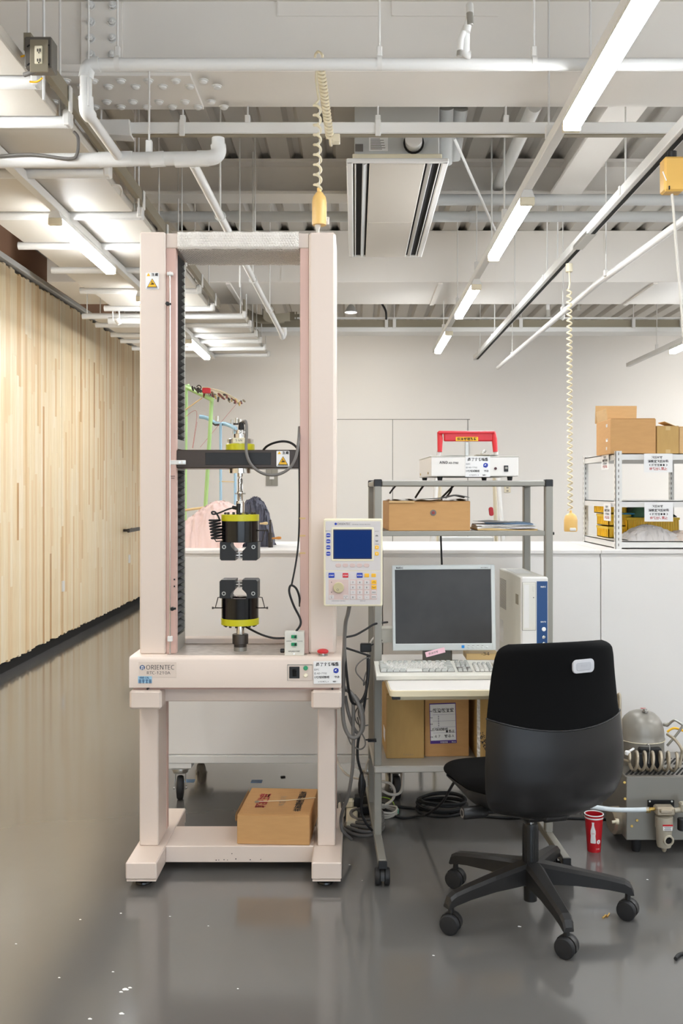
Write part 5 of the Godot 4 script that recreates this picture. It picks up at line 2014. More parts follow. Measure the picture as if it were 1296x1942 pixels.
func trolley_load():
	var fr := trolley_frame()
	var inv := fr.affine_inverse()
	# control unit on top
	var at := fr * Vector3(0.0, 0, 0)
	var o := Vector3(P(901, 0, 3.93).x, 1.4935, -3.93)
	var t := thing("strain_unit", "white instrument box with a black rocker switch, on top of the trolley", "instrument", o, 2.3)
	var f2 := t.transform
	var g := geo(f2)
	g.mm(-0.174, 0.174, 0.016, 0.094, -0.44, 0.0, 0.003)
	var bd := part("casing", g, M.white, t)
	g = geo(f2)
	g.mm(-0.176, 0.176, 0.0935, 0.0965, -0.44, 0.002, 0.001)
	part("lid", g, M.pc, t)
	for x in [-0.155, -0.175 + 0.04, 0.105, 0.145]:
		var back: bool = x == -0.155 or x == 0.105
		g = geo(f2)
		g.lathe([Vector2(0.009, 0), Vector2(0.0115, 0.016), Vector2(0, 0.016)], 14, Vector3(x, 0.0, -0.40 if back else -0.03))
		part("rubber_foot", g, M.rubber, t)
	g = geo(f2)
	lettered(g, "AND", 0.033, 0.010, off(-0.124, 0.071, 0.0012), bold)
	lettered(g, "AD-7702", 0.039, 0.0072, off(-0.085, 0.069, 0.0012), bold)
	part("lettering", g, M.ink, t)
	shutdown_notice(t, f2 * off(0.011, 0.054, 0.001), 0.098)
	g = geo(f2)
	g.cyl(Vector3(0.082, 0.047, -0.002), Vector3(0.082, 0.047, 0.005), 0.0055, 14, 0.001)
	part("fuse_cap", g, mat(rgb(70, 18, 20), 0.3), t)
	g = geo(f2)
	g.box(Vector3(0.124, 0.047, 0.001), Vector3(0.017, 0.024, 0.006), 0.001)
	var sw := part("rocker_switch", g, M.black, t)
	g = geo(f2)
	g.box(Vector3(0.124, 0.049, 0.005), Vector3(0.011, 0.009, 0.005), 0.001)
	part("rocker", g, M.grey_case, sw)
	g = geo(f2)
	for z in [-0.38, -0.09]:
		g.cyl(Vector3(-0.174, 0.03, z), Vector3(-0.1765, 0.03, z), 0.005, 10)
	part("screw", g, M.brass, t)
	# sheet and clip lying on it
	g = geo(f2)
	g.surf(14, 8, func(u, v):
		return Vector3(-0.165 + u * 0.27, 0.0972 + 0.004 * absf(sin(u * 5.0 + v * 2.0)) * (0.3 + u), -0.03 - v * 0.2))
	g.surf(14, 8, func(u, v):
		return Vector3(-0.165 + u * 0.27, 0.0966 + 0.004 * absf(sin(u * 5.0 + v * 2.0)) * (0.3 + u), -0.03 - v * 0.2))
	single("paper_sheet", g, M.paper, "curled white sheet lying on the white instrument box", "paper")
	var c := thing("bulldog_clip", "small steel spring clip on the white instrument box", "clip", f2 * Vector3(0.037, 0.097, -0.06))
	g = geo(f2)
	g.mm(0.012, 0.066, 0.100, 0.1035, -0.09, -0.04, 0.001)
	part("plate", g, M.tray, c)
	g = geo(f2)
	g.tube(spline([Vector3(0.036, 0.103, -0.05), Vector3(0.038, 0.112, -0.05), Vector3(0.048, 0.118, -0.06), Vector3(0.054, 0.114, -0.06)], 6), 0.005, 8)
	part("spring", g, M.steel, c)
	# carton on the shelf
	var cb := card_box("carton", "long open-topped cardboard box with a string button, on the trolley's upper shelf", "box", fr * turned(Vector3(0.222, 1.2935, -0.03), 0.5), 0.326, 0.118, 0.3, M.cardboard, false)
	var f3 := cb.transform
	g = geo(f3)
	g.surf(24, 4, func(u, v):
		return Vector3(-0.165 + u * 0.33, 0.1195 + 0.004 * sin(u * 9.0) * v + 0.002 * sin(u * 31.0), -0.15 + v * 0.155 + 0.003 * sin(u * 17.0)))
	g.surf(24, 4, func(u, v):
		return Vector3(-0.165 + u * 0.33, 0.1225 + 0.004 * sin(u * 9.0) * v + 0.002 * sin(u * 31.0), -0.15 + v * 0.155 + 0.003 * sin(u * 17.0)))
	g.mm(-0.163, -0.06, 0.11, 0.1195, 0.0, 0.006, 0.002)
	part("flap", g, M.cardboard_pale, cb)
	g = geo(f3)
	g.lathe([Vector2(0, 0), Vector2(0.012, 0.0), Vector2(0.012, 0.0025), Vector2(0.006, 0.0025)], 22, Vector3(0.015, 0.072, 0.0), Vector3(0, 0, 1))
	var bt := part("button", g, M.cable_grey, cb)
	g = geo(f3)
	g.lathe([Vector2(0.0065, 0), Vector2(0.0065, 0.0035), Vector2(0.004, 0.004), Vector2(0, 0.004)], 18, Vector3(0.015, 0.072, 0.0), Vector3(0, 0, 1))
	part("button_centre", g, mat(rgb(150, 62, 58), 0.5), bt)
	g = geo(f3)
	g.surf(20, 6, func(u, v):
		return Vector3(-0.075 + u * 0.23 + v * 0.01, 0.126 + 0.008 * u * sin(v * 3.0) + 0.012 * exp(-30.0 * (u - 0.78) * (u - 0.78)), -0.09 + v * 0.09 - u * 0.02))
	var news := mottled(rgb(172, 172, 170), 0.8, 0.12, Color(0.62, 0.62, 0.64), Vector3(2, 2, 1), 31)
	single("printed_sheet", g, news, "crumpled grey printed sheet lying on the long cardboard box", "paper")
	# pile of papers
	var px := fr * Vector3(0.53, 1.2935, -0.14)
	var sheets := [[0.0, 0.24, 0.008, M.kraft, "thick brown envelope at the bottom of the papers on the trolley shelf", 0.0, "envelope"], [0.008, 0.235, 0.006, M.paper, "white paper stack above the brown envelope", -2.0, "papers"], [0.0145, 0.22, 0.005, M.clear_film, "clear plastic sleeve in the middle of the paper pile", 3.0, "plastic sleeve"], [0.020, 0.235, 0.005, M.paper, "white paper sheets under the blue folder", -4.0, "papers"], [0.0255, 0.19, 0.006, mat(rgb(92, 118, 146), 0.5), "slate blue folder on top of the paper pile", -8.0, "folder"], [0.032, 0.14, 0.003, news, "grey printed leaflet on the left of the paper pile", 6.0, "leaflet"]]
	for k in sheets.size():
		var s = sheets[k]
		var ff := fr * turned(Vector3(0.535 + (0.02 if k == 4 else (-0.03 if k == 5 else 0.0)), 1.2937 + s[0], -0.13), s[5], 0, [-0.5, 0.3, 0.0, 0.6, -1.2, -0.8][k])
		g = geo(ff)
		var ww: float = s[1]
		var th: float = s[2]
		for top in [0.0, 1.0]:
			g.surf(14, 6, func(u, v):
				return Vector3((u - 0.5) * ww, 0.0006 + top * th * (0.75 + 0.25 * sin(u * 6.0 + k)) + 0.0012 * sin(u * 8.0 + k * 2.0) * (1.0 if top > 0 else 0.0), (0.5 - v) * 0.2))
		for e in [[-1, 0], [1, 0], [0, 1], [0, -1]]:
			g.surf(14, 1, func(u, v):
				var a: float = (u - 0.5) * ww if e[0] == 0 else e[0] * 0.5 * ww
				var b: float = e[1] * 0.1 if e[0] == 0 else (u - 0.5) * 0.2
				var uu: float = a / ww + 0.5
				return Vector3(a, lerpf(0.0006, th * (0.75 + 0.25 * sin(uu * 6.0 + k)) + 0.0012 * sin(uu * 8.0 + k * 2.0) + 0.0006, v), b))
		single("paper_item", g, s[3], s[4], s[6], ff.origin)
	g = geo()
	g.at(turned(P(932, 970, 4.05), 10, 0, 6))
	g.prism(rrect(0.018, 0.036, 0.008), -0.003, 0.003, 0.001)
	single("red_tag", g, M.red, "small red plastic tag standing behind the paper pile", "tag")
	# monitor
	monitor()
	keyboard()
	tower()
	# cartons on the lower shelf
	var specs := [[769, 1439, 4.02, 72, 122, 0.26, M.cardboard_olive, "plain olive cardboard box at the left of the trolley's lower shelf"], [848, 1435, 4.05, 84, 124, 0.26, M.cardboard, "cardboard box with a purple-edged label on the trolley's lower shelf"], [946, 1436, 4.03, 86, 124, 0.26, M.cardboard_olive, "cardboard box half hidden behind the black chair on the lower shelf"]]
	for s in specs:
		var p := P(s[0], s[1], s[2])
		var cbx := card_box("carton", s[7], "box", turned(Vector3(p.x, 0.372, p.z), 2.3), s[3] * s[2] / FOCAL, s[4] * s[2] / FOCAL, s[5], s[6], true)
		if s[0] == 848:
			shipping_label(cbx)
		elif s[0] == 769:
			g = geo(cbx.transform)
			g.mm(-0.0775, -0.0765, 0.05, 0.10, -0.16, -0.07)
			part("label", g, M.paper, cbx)
			g = geo(cbx.transform)
			lettered(g, "T 0 3 9 0", 0.04, 0.006, off(0.012, 0.015, 0.0008))
			part("printing", g, M.tray, cbx)
		else:
			g = geo(cbx.transform)
			brushed(g, "消耗品", 0.028, turned(Vector3(-0.055, 0.06, 0.0012), 0, 0, -60), 0.1)
			part("writing", g, M.ink, cbx)
			g = geo(cbx.transform)
			g.mm(-0.088, -0.075, 0.002, 0.262, 0.0, 0.0015)
			part("tape", g, M.clear_film, cbx)
	# packet behind the keyboard
	g = geo()
	g.at(fr * turned(Vector3(0.09, 0.74, 0.03), 8))
	g.surf(12, 8, func(u, v):
		return Vector3((u - 0.5) * 0.10, 0.018 * sin(PI * clampf(v, 0, 1)) * (0.7 + 0.3 * sin(u * 9.0)) + 0.002, -v * 0.08))
	single("crumpled_tissue", g, M.paper, "crumpled white paper between the trolley post and the monitor foot", "paper")
	g = geo()
	g.at(turned(P(826, 1237, 3.885), 4, -8, 14))
	g.box(Vector3.ZERO, Vector3(0.078, 0.02, 0.0012))
	var note := single("sticky_note", g, M.pink_paper, "pink paper slip stuck under the monitor screen", "note")
	g = geo()
	g.at(turned(P(826, 1237, 3.885), 4, -8, 14))
	brushed(g, "長術持管", 0.009, off(-0.008, 0, 0.0012), 0.08)
	part("writing", g, M.cable_grey, note)
	# wooden board with marks behind the keyboard
	var wb := thing("wood_block", "pale plywood block with handwriting under the monitor's right corner", "block", P(905, 1249, 4.02))
	g = geo()
	g.box(P(912, 1241, 4.05), Vector3(0.13, 0.026, 0.12), 0.002)
	part("board", g, M.kraft, wb)
	g = geo()
	lettered(g, "-34", 0.034, 0.012, Transform3D(Basis(), P(921, 1240, 3.989)))
	part("writing", g, M.ink, wb)
	# adapter hanging on the left post
	var ad := thing("power_adapter", "small black power adapter beside the trolley's left post", "adapter", P(694, 1228, 3.98))
	g = geo()
	g.box(P(694, 1228, 3.98), Vector3(0.045, 0.034, 0.03), 0.004)
	part("casing", g, M.black, ad)
	g = geo()
	g.tube(pix([[704, 1224, 3.98], [712, 1220, 4.0], [725, 1214, 4.1]], 5), 0.003, 6)
	part("cable", g, M.rubber, ad)
	var sb := thing("switch_hub", "small white network box behind the monitor's left edge", "box", P(733, 1215, 4.12))
	g = geo()
	g.box(P(735, 1203, 4.14), Vector3(0.07, 0.06, 0.09), 0.004)
	part("casing", g, M.pc, sb)
	g = geo()
	g.tube(pix([[700, 1255, 4.05], [699, 1235, 4.05], [703, 1218, 4.05], [712, 1207, 4.08], [722, 1202, 4.1]], 5), 0.004, 6)
	part("cable", g, M.cable_pale, sb)

func shipping_label(cbx: Node3D):
	var f := cbx.transform
	var w := 0.108
	var h := 0.164
	var c := Vector3(-0.016, 0.135, 0.0)
	var b := f * turned(c, 0, 0, 1.5)
	var g := geo(b)
	g.box(Vector3.ZERO, Vector3(w, h, 0.0016))
	var l := part("label", g, M.purple, cbx, "white label with a purple border and handwriting")
	g = geo(b)
	g.box(Vector3(0, 0.0045, 0.0004), Vector3(w - 0.005, h - 0.017, 0.0016))
	part("label_field", g, M.paper, l)
	g = geo(b)
	for y in [0.036, 0.010, -0.015, -0.038]:
		g.box(Vector3(0.005, y, 0.0014), Vector3(w - 0.016, 0.0005, 0.0006))
	g.box(Vector3(-0.018, 0.01, 0.0014), Vector3(0.0005, 0.05, 0.0006))
	part("ruling", g, M.purple, l)
	g = geo(b)
	brushed(g, "恒温恒湿室", 0.0155, off(0.002, 0.053, 0.0016), 0.11)
	brushed(g, "引張試験機", 0.0115, off(-0.012, -0.024, 0.0016), 0.11)
	brushed(g, "付番品", 0.0115, off(0.028, -0.033, 0.0016), 0.11)
	brushed(g, "47 管号A", 0.0125, off(0.004, -0.052, 0.0016), 0.11)
	for r in 5:
		brushed(g, "本体" if r % 2 else "取扱", 0.0045, off(-0.047, 0.05 - r * 0.026, 0.0016), 0.12)
		brushed(g, "術", 0.0045, off(-0.018, 0.028 - r * 0.009, 0.0016), 0.12)
	part("writing", g, M.ink, l)
	g = geo(b)
	brushed(g, "本管体術", 0.007, off(0.002, -0.0765, 0.0016), 0.12)
	brushed(g, "禁止品", 0.005, off(0.042, -0.0765, 0.0016), 0.12)
	part("printing", g, M.paper, l)

func monitor():
	var z := 3.99
	var px := z / FOCAL
	var o := P(842, 1152.5, z)
	var t := thing("monitor", "flat light grey computer monitor with a dark screen, on the trolley table", "monitor", Vector3(o.x, 0.74, o.z), -1.2)
	var fr := turned(o, -1.2, -3.0, 0.55)
	var w := 196 * px
	var h := 162 * px
	var g := geo(fr)
	var outer := rrect(w, h, 0.008)
	g.at(fr * off(0, 0, -0.03))
	g.prism(outer, 0.0, 0.024, 0.003)
	g.at(fr * off(0, 0, -0.06))
	g.prism(rrect(w * 0.86, h * 0.84, 0.03), 0.0, 0.03)
	var cs := part("casing", g, M.monitor, t)
	# bezel strips round the screen
	g = geo(fr)
	var l := -w / 2 + 0.0125
	var r := w / 2 - 0.0165
	var top := h / 2 - 0.0185
	var bot := -h / 2 + 0.0285
	g.mm(-w / 2 + 0.001, l, -h / 2 + 0.001, h / 2 - 0.001, -0.006, 0.0, 0.002)
	g.mm(r, w / 2 - 0.001, -h / 2 + 0.001, h / 2 - 0.001, -0.006, 0.0, 0.002)
	g.mm(l - 0.002, r + 0.002, top, h / 2 - 0.001, -0.006, 0.0, 0.002)
	g.mm(l - 0.002, r + 0.002, -h / 2 + 0.001, bot, -0.006, 0.0, 0.002)
	part("bezel", g, M.monitor, t)
	g = geo(fr)
	g.mm(l - 0.001, r + 0.001, bot - 0.001, top + 0.001, -0.0056, -0.004)
	part("screen", g, M.screen, t, "dark grey dusty screen")
	g = geo(fr)
	lettered(g, "NEC", 0.029, 0.0072, off(-w / 2 + 0.033, h / 2 - 0.011, 0.0004), bold)
	part("lettering", g, M.ink, t)
	g = geo(fr)
	lettered(g, "AS172M-C", 0.030, 0.0042, off(w / 2 - 0.042, h / 2 - 0.012, 0.0004), bold)
	part("lettering", g, M.cable_grey, t)
	g = geo(fr)
	g.box(Vector3(0.075, -h / 2 + 0.0155, 0.0), Vector3(0.0115, 0.0115, 0.0012))
	part("sticker", g, mat(rgb(40, 140, 220), 0.4), t, "small blue square sticker")
	for k in 5:
		g = geo(fr)
		g.box(Vector3(0.097 + k * 0.0185, -h / 2 + 0.0125, 0.0), Vector3(0.009, 0.006, 0.003), 0.001)
		part("button", g, M.monitor, t)
	g = geo(fr)
	for k in 4:
		g.box(Vector3(0.097 + k * 0.0185, -h / 2 + 0.019, 0.0002), Vector3(0.008, 0.0012, 0.0006))
	part("printing", g, M.cable_grey, t)
	g = geo()
	g.box(Vector3(o.x - 0.02, 0.80, o.z - 0.075), Vector3(0.12, 0.12, 0.03), 0.006)
	part("stand", g, M.grey_case, t)
	g = geo()
	g.box(Vector3(o.x - 0.02, 0.748, o.z - 0.04), Vector3(0.19, 0.015, 0.17), 0.006)
	part("stand_foot", g, M.grey_case, t)

func keyboard():
	# measured in its own axes: x to the right, z towards the viewer
	var p := Vector3(P(714, 0, 3.74).x, 0.742, -3.735)
	var t := thing("keyboard", "light grey full-size keyboard on the front of the trolley table", "keyboard", p, 2.0)
	var fr := t.transform * turned(Vector3(0, 0, 0), 0, 7.0)
	var w := 0.455
	var d := 0.165
	var g := geo(fr)
	var side := PackedVector2Array([Vector2(0.0, 0.0), Vector2(-0.004, 0.016), Vector2(0.004, 0.021), Vector2(d, 0.024), Vector2(d, 0.0)])
	g.at(fr * Transform3D(Basis(Vector3(0, 0, -1), Vector3(0, 1, 0), Vector3(1, 0, 0)), Vector3.ZERO))
	g.prism(side, 0.0, w, 0.002)
	part("case", g, M.pc, t)
	g = geo(fr)
	g.mm(0.016, 0.3, 0.0225, 0.0232, -0.145, -0.025)
	g.mm(0.312, 0.366, 0.0225, 0.0232, -0.145, -0.025)
	g.mm(0.378, 0.448, 0.0225, 0.0232, -0.145, -0.025)
	part("key_well", g, M.cable_grey, t)
	var pale := mat(rgb(224, 223, 217), 0.5)
	var grey := mat(rgb(190, 192, 187), 0.5)
	var caps := geo(fr)
	var pitch := 0.019
	var legend := geo(fr)
	var rows := [[-0.036, [1.25, 1.25, 1.25, 1.25, 3.2, 1.2, 1.2, 1.2, 1.2, 1.4], 0b1111011111], [-0.055, [2.3, 1, 1, 1, 1, 1, 1, 1, 1, 1, 1, 1, 1.2], 0b1000000000001], [-0.074, [1.8, 1, 1, 1, 1, 1, 1, 1, 1, 1, 1, 1, 1.7], 0b1000000000001], [-0.093, [1.5, 1, 1, 1, 1, 1, 1, 1, 1, 1, 1, 1, 2.0], 0b1000000000001], [-0.112, [1, 1, 1, 1, 1, 1, 1, 1, 1, 1, 1, 1, 1, 1.5], 0b10000000000001], [-0.138, [1, 0, 1, 1, 1, 1, 0, 1, 1, 1, 1, 0, 1, 1, 1], 0b1111111111]]
	for r in rows.size():
		var total := 0.0
		for q in rows[r][1]:
			total += q if q > 0 else 0.5
		var u := 0.282 / total
		var x := 0.017
		var n: int = rows[r][1].size()
		for k in n:
			var q: float = rows[r][1][k]
			if q == 0:
				x += 0.5 * u
				continue
			var greyish := (k == 0 or k >= n - 1) if r > 0 and r < 5 else (r == 5 or k != 4)
			key_cap(t, fr, x, rows[r][0], q * u, grey if greyish else pale)
			x += q * u
	for r in 2:
		for k in 3:
			key_cap(t, fr, 0.312 + k * 0.018, -0.093 - r * 0.019, 0.018, grey)
	for k in 3:
		key_cap(t, fr, 0.312 + k * 0.018, -0.036, 0.018, grey)
		key_cap(t, fr, 0.312 + k * 0.018, -0.138, 0.018, grey)
	key_cap(t, fr, 0.33, -0.055, 0.018, grey)
	for r in 5:
		for k in 4:
			key_cap(t, fr, 0.378 + k * 0.0175, -0.036 - r * 0.019, 0.0175, grey if k == 3 or r == 4 else pale)
	g = geo(fr)
	g.cyl(Vector3(0.02, 0.0, -0.155), Vector3(0.05, 0.0, -0.155), 0.012, 8)
	g.cyl(Vector3(0.40, 0.0, -0.155), Vector3(0.43, 0.0, -0.155), 0.012, 8)
	part("tilt_foot", g, M.pc, t)

func key_cap(t: Node3D, fr: Transform3D, x: float, z: float, w: float, m: Material):
	var g := geo(fr)
	var a := Vector3(x + 0.0008, 0.0228, z + 0.0085)
	var ww := w - 0.0016
	var dd := 0.0168
	var i := 0.0028
	var h := 0.0085
	var b := [a, a + Vector3(ww, 0, 0), a + Vector3(ww, 0, -dd), a + Vector3(0, 0, -dd)]
	var c := [a + Vector3(i, h, -i), a + Vector3(ww - i, h, -i), a + Vector3(ww - i, h + 0.001, -dd + i * 0.5), a + Vector3(i, h + 0.001, -dd + i * 0.5)]
	g.quad(c[0], c[1], c[2], c[3], Vector3.UP)
	var ns := [Vector3(0, 0.3, 1), Vector3(1, 0.3, 0), Vector3(0, 0.2, -1), Vector3(-1, 0.3, 0)]
	for k in 4:
		g.quad(b[k], b[(k + 1) % 4], c[(k + 1) % 4], c[k], ns[k].normalized())
	var o := part("key", g, m, t)
	if w < 0.03:
		g = geo(fr)
		g.box(a + Vector3(i + 0.0022, h + 0.0007, -0.0105), Vector3(0.0022, 0.0006, 0.0032))
		if w < 0.0195:
			g.box(a + Vector3(ww * 0.62, h + 0.0006, -0.0072), Vector3(0.002, 0.0006, 0.0028))
		part("legend", g, M.cable_grey, o)

func tower():
	var p := P(988, 1250, 3.93)
	var t := thing("computer_tower", "beige-white slim computer tower with a blue front strip, right of the monitor", "computer", Vector3(p.x + 0.054, 0.74, p.z), 2.6)
	var fr := t.transform
	var g := geo(fr)
	var w := 0.106
	var h := 0.372
	g.mm(-w / 2, w / 2, 0.0, h, -0.45, -0.012, 0.004)
	part("casing", g, M.pc, t)
	g = geo(fr)
	g.mm(-w / 2 - 0.001, w / 2 + 0.001, 0.0, h + 0.001, -0.014, 0.006, 0.006)
	part("front_bezel", g, M.white_metal, t)
	g = geo(fr)
	g.mm(0.008, w / 2 - 0.002, 0.02, h - 0.016, 0.004, 0.0075, 0.001)
	part("blue_strip", g, M.navy, t, "blue front strip")
	g = geo(fr)
	g.mm(-w / 2 + 0.003, 0.005, h - 0.21, h - 0.02, 0.004, 0.0070, 0.001)
	var dr := part("drive_bay", g, M.grey_case, t)
	g = geo(fr)
	g.mm(-w / 2 + 0.0045, 0.0035, h - 0.2085, h - 0.0215, 0.0055, 0.0085, 0.001)
	part("drive_front", g, M.pc, dr)
	g = geo(fr)
	g.mm(-w / 2 + 0.009, -w / 2 + 0.030, h - 0.20, h - 0.03, 0.008, 0.0092, 0.0005)
	part("disc_tray", g, M.white_metal, dr)
	g = geo(fr)
	g.mm(-0.009, -0.001, h - 0.056, h - 0.034, 0.008, 0.0098, 0.0008)
	part("eject_button", g, M.pc, dr)
	g = geo(fr)
	g.cyl(Vector3(-0.005, h - 0.08, 0.008), Vector3(-0.005, h - 0.08, 0.0092), 0.002, 8)
	part("jack", g, M.black, dr)
	for y in [h - 0.205, h - 0.237, h - 0.262]:
		g = geo(fr)
		g.cyl(Vector3(0.036, y, 0.006), Vector3(0.036, y, 0.0105), 0.0085 if y > h - 0.22 else 0.0065, 16, 0.002)
		part("button", g, M.chrome if y < h - 0.22 else M.paper, t)
	g = geo(fr)
	lettered(g, "NEC", 0.021, 0.006, off(0.034, h - 0.038, 0.0082), bold)
	lettered(g, "MATE", 0.021, 0.0055, off(0.034, h - 0.176, 0.0082), bold)
	part("lettering", g, M.paper, t)
	# side vents
	g = geo(fr)
	for k in 22:
		g.mm(-w / 2 - 0.0012, -w / 2 + 0.001, h - 0.04 - k * 0.0058, h - 0.043 - k * 0.0058, -0.43, -0.30)
	part("vent", g, M.grey_case, t)
	g = geo(fr)
	g.mm(-w / 2 - 0.0012, -w / 2 + 0.001, h - 0.115, h - 0.075, -0.10, -0.05)
	part("vent", g, M.tray, t)
	g = geo(fr)
	g.mm(-w / 2 - 0.0012, -w / 2 + 0.001, 0.06, 0.15, -0.44, -0.36)
	g.mm(-w / 2 - 0.0012, -w / 2 + 0.001, 0.12, 0.155, -0.43, -0.37)
	part("label", g, M.white_metal, t)
	g = geo(fr)
	for k in 16:
		g.mm(-0.035, 0.035, h, h + 0.0008, -0.40 + k * 0.014, -0.393 + k * 0.014)
	part("top_vent", g, M.pipe, t)

func table(xs: Array, x: float) -> float:          # straight-line look-up in [[x, y], ...]
	for k in xs.size() - 1:
		if x <= xs[k + 1][0]:
			var f: float = (x - xs[k][0]) / (xs[k + 1][0] - xs[k][0])
			return lerpf(xs[k][1], xs[k + 1][1], clampf(f, 0, 1))
	return xs[-1][1]

const BACK_W := [[0.0, 0.08], [0.02, 0.138], [0.05, 0.185], [0.09, 0.214], [0.15, 0.235], [0.22, 0.245], [0.32, 0.249], [0.45, 0.246], [0.6, 0.239], [0.8, 0.225], [0.90, 0.216], [0.95, 0.209], [0.975, 0.200], [0.99, 0.187], [1.0, 0.170]]
const BACK_Z := [[0.0, 0.12], [0.06, 0.19], [0.14, 0.226], [0.25, 0.245], [0.4, 0.248], [0.6, 0.238], [0.8, 0.238], [1.0, 0.252]]
func back_at(u: float, v: float, side: float, lift := 0.0) -> Vector3:
	var w := 0.0
	var z := 0.0
	for k in [-0.03, -0.015, 0.0, 0.015, 0.03]:
		z += table(BACK_Z, v + k) / 5.0
	w = table(BACK_W, v)
	var tu := pow(maxf(0.0, 1.0 - pow(absf(u), 7.0)), 0.5)
	var e := clampf(minf(v, 1.0 - v) / 0.045, 0.0, 1.0)
	var tv := sqrt(maxf(0.0, 1.0 - (1.0 - e) * (1.0 - e)))
	var y := lerpf(0.366, 0.968, v) - 0.010 * u * u * smoothstep(0.9, 1.0, v)
	return Vector3(u * w, y, z - 0.072 * u * u + side * 0.024 * tu * tv + lift * (1.0 if side > 0 else 0.0))

func chair():
	var t := thing("office_chair", "black armless office chair seen from behind, pushed to the trolley", "chair", Vector3(0.603, 0, -3.425), 17.0)
	var fr := t.transform
	var ease_v := func(v): return 0.5 - 0.5 * cos(PI * v)
	var g := geo(fr)
	for side in [1.0, -1.0]:
		g.surf(44, 56, func(a, b):
			var u: float = sin((a * 2.0 - 1.0) * PI / 2.0)
			return back_at(u, ease_v.call(b), side))
	var back := part("backrest", g, M.fabric, t, "black fabric backrest")
	g = geo(fr)
	g.surf(44, 50, func(a, b):
		var u: float = sin((a * 2.0 - 1.0) * PI / 2.0)
		var top := 0.535 + 0.055 * u * u
		return back_at(u, top * (1.0 - cos(PI / 2.0 * b)), 1.0, 0.004) + Vector3(u * 0.003, -0.002 if b < 0.1 else 0.0, 0))
	part("back_shell", g, M.shell, t, "smooth dark plastic lower shell")
	g = geo(fr)
	var rim := []
	for k in 41:
		var u := sin((k / 20.0 - 1.0) * PI / 2.0)
		rim.append(back_at(u, 0.535 + 0.055 * u * u, 1.0, 0.003) + Vector3(u * 0.003, 0, 0))
	g.tube(rim, 0.0032, 6)
	part("shell_rim", g, M.shell, back)
	# grip plate near the top
	var c := back_at(0.24, 0.872, 1.0)
	var yaw := rad_to_deg(atan2(2.0 * 0.072 * 0.24, 0.21))
	g = geo(fr * turned(c + Vector3(0, 0, -0.002), yaw, 0))
	g.prism(rrect(0.086, 0.044, 0.015, 5), 0.0, 0.006, 0.0015)
	var gp := part("grip_plate", g, mat(rgb(206, 206, 210), 0.4), back, "pale grey grip plate")
	g = geo(fr * turned(c + Vector3(0, 0, -0.002), yaw, 0))
	g.prism(rrect(0.060, 0.027, 0.008, 5), 0.0, 0.0072, 0.001)
	var gi := part("grip_inset", g, mat(rgb(190, 191, 196), 0.4), gp)
	g = geo(fr * turned(c + Vector3(0, 0, -0.002), yaw, 0))
	brushed(g, "持出止", 0.008, off(0.0, 0.002, 0.0076), 0.08)
	part("embossing", g, mat(rgb(176, 176, 182), 0.4), gi)
	# seat
	g = geo(fr)
	for side in [1.0, -1.0]:
		g.surf(40, 40, func(a, b):
			var u: float = sin((a * 2.0 - 1.0) * PI / 2.0)
			var w: float = sin((b * 2.0 - 1.0) * PI / 2.0)
			var k := pow(maxf(0.0, 1.0 - pow(absf(u), 6.0)), 0.5) * pow(maxf(0.0, 1.0 - pow(absf(w), 6.0)), 0.5)
			var hw := 0.242 - 0.02 * maxf(0.0, -w) * maxf(0.0, -w) - 0.06 * smoothstep(0.2, 1.0, w) - 0.02 * pow(absf(w), 8.0)
			var sag := -0.014 * smoothstep(0.4, 1.0, -w)
			return Vector3(u * hw, 0.456 + sag + side * 0.036 * k + 0.006 * u * u, -0.075 + w * (0.225 - 0.025 * pow(absf(u), 6.0))))
	part("seat", g, M.fabric, t, "black fabric seat cushion")
	g = geo(fr)
	g.surf(40, 30, func(a, b):
		var u: float = sin((a * 2.0 - 1.0) * PI / 2.0)
		var w: float = sin((b * 2.0 - 1.0) * PI / 2.0)
		var k := pow(maxf(0.0, 1.0 - pow(absf(u), 4.0)), 0.5) * pow(maxf(0.0, 1.0 - pow(absf(w), 4.0)), 0.5)
		var deep := 0.022 + 0.062 * smoothstep(-1.0, 0.4, w)
		return Vector3(u * (0.230 - 0.06 * smoothstep(0.2, 1.0, w)) * (1.0 - 0.14 * pow(absf(w), 5.0)), 0.440 - 0.012 * smoothstep(0.4, 1.0, -w) - deep * k, -0.07 + w * 0.215 * (1.0 - 0.10 * pow(absf(u), 5.0))))
	part("seat_shell", g, M.base_plastic, t)
	g = geo(fr)
	g.mm(-0.085, 0.085, 0.352, 0.41, -0.12, 0.13, 0.015)
	g.mm(-0.05, 0.05, 0.37, 0.42, 0.10, 0.19, 0.012)
	part("tilt_mechanism", g, M.base_plastic, t)
	g = geo(fr)
	g.cyl(Vector3(-0.05, 0.372, 0.02), Vector3(-0.20, 0.372, 0.02), 0.010, 12)
	var lv := part("lever", g, M.base_plastic, t)
	g = geo(fr)
	g.lathe([Vector2(0, 0), Vector2(0.019, 0.0), Vector2(0.021, 0.004), Vector2(0.021, 0.075), Vector2(0.014, 0.09)], 20, Vector3(-0.262, 0.374, 0.02), Vector3(1, -0.02, 0))
	part("tension_knob", g, M.base_plastic, lv)
	g = geo(fr)
	g.lathe([Vector2(0.010, 0), Vector2(0.0155, 0), Vector2(0.0155, 0.001), Vector2(0.010, 0.001)], 20, Vector3(-0.2625, 0.374, 0.02), Vector3(-1, 0, 0))
	part("knob_ring", g, M.cable_grey, lv)
	g = geo(fr)
	g.cyl(Vector3(0, 0.30, 0), Vector3(0, 0.355, 0), 0.0145, 18)
	part("gas_spring", g, M.chrome, t)
	g = geo(fr)
	g.lathe([Vector2(0.0255, 0.145), Vector2(0.027, 0.30), Vector2(0.024, 0.31), Vector2(0.0, 0.31)], 24)
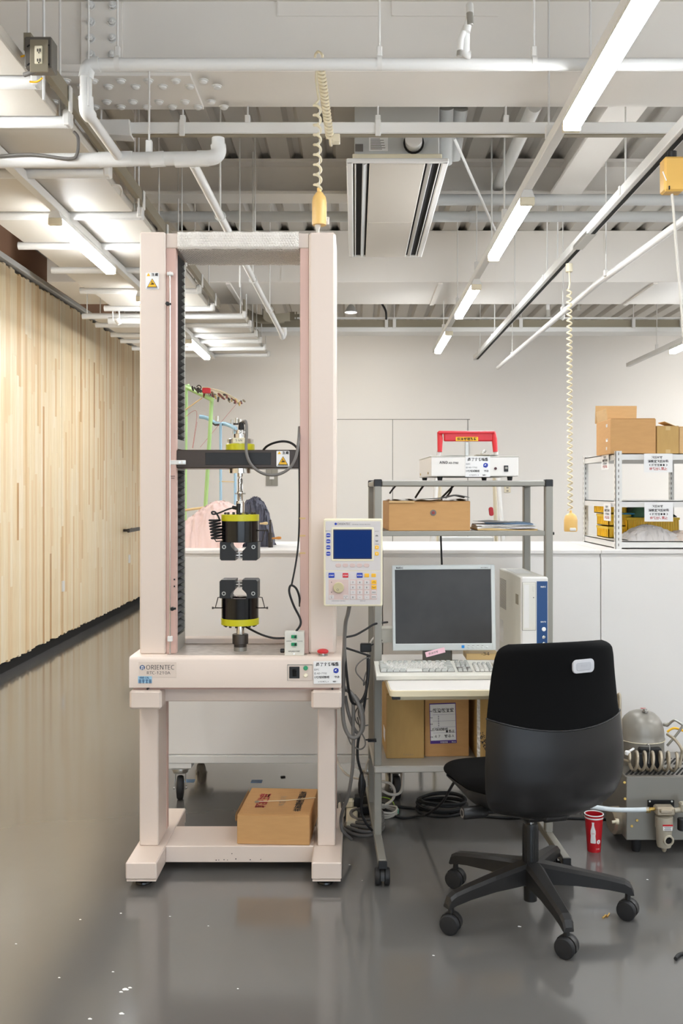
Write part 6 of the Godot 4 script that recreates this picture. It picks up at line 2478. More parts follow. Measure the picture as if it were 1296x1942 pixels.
	for k in 18:
		var a := TAU * k / 18.0
		g.box(Vector3(cos(a) * 0.0262, 0.235, sin(a) * 0.0262), Vector3(0.002, 0.12, 0.002))
	part("column_cover", g, M.black, t)
	g = geo(fr)
	g.lathe([Vector2(0, 0.045), Vector2(0.0225, 0.045), Vector2(0.0235, 0.13)], 24)
	part("column_tube", g, M.black, t)
	g = geo(fr)
	g.lathe([Vector2(0.03, 0.112), Vector2(0.043, 0.118), Vector2(0.043, 0.165), Vector2(0.038, 0.176), Vector2(0.026, 0.182)], 28)
	part("hub", g, M.base_plastic, t)
	for k in 5:
		var ang := deg_to_rad(-8.0 + 72.0 * k)                 # seen from above, from x towards the far side
		var d := Vector3(cos(ang), 0, -sin(ang))
		var s := Vector3.UP.cross(d)
		g = geo()
		var o := t.position
		var secs := []
		for q in [[0.02, 0.182, 0.112, 0.034], [0.06, 0.176, 0.112, 0.031], [0.16, 0.160, 0.110, 0.025], [0.26, 0.143, 0.101, 0.021], [0.315, 0.132, 0.092, 0.0195], [0.336, 0.120, 0.084, 0.018], [0.345, 0.098, 0.084, 0.016]]:
			var p: Vector3 = o + d * q[0]
			var hw: float = q[3]
			var up := Vector3.UP
			secs.append([p + s * hw * 0.62 + up * q[1], p + s * hw + up * (q[1] - 0.010), p + s * hw * 0.95 + up * q[2], p - s * hw * 0.95 + up * q[2], p - s * hw + up * (q[1] - 0.010), p - s * hw * 0.62 + up * q[1]])
		for i in secs.size() - 1:
			for j in 6:
				var j2 := (j + 1) % 6
				var A: Vector3 = secs[i][j]
				var B: Vector3 = secs[i][j2]
				var C: Vector3 = secs[i + 1][j2]
				var D: Vector3 = secs[i + 1][j]
				var nn := (C - A).cross(B - D).normalized()
				if nn.dot((A + C) / 2.0 - (o + d * (secs[i][0] - o).dot(d) + Vector3(0, 0.13, 0))) < 0:
					nn = -nn
				g.quad(A, B, C, D, nn)
		var last: Array = secs[-1]
		for j in range(1, 5):
			g.tri(last[0], last[j], last[j + 1], d, d, d)
		var arm := part("base_arm", g, M.base_plastic, t)
		var cp := o + d * 0.326 + Vector3(0, 0.088, 0)
		castor(arm, cp, 0.033, [58.0, 20.0, 60.0, 66.0, 56.0][k])

func big_castor(parent: Node3D, at: Vector3, top: float, yaw: float):
	var fr := turned(Vector3(at.x, 0, at.z), yaw)
	var g := geo(fr)
	g.mm(-0.05, 0.05, top - 0.006, top, -0.045, 0.045, 0.001)
	g.lathe([Vector2(0.034, top - 0.03), Vector2(0.038, top - 0.02), Vector2(0.034, top - 0.006)], 20)
	for s in [-1, 1]:
		g.prism(PackedVector2Array([Vector2(s * 0.022, top - 0.02), Vector2(s * 0.025, top - 0.02), Vector2(s * 0.026, 0.045), Vector2(s * 0.022, 0.045)]), -0.02, 0.02)
		g.cyl(Vector3(s * 0.02, 0.056, 0.01), Vector3(s * 0.032, 0.056, 0.01), 0.008, 8)
	var o := part("castor", g, M.steel, parent)
	g = geo(fr)
	var r := 0.056
	g.lathe([Vector2(0.012, 0), Vector2(r * 0.7, 0.001), Vector2(r * 0.92, 0.003), Vector2(r, 0.010), Vector2(r, 0.024), Vector2(r * 0.92, 0.031), Vector2(r * 0.7, 0.033), Vector2(0.012, 0.034)], 32, Vector3(-0.017, r, 0.01), Vector3(1, 0, 0))
	part("wheel", g, M.rubber, o)

func cabinets():
	for k in 3:
		var x0 := -0.8916 + 1.02 * k
		var x1 := x0 + 1.019
		var t := thing("rolling_cabinet", ["white rolling cabinet behind the testing machine", "white rolling cabinet behind the monitor", "white rolling cabinet under the white shelf at the right"][k], "cabinet", Vector3((x0 + x1) / 2, 0, -5.05))
		var g := geo()
		g.mm(x0 + 0.001, x1 - 0.001, 0.185, 1.16, -5.44, -4.662, 0.002)
		part("body", g, M.white, t)
		g = geo()
		g.mm(x0, x1, 1.158, 1.1766, -5.45, -4.645, 0.003)
		part("worktop", g, M.white, t)
		g = geo()
		g.mm(x0 + 0.0015, x1 - 0.0015, 0.222, 1.142, -4.662, -4.652, 0.002)
		part("panel", g, M.white, t)
		g = geo()
		g.mm(x0, x1, 0.181, 0.217, -4.67, -4.646, 0.002)
		part("bottom_rail", g, M.white_metal, t)
		for q in [[x0 + 0.066, -4.70], [x1 - 0.07, -4.70], [x0 + 0.065, -5.33], [x1 - 0.07, -5.33]]:
			g = geo()
			g.mm(q[0] - 0.06, q[0] + 0.06, 0.155, 0.182, q[1] - 0.06, q[1] + 0.05, 0.002)
			part("castor_mount", g, M.white_metal, t)
			big_castor(t, Vector3(q[0], 0, q[1]), 0.155, 6.0 if q[1] > -5.0 else 24.0)

func drape(g: Geo, c: Vector3, w: float, h: float, d: float, sd: float, lean := 0.0):
	# a cloth thrown over something: a lobed dome with folds running down
	g.surf(56, 22, func(a, b):
		var an: float = a * TAU
		var sq := 1.0 / pow(pow(absf(cos(an)), 2.8) + pow(absf(sin(an)), 2.8), 1.0 / 2.8)
		var fold := 1.0 + (0.045 * sin(an * 5.0 + sd) + 0.035 * sin(an * 9.0 + sd * 2.0) + 0.02 * sin(an * 17.0 + sd * 3.1)) * smoothstep(0.2, 1.0, b)
		var r: float = pow(b, 0.62) * sq * fold * (0.9 + 0.14 * b)
		var y := h * (1.0 - pow(b, 2.6)) * (1.0 + 0.05 * sin(an * 2.0 + sd)) + 0.012 * sin(an * 3.0 + b * 7.0 + sd)
		return c + Vector3(cos(an) * r * w / 2 + lean * (1.0 - b), maxf(y, 0.0), sin(an) * r * d / 2))

func shroud(g: Geo, x0: float, x1: float, y: float, zf: float, zb: float, top: Array, sd: int, amp := 0.7):
	# a cloth hanging over a machine: its ridge follows the table, creases run down
	var nz := FastNoiseLite.new()
	nz.seed = sd
	nz.frequency = 1.0
	nz.fractal_octaves = 3
	var ridge := func(u: float) -> float:
		var s := 0.0
		for k in [-0.02, 0.0, 0.02]:
			s += table(top, clampf(u + k, 0.0, 1.0)) / 3.0
		return s
	g.surf(60, 40, func(u, v):
		var w: float = v * 2.0 - 1.0
		var e: float = pow(maxf(0.0, 1.0 - pow(absf(w), 5.0)), 0.7)
		var h: float = ridge.call(u) * e
		var crease: float = nz.get_noise_2d(u * 9.0 + w * 2.0, w * 5.0) * 0.016 * amp + nz.get_noise_2d(u * 14.0 + 7.0, w * 5.0 + u * 6.0) * 0.006 * amp
		var x: float = lerpf(x0, x1, u) + (nz.get_noise_2d(v * 6.0, u * 5.0 + 40.0)) * 0.012
		var z: float = lerpf(zf, zb, v) + crease * 1.5
		return Vector3(x, y + maxf(0.0, h + crease * smoothstep(0.0, 0.05, h)), z))

func behind():
	var g := geo()
	var t: Node3D
	var top := 1.1766
	# green stand with its row of weights
	t = thing("bobbin_stand", "pale green stand holding a slanting bunch of dark and red bobbins", "stand", Vector3(-0.85, top, -5.2))
	for q in [[353, 738, 350, 1030, 5.15], [402, 757, 386, 1026, 5.05]]:
		g = geo()
		g.tube([P(q[0], q[1], q[4]), P(q[2], q[3], q[4])], 0.010, 4)
		part("leg", g, M.lime, t)
	g = geo()
	g.tube([P(347, 731, 5.2), P(403, 758, 5.0)], 0.012, 4)
	g.tube([P(347, 736, 5.2), P(360, 731, 5.2)], 0.010, 4)
	part("top_bar", g, M.lime, t)
	g = geo()
	g.tube([P(346, 781, 5.15), P(383, 755, 5.05)], 0.0035, 6)
	g.tube([P(347, 968, 5.15), P(392, 962, 5.05)], 0.007, 6)
	part("cross_stick", g, M.wood_pale, t)
	t = thing("bobbin_bunch", "bunch of dark bobbins and red tags hung over the green stand", "bobbins", P(412, 755, 5.05))
	for k in 46:
		var f := k / 45.0
		var p := P(366 + f * 93 + rng.randf_range(-2, 2), 733 + f * 25 + rng.randf_range(-3, 6), 5.05 + rng.randf_range(-0.06, 0.06))
		g = geo()
		var d := Vector3(rng.randf_range(-0.3, 0.8), rng.randf_range(-0.9, -0.2), rng.randf_range(-0.5, 0.5)).normalized()
		var l := rng.randf_range(0.02, 0.034) * (1.1 - 0.4 * f)
		g.lathe([Vector2(0, 0), Vector2(0.004, 0.002), Vector2(0.0055, l * 0.4), Vector2(0.004, l), Vector2(0, l * 1.05)], 7, p, d)
		part("bobbin", g, [M.dark_steel, M.tray, mat(rgb(120, 62, 56), 0.6), M.kraft][k % 4] if k > 8 else M.dark_steel, t)
	g = geo()
	for k in 26:
		var f := k / 25.0
		g.tube(spline([P(378 + f * 3, 735, 5.05), P(395 + f * 25, 735 + f * 6, 5.02), P(400 + f * 56, 744 + f * 17, 5.05)], 5), 0.0012, 4)
	part("threads", g, M.beige_cord, t)
	g = geo()
	g.box(P(392, 741, 5.0), Vector3(0.04, 0.026, 0.03), 0.003)
	part("tag", g, M.cup, t)
	g = geo()
	g.tube(coil(P(377, 734, 5.02), P(379, 735, 4.98), 0.009, 1.0, 14), 0.003, 6)
	part("ring", g, M.dark_steel, t)
	g = geo()
	g.tube(pix([[352, 790, 5.1], [373, 780, 5.1], [368, 830, 5.1], [365, 850, 5.1]], 6), 0.0008, 4)
	g.tube([P(452, 762, 5.1), P(380, 848, 5.1)], 0.0007, 4)
	g.tube([P(374, 800, 5.1), P(366, 850, 5.1)], 0.0007, 4)
	single("loose_threads", g, M.red_ink, "loose threads hanging between the green and blue stands", "thread")
	# blue stand
	t = thing("winding_stand", "pale blue stand with small metal rollers on its crossbar", "stand", Vector3(-0.65, top, -5.1))
	for x in [418.5, 446]:
		g = geo()
		g.tube([P(x, 802 if x < 430 else 815, 5.1), P(x + 0.5, 1026, 5.1)], 0.007, 4)
		part("leg", g, M.sky_blue, t)
	g = geo()
	g.tube(pix([[378, 790, 5.2], [393, 793, 5.2], [410, 803, 5.15], [428, 804, 5.1], [448, 813, 5.0]], 4), 0.010, 4)
	part("top_bar", g, M.sky_blue, t)
	g = geo()
	g.tube([P(416, 913, 5.1), P(448, 914, 5.1)], 0.003, 6)
	part("cross_stick", g, M.wood_pale, t)
	for q in [[412, 793], [449, 797], [455, 799], [440, 800]]:
		g = geo()
		g.cyl(P(q[0], q[1] + 6, 5.1), P(q[0], q[1] - 4, 5.1), 0.008, 10)
		part("roller", g, M.steel, t)
	g = geo()
	g.tube([P(400, 800, 5.12), P(408, 806, 5.12), P(468, 803, 5.1)], 0.005, 6)
	part("roller_rod", g, M.dark_steel, t)
	g = geo()
	g.box(P(450, 821, 5.05), Vector3(0.012, 0.025, 0.01), 0.001)
	part("tag", g, M.amber, t)
	# covered things on the cabinet
	g = geo()
	shroud(g, P(343, 0, 4.95).x, P(468, 0, 4.95).x, top, -4.82, -5.15, [[0, 0.0], [0.02, 0.08], [0.05, 0.115], [0.12, 0.135], [0.3, 0.18], [0.52, 0.222], [0.62, 0.225], [0.8, 0.20], [0.93, 0.185], [0.98, 0.12], [1, 0.0]], 3)
	single("pink_cover", g, M.pink_cloth, "pale pink cloth cover thrown over something on the white cabinet", "cloth")
	g = geo()
	shroud(g, P(456, 0, 4.95).x, P(518, 0, 4.95).x, top, -4.9, -5.1, [[0, 0.0], [0.04, 0.19], [0.2, 0.228], [0.42, 0.245], [0.62, 0.225], [0.78, 0.185], [0.9, 0.10], [0.96, 0.05], [1, 0.0]], 8)
	single("grey_cover", g, M.grey_cloth, "dark grey cloth cover beside the pink one, behind the upper grip", "cloth")
	t = thing("hand_crank", "hand crank with turned wooden handles beside the grey cover", "crank", Vector3(P(512, 0, 4.85).x, top, -4.85))
	g = geo()
	g.box(P(513, 1007, 4.83), Vector3(0.010, 0.11, 0.012), 0.002)
	part("arm", g, M.dark_steel, t)
	for q in [[516, 1021, 534], [493, 993, 508]]:
		g = geo()
		var l: float = (q[2] - q[0]) * 4.83 / FOCAL
		g.lathe([Vector2(0, 0), Vector2(0.004, 0.0), Vector2(0.0045, l * 0.3), Vector2(0.0075, l * 0.7), Vector2(0.006, l * 0.95), Vector2(0, l)], 14, P(q[0], q[1], 4.80 if q[0] == 516 else 4.70), Vector3(1, 0.05, 0))
		part("handle", g, M.wood_knob if q[0] == 516 else M.wood_pale, t)
	g = geo()
	g.tube([P(500, 993, 4.75), P(512, 994, 4.83)], 0.004, 6)
	part("pin", g, M.dark_steel, t)
	g = geo()
	g.cyl(Vector3(P(513, 0, 4.84).x, top, -4.86), P(513, 1010, 4.86), 0.012, 10)
	part("stand", g, M.dark_steel, t)
	# step ladder behind the cabinets
	t = thing("step_ladder", "white step ladder with a red plastic top handle, behind the trolley", "ladder", Vector3(P(885, 0, 5.65).x, 0, -5.7))
	var z := 5.62
	for s in [0, 1]:
		g = geo()
		g.tube([P(833 if s == 0 else 941, 855, z), P(808 if s == 0 else 966, 1180, z - 0.03), Vector3(P(795 if s == 0 else 985, 0, z).x, 0.0, -z + 0.05)], 0.013, 4)
		part("rail", g, M.pipe, t)
		g = geo()
		g.tube([P(836 if s == 0 else 937, 868, z + 0.04), Vector3(P(822 if s == 0 else 952, 0, 6.3).x, 0.0, -6.3)], 0.011, 4)
		part("rear_rail", g, M.outlet_cream, t)
	for y in [1024, 1150]:
		g = geo()
		g.box(P(884, y, z + 0.02), Vector3(0.30 + (y - 1024) * 0.0005, 0.035, 0.11), 0.004)
		part("step", g, M.pipe_grey, t)
	g = geo()
	g.mm(P(842, 0, z).x, P(935, 0, z).x, P(0, 837, z).y, P(0, 820, z).y, -z - 0.025, -z + 0.02, 0.006)
	g.mm(P(831, 0, z).x, P(938, 0, z).x, P(0, 823, z).y, P(0, 817.5, z).y, -z - 0.03, -z + 0.028, 0.004)
	for s in [0, 1]:
		g.tube([P(834 if s == 0 else 936, 820, z), P(835 if s == 0 else 938, 832, z - 0.01), P(834.5 if s == 0 else 940, 857, z - 0.02)], [0.014, 0.016, 0.0135], 10)
	var hd := part("top_handle", g, M.red, t, "red plastic top handle")
	g = geo()
	g.box(P(886, 832.5, z - 0.022), Vector3(0.126, 0.0225, 0.002))
	var tp := part("tape", g, M.amber, hd, "yellow tape with handwriting")
	g = geo()
	brushed(g, "技術管理所有", 0.0165, Transform3D(Basis(), P(886, 832.5, z - 0.0245)), 0.12)
	part("writing", g, M.ink, tp)
	# plates on the far wall
	t = thing("wall_plate", "grey metal switch plate on the far wall, seen through the machine", "switch plate", P(516, 921, 12.99))
	g = geo()
	g.mm(P(505, 0, 12.98).x, P(527, 0, 12.98).x, P(0, 921, 12.98).y, P(0, 886, 12.98).y, -13.0, -12.98, 0.002)
	part("plate", g, M.grey_post, t)
	g = geo()
	g.mm(P(511.5, 0, 12.97).x, P(520, 0, 12.97).x, P(0, 909, 12.97).y, P(0, 903, 12.97).y, -12.98, -12.97)
	part("switch", g, M.paper, t)
	g = geo()
	g.mm(P(515, 0, 12.98).x, P(516.5, 0, 12.98).x, P(0, 920, 12.98).y, P(0, 886, 12.98).y, -12.98, -12.977)
	part("joint", g, M.grey_case, t)
	t = thing("wall_plate", "cream socket plate on the far wall beside the trolley's right post", "socket plate", P(963, 933, 12.99))
	g = geo()
	g.mm(P(957, 0, 12.98).x, P(969, 0, 12.98).x, P(0, 934, 12.98).y, P(0, 918, 12.98).y, -13.0, -12.985, 0.002)
	part("plate", g, M.outlet_cream, t)
	g = geo()
	for y in [924, 930]:
		g.mm(P(961, 0, 12.98).x, P(965, 0, 12.98).x, P(0, y + 2, 12.98).y, P(0, y, 12.98).y, -12.985, -12.982)
	part("socket_holes", g, M.grey_case, t)
	white_shelf()

func white_shelf():
	var x0 := 1.235
	var x1 := 2.35
	var zf := -4.72
	var zb := -5.40
	var t := thing("white_shelf", "white slotted-post metal shelf standing on the right rolling cabinet", "shelf", Vector3((x0 + x1) / 2, 1.1766, -5.06))
	for q in [[x0, zf, 1], [x1, zf, -1], [x0, zb, 1], [x1, zb, -1], [1.70, zb, 1]]:
		var g := geo()
		var sx: float = q[2]
		var sz := 1.0 if q[1] == zb else -1.0
		g.mm(q[0], q[0] + sx * 0.030, 1.1766, 1.642, q[1], q[1] + sz * 0.0025)
		g.mm(q[0], q[0] + sx * 0.0025, 1.1766, 1.642, q[1], q[1] + sz * 0.030)
		var p := part("post", g, M.white_metal, t)
		g = geo()
		for k in 17:
			g.mm(q[0] + sx * 0.012, q[0] + sx * 0.017, 1.19 + k * 0.027, 1.203 + k * 0.027, q[1] - sz * 0.0005, q[1] + sz * 0.003)
			g.mm(q[0] - sx * 0.0005, q[0] + sx * 0.003, 1.19 + k * 0.027, 1.203 + k * 0.027, q[1] + sz * 0.013, q[1] + sz * 0.018)
		part("slots", g, M.grey_case, p)
	for y in [1.630, 1.405, 1.213]:
		var g := geo()
		g.mm(x0 + 0.004, x1 - 0.004, y - 0.004, y, zb + 0.004, zf - 0.004)
		g.mm(x0 + 0.004, x1 - 0.004, y - 0.03, y, zf - 0.008, zf - 0.004)
		g.mm(x0 + 0.004, x1 - 0.004, y - 0.03, y, zb + 0.004, zb + 0.008)
		g.mm(x0 + 0.004, x0 + 0.008, y - 0.03, y, zb + 0.004, zf - 0.004)
		part("shelf_board", g, M.white_metal, t)
	# notices
	var notes := [[1249, 878, 4.70, 0.135, 0.088, 0.0, "paper notice hanging from the front edge of the white shelf's top board"], [1250, 971, 4.70, 0.135, 0.09, 0.0, "paper notice hanging from the front edge of the white shelf's middle board"], [1157.5, 876, 4.90, 0.135, 0.075, 90.0, "paper notice on the left side of the white shelf's top board"], [1160.5, 971, 4.86, 0.135, 0.085, 90.0, "paper notice on the left side of the white shelf's middle board"]]
	for q in notes:
		var p := P(q[0], q[1], q[2])
		if q[5] != 0.0:
			p.x = x0 - 0.004
		var g := geo()
		var f := turned(p, -q[5], 0, 0)
		g.at(f)
		g.box(Vector3.ZERO, Vector3(q[3], q[4], 0.0012))
		var s := single("paper_notice", g, M.paper, q[6], "notice", f * Vector3(0, -q[4] / 2, 0))
		g = geo(f)
		var u: float = q[4]
		brushed(g, "消耗材管", 0.0115, off(-0.006, u * 0.30, 0.001), 0.12)
		brushed(g, "術験室消耗材料", 0.0125, off(0, u * 0.09, 0.001), 0.14)
		brushed(g, "(取管理より)", 0.0115, off(0, -u * 0.11, 0.001), 0.10)
		part("printing", g, M.ink, s)
		g = geo(f)
		brushed(g, "持ち出し禁止", 0.0125, off(0, -u * 0.31, 0.001), 0.14)
		part("red_printing", g, M.red_ink, s)
	# cartons on top
	var c := card_box("carton", "big open cardboard box with a raised back flap on the white shelf", "box", Transform3D(Basis(), Vector3(1.326, 1.630, -4.745)), 0.216, 0.166, 0.28, M.cardboard, false)
	var g := geo()
	g.at(turned(Vector3(1.318, 1.796, -5.02), 0, 6))
	g.box(Vector3(-0.004, 0.04, 0), Vector3(0.208, 0.09, 0.004), 0.001)
	part("back_flap", g, M.cardboard_pale, c)
	g = geo()
	g.at(turned(Vector3(1.222, 1.79, -4.88), 0, 0, 8))
	g.box(Vector3(0, 0.03, -0.03), Vector3(0.004, 0.06, 0.2), 0.001)
	part("side_flap", g, M.cardboard_pale, c)
	g = geo()
	g.mm(1.222, 1.43, 1.796, 1.799, -4.87, -4.744, 0.001)
	part("front_flap", g, M.cardboard, c)
	g = geo()
	for q in [[1.76, 0.03], [1.69, 0.035], [1.65, 0.02]]:
		g.mm(1.2168, 1.2175, q[0], q[0] + 0.015, -4.83, -4.83 + q[1])
	part("tape_scrap", g, M.clear_film, c)
	c = card_box("carton", "small olive cardboard box with a lifted flap, next to the big one", "box", Transform3D(Basis(), Vector3(1.493, 1.630, -4.75)), 0.106, 0.13, 0.16, M.cardboard_olive, true)
	g = geo()
	g.at(turned(Vector3(1.50, 1.765, -4.80), 0, 0, -22))
	g.box(Vector3(0.005, 0.008, 0), Vector3(0.07, 0.003, 0.10), 0.001)
	part("lifted_flap", g, M.cardboard_pale, c)
	g = geo()
	g.mm(1.482, 1.504, 1.742, 1.7605, -4.7505, -4.7485)
	g.mm(1.482, 1.504, 1.632, 1.650, -4.7505, -4.7485)
	part("tape", g, M.kraft, c)
	card_box("carton", "plain cardboard box cut by the right edge of the view", "box", Transform3D(Basis(), Vector3(1.61, 1.630, -4.76)), 0.118, 0.128, 0.2, M.cardboard_pale, true)
	# yellow crates on the lower board
	for q in [["yellow plastic crate at the bottom of the left stack", 1.283, 0.0], ["yellow plastic crate in the middle of the left stack", 1.283, 0.062], ["yellow plastic crate on top of the left stack, tilted back", 1.272, 0.124]]:
		crate(q[0], Vector3(q[1] + 0.055, 1.2135 + q[2], -5.16 if q[2] < 0.1 else -5.18), 0.11, 0.058, 0.24)
	crate("long yellow slotted crate behind the clothes on the lower board", Vector3(1.50, 1.2135, -5.12), 0.26, 0.105, 0.22)
	g = geo()
	drape(g, Vector3(1.50, 1.32, -5.10), 0.26, 0.065, 0.2, 4.0)
	single("green_bag", g, mat(rgb(84, 128, 104), 0.35), "crumpled green plastic bag on the long yellow crate", "bag")
	g = geo()
	g.mm(1.345, 1.40, 1.3965 - 0.062, 1.3965 - 0.055, -5.2, -4.98, 0.002)
	single("blue_sheet", g, mat(rgb(40, 130, 170), 0.4), "blue plastic sheet edge between the yellow crates", "sheet")
	for q in [[1.44, 0.26, 0.075, 1.1, rgb(206, 200, 196), "grey folded clothes heap on the lower board of the white shelf"], [1.60, 0.2, 0.045, 3.0, rgb(214, 198, 186), "beige folded clothes at the right of the grey heap"]]:
		g = geo()
		shroud(g, q[0] - q[1] / 2, q[0] + q[1] / 2, 1.2135, -4.755, -4.98, [[0, 0.0], [0.04, q[2] * 0.35], [0.2, q[2] * 0.7], [0.42, q[2]], [0.65, q[2] * 0.85], [0.85, q[2] * 0.5], [0.97, q[2] * 0.25], [1, 0.0]], int(q[3] * 10), 0.4)
		single("folded_clothes", g, mat(q[4], 0.8), q[5], "clothes")

func crate(label: String, p: Vector3, w: float, h: float, d: float):
	var t := thing("crate", label, "crate", p, 0.0, "yellow crates on the white shelf")
	var g := geo()
	var th := 0.004
	g.mm(p.x - w / 2, p.x + w / 2, p.y, p.y + th, p.z - d / 2, p.z + d / 2)
	for s in [-1, 1]:
		g.mm(p.x + s * w / 2, p.x + s * (w / 2 - th), p.y, p.y + h, p.z - d / 2, p.z + d / 2)
		g.mm(p.x - w / 2, p.x + w / 2, p.y, p.y + h, p.z + s * d / 2, p.z + s * (d / 2 - th))
	part("tub", g, M.crate_yellow, t)
	g = geo()
	g.mm(p.x - w / 2 - 0.004, p.x + w / 2 + 0.004, p.y + h - 0.012, p.y + h, p.z + d / 2 - th, p.z + d / 2 + 0.004, 0.001)
	g.mm(p.x - w / 2 - 0.004, p.x - w / 2 + th, p.y + h - 0.012, p.y + h, p.z - d / 2, p.z + d / 2, 0.001)
	part("rim", g, M.crate_yellow, t)
	g = geo()
	var n := int(w / 0.012)
	for k in n:
		g.mm(p.x - w / 2 + (k + 0.5) * w / n - 0.0015, p.x - w / 2 + (k + 0.5) * w / n + 0.0015, p.y + 0.008, p.y + h - 0.014, p.z + d / 2, p.z + d / 2 + 0.003)
	for k in int(d / 0.03):
		g.mm(p.x - w / 2 - 0.003, p.x - w / 2, p.y + 0.006, p.y + h - 0.014, p.z - d / 2 + 0.02 + k * 0.03, p.z - d / 2 + 0.024 + k * 0.03)
	part("ribs", g, M.amber, t).set_meta("kind", "stuff")

func cooling_unit():
	var zf := -3.98
	var zb := -4.36
	var x0 := 1.084
	var x1 := 1.62
	var t := thing("cooling_unit", "grey metal compressor unit with a coiled tube on the floor at the right", "compressor", Vector3(1.35, 0, -4.15))
	var g := geo()
	g.mm(x0, x1, 0.055, 0.31, zb, zf, 0.003)
	part("housing", g, M.grey_case, t)
	g = geo()
	for x in [x0 + 0.05, x1 - 0.05]:
		for z in [zf - 0.04, zb + 0.04]:
			g = geo()
			g.lathe([Vector2(0.016, 0), Vector2(0.02, 0.01), Vector2(0.02, 0.056)], 14, Vector3(x, 0, z))
			part("rubber_foot", g, M.rubber, t)
	g = geo()
	for k in 22:
		g.at(turned(Vector3(x0 + 0.035 + k * 0.0185, 0.3105, zf - 0.075), -30))
		g.box(Vector3.ZERO, Vector3(0.0075, 0.0022, 0.115))
	part("grille_slot", g, M.black_gap, t)
	g = geo()
	for k in 20:
		g.at(turned(Vector3(x0 + 0.035 + k * 0.0185, 0.3105, zf - 0.225), -30))
		g.box(Vector3.ZERO, Vector3(0.0075, 0.0022, 0.11))
	part("grille_slot", g, M.black_gap, t)
	# compressor dome
	var c := Vector3(P(1220, 0, 4.17).x, 0.31, -4.19)
	g = geo()
	g.lathe([Vector2(0.088, 0.0), Vector2(0.092, 0.01), Vector2(0.092, 0.100)], 36, c)
	var dm := part("compressor_body", g, M.dome, t)
	g = geo()
	g.lathe([Vector2(0.0955, 0.098), Vector2(0.0955, 0.106), Vector2(0.093, 0.110), Vector2(0.0925, 0.128), Vector2(0.090, 0.148), Vector2(0.083, 0.172), Vector2(0.071, 0.192), Vector2(0.053, 0.208), Vector2(0.03, 0.218), Vector2(0, 0.222)], 36, c)
	part("dome", g, M.dome, dm)
	g = geo()
	g.tube(coil(c + Vector3(0, 0.101, 0), c + Vector3(0, 0.1012, 0), 0.0955, 1.0, 36), 0.002, 6)
	part("seam", g, M.outlet_cream, dm)
	g = geo()
	g.lathe([Vector2(0.013, 0.222), Vector2(0.014, 0.228), Vector2(0.009, 0.229), Vector2(0.009, 0.236), Vector2(0, 0.237)], 14, c + Vector3(0.006, -0.004, 0.03))
	part("stud", g, M.steel, dm)
	g = geo()
	g.box(c + Vector3(0.0, 0.232, 0.022), Vector3(0.02, 0.002, 0.008))
	part("red_mark", g, M.cup, dm)
	g = geo()
	g.box(c + Vector3(0.006, 0.045, 0.095), Vector3(0.092, 0.085, 0.03), 0.005)
	g.box(c + Vector3(-0.02, 0.035, 0.112), Vector3(0.06, 0.07, 0.02), 0.004)
	var tb := part("terminal_box", g, M.black, t, "black terminal box")
	g = geo()
	g.tube(pix([[1225, 1413, 4.05], [1229, 1411, 4.04], [1233, 1416, 4.04], [1232, 1430, 4.04], [1231, 1448, 4.04]], 5), 0.0015, 5)
	part("wire_clip", g, M.chrome, tb)
	# coiled tube and its risers
	g = geo()
	var run := pix([[1172, 1345, 4.06], [1173, 1320, 4.06], [1176, 1320, 4.05], [1177, 1360, 4.04], [1180, 1440, 4.03]], 5)
	run += coil(P(1186, 1443, 4.03), P(1283, 1444, 4.03), 0.0365, 6.5, 18).slice(5)
	run += pix([[1289, 1455, 4.03], [1294, 1430, 4.03], [1292, 1418, 4.03], [1280, 1402, 4.08], [1266, 1392, 4.12]], 4)
	g.tube(run, 0.0062, 9)
	part("coil_tube", g, M.bronze, t, "bare copper-bronze coiled tube")
	g = geo()
	g.tube(pix([[1262, 1373, 4.15], [1266, 1376, 4.14], [1275, 1368, 4.13], [1282, 1366, 4.12], [1294, 1374, 4.12], [1296, 1376, 4.12], [1280, 1398, 4.13], [1266, 1414, 4.14]], 4), 0.0055, 8)
	g.tube([P(1260, 1374, 4.16), P(1268, 1374, 4.14)], 0.008, 8)
	part("riser", g, M.steel, t)
	g = geo()
	g.tube(pix([[1266, 1388, 4.16], [1275, 1382, 4.16], [1286, 1382, 4.16], [1310, 1392, 4.18]], 5), 0.005, 8)
	part("earth_wire", g, M.amber, t, "yellow earth wire")
	g = geo()
	g.mm(P(1168, 0, 4.2).x, P(1177, 0, 4.2).x, 0.31, P(0, 1330, 4.2).y, -4.30, -4.20, 0.003)
	part("side_plate", g, M.bronze, t)
	g = geo()
	g.cyl(P(1191, 1424, 4.02), P(1190, 1432, 4.02), 0.011, 10, 0.003)
	g.tube(pix([[1190, 1426, 4.03], [1196, 1424, 4.05], [1202, 1420, 4.1]], 4), 0.005, 6)
	part("hose_joint", g, M.paper, t)
	# front: screws, bracket and filter
	g = geo()
	for q in [[1199, 1567], [1209, 1556], [1185, 1484], [1186, 1515]]:
		g.cyl(P(q[0], q[1], 3.98), P(q[0], q[1], 3.975), 0.0055, 10, 0.001)
	part("screw", g, M.brass, t)
	g = geo()
	g.mm(P(1230, 0, 3.97).x, P(1280, 0, 3.97).x, P(0, 1534, 3.97).y, P(0, 1518, 3.97).y, zf, zf + 0.006, 0.001)
	var br := part("bracket", g, M.black, t)
	g = geo()
	for x in [1233, 1275]:
		g.cyl(P(x, 1520, 3.972), P(x, 1520, 3.968), 0.004, 10, 0.001)
	part("bracket_screw", g, M.steel, br)
	var fx := P(1260, 0, 3.92)
	var fc := Vector3(fx.x, 0, -3.92)
	var yy := func(y): return P(0, y, 3.92).y
	g = geo()
	g.box(Vector3(fc.x, (yy.call(1527) + yy.call(1545)) / 2, fc.z), Vector3(0.074, 0.034, 0.05), 0.006)
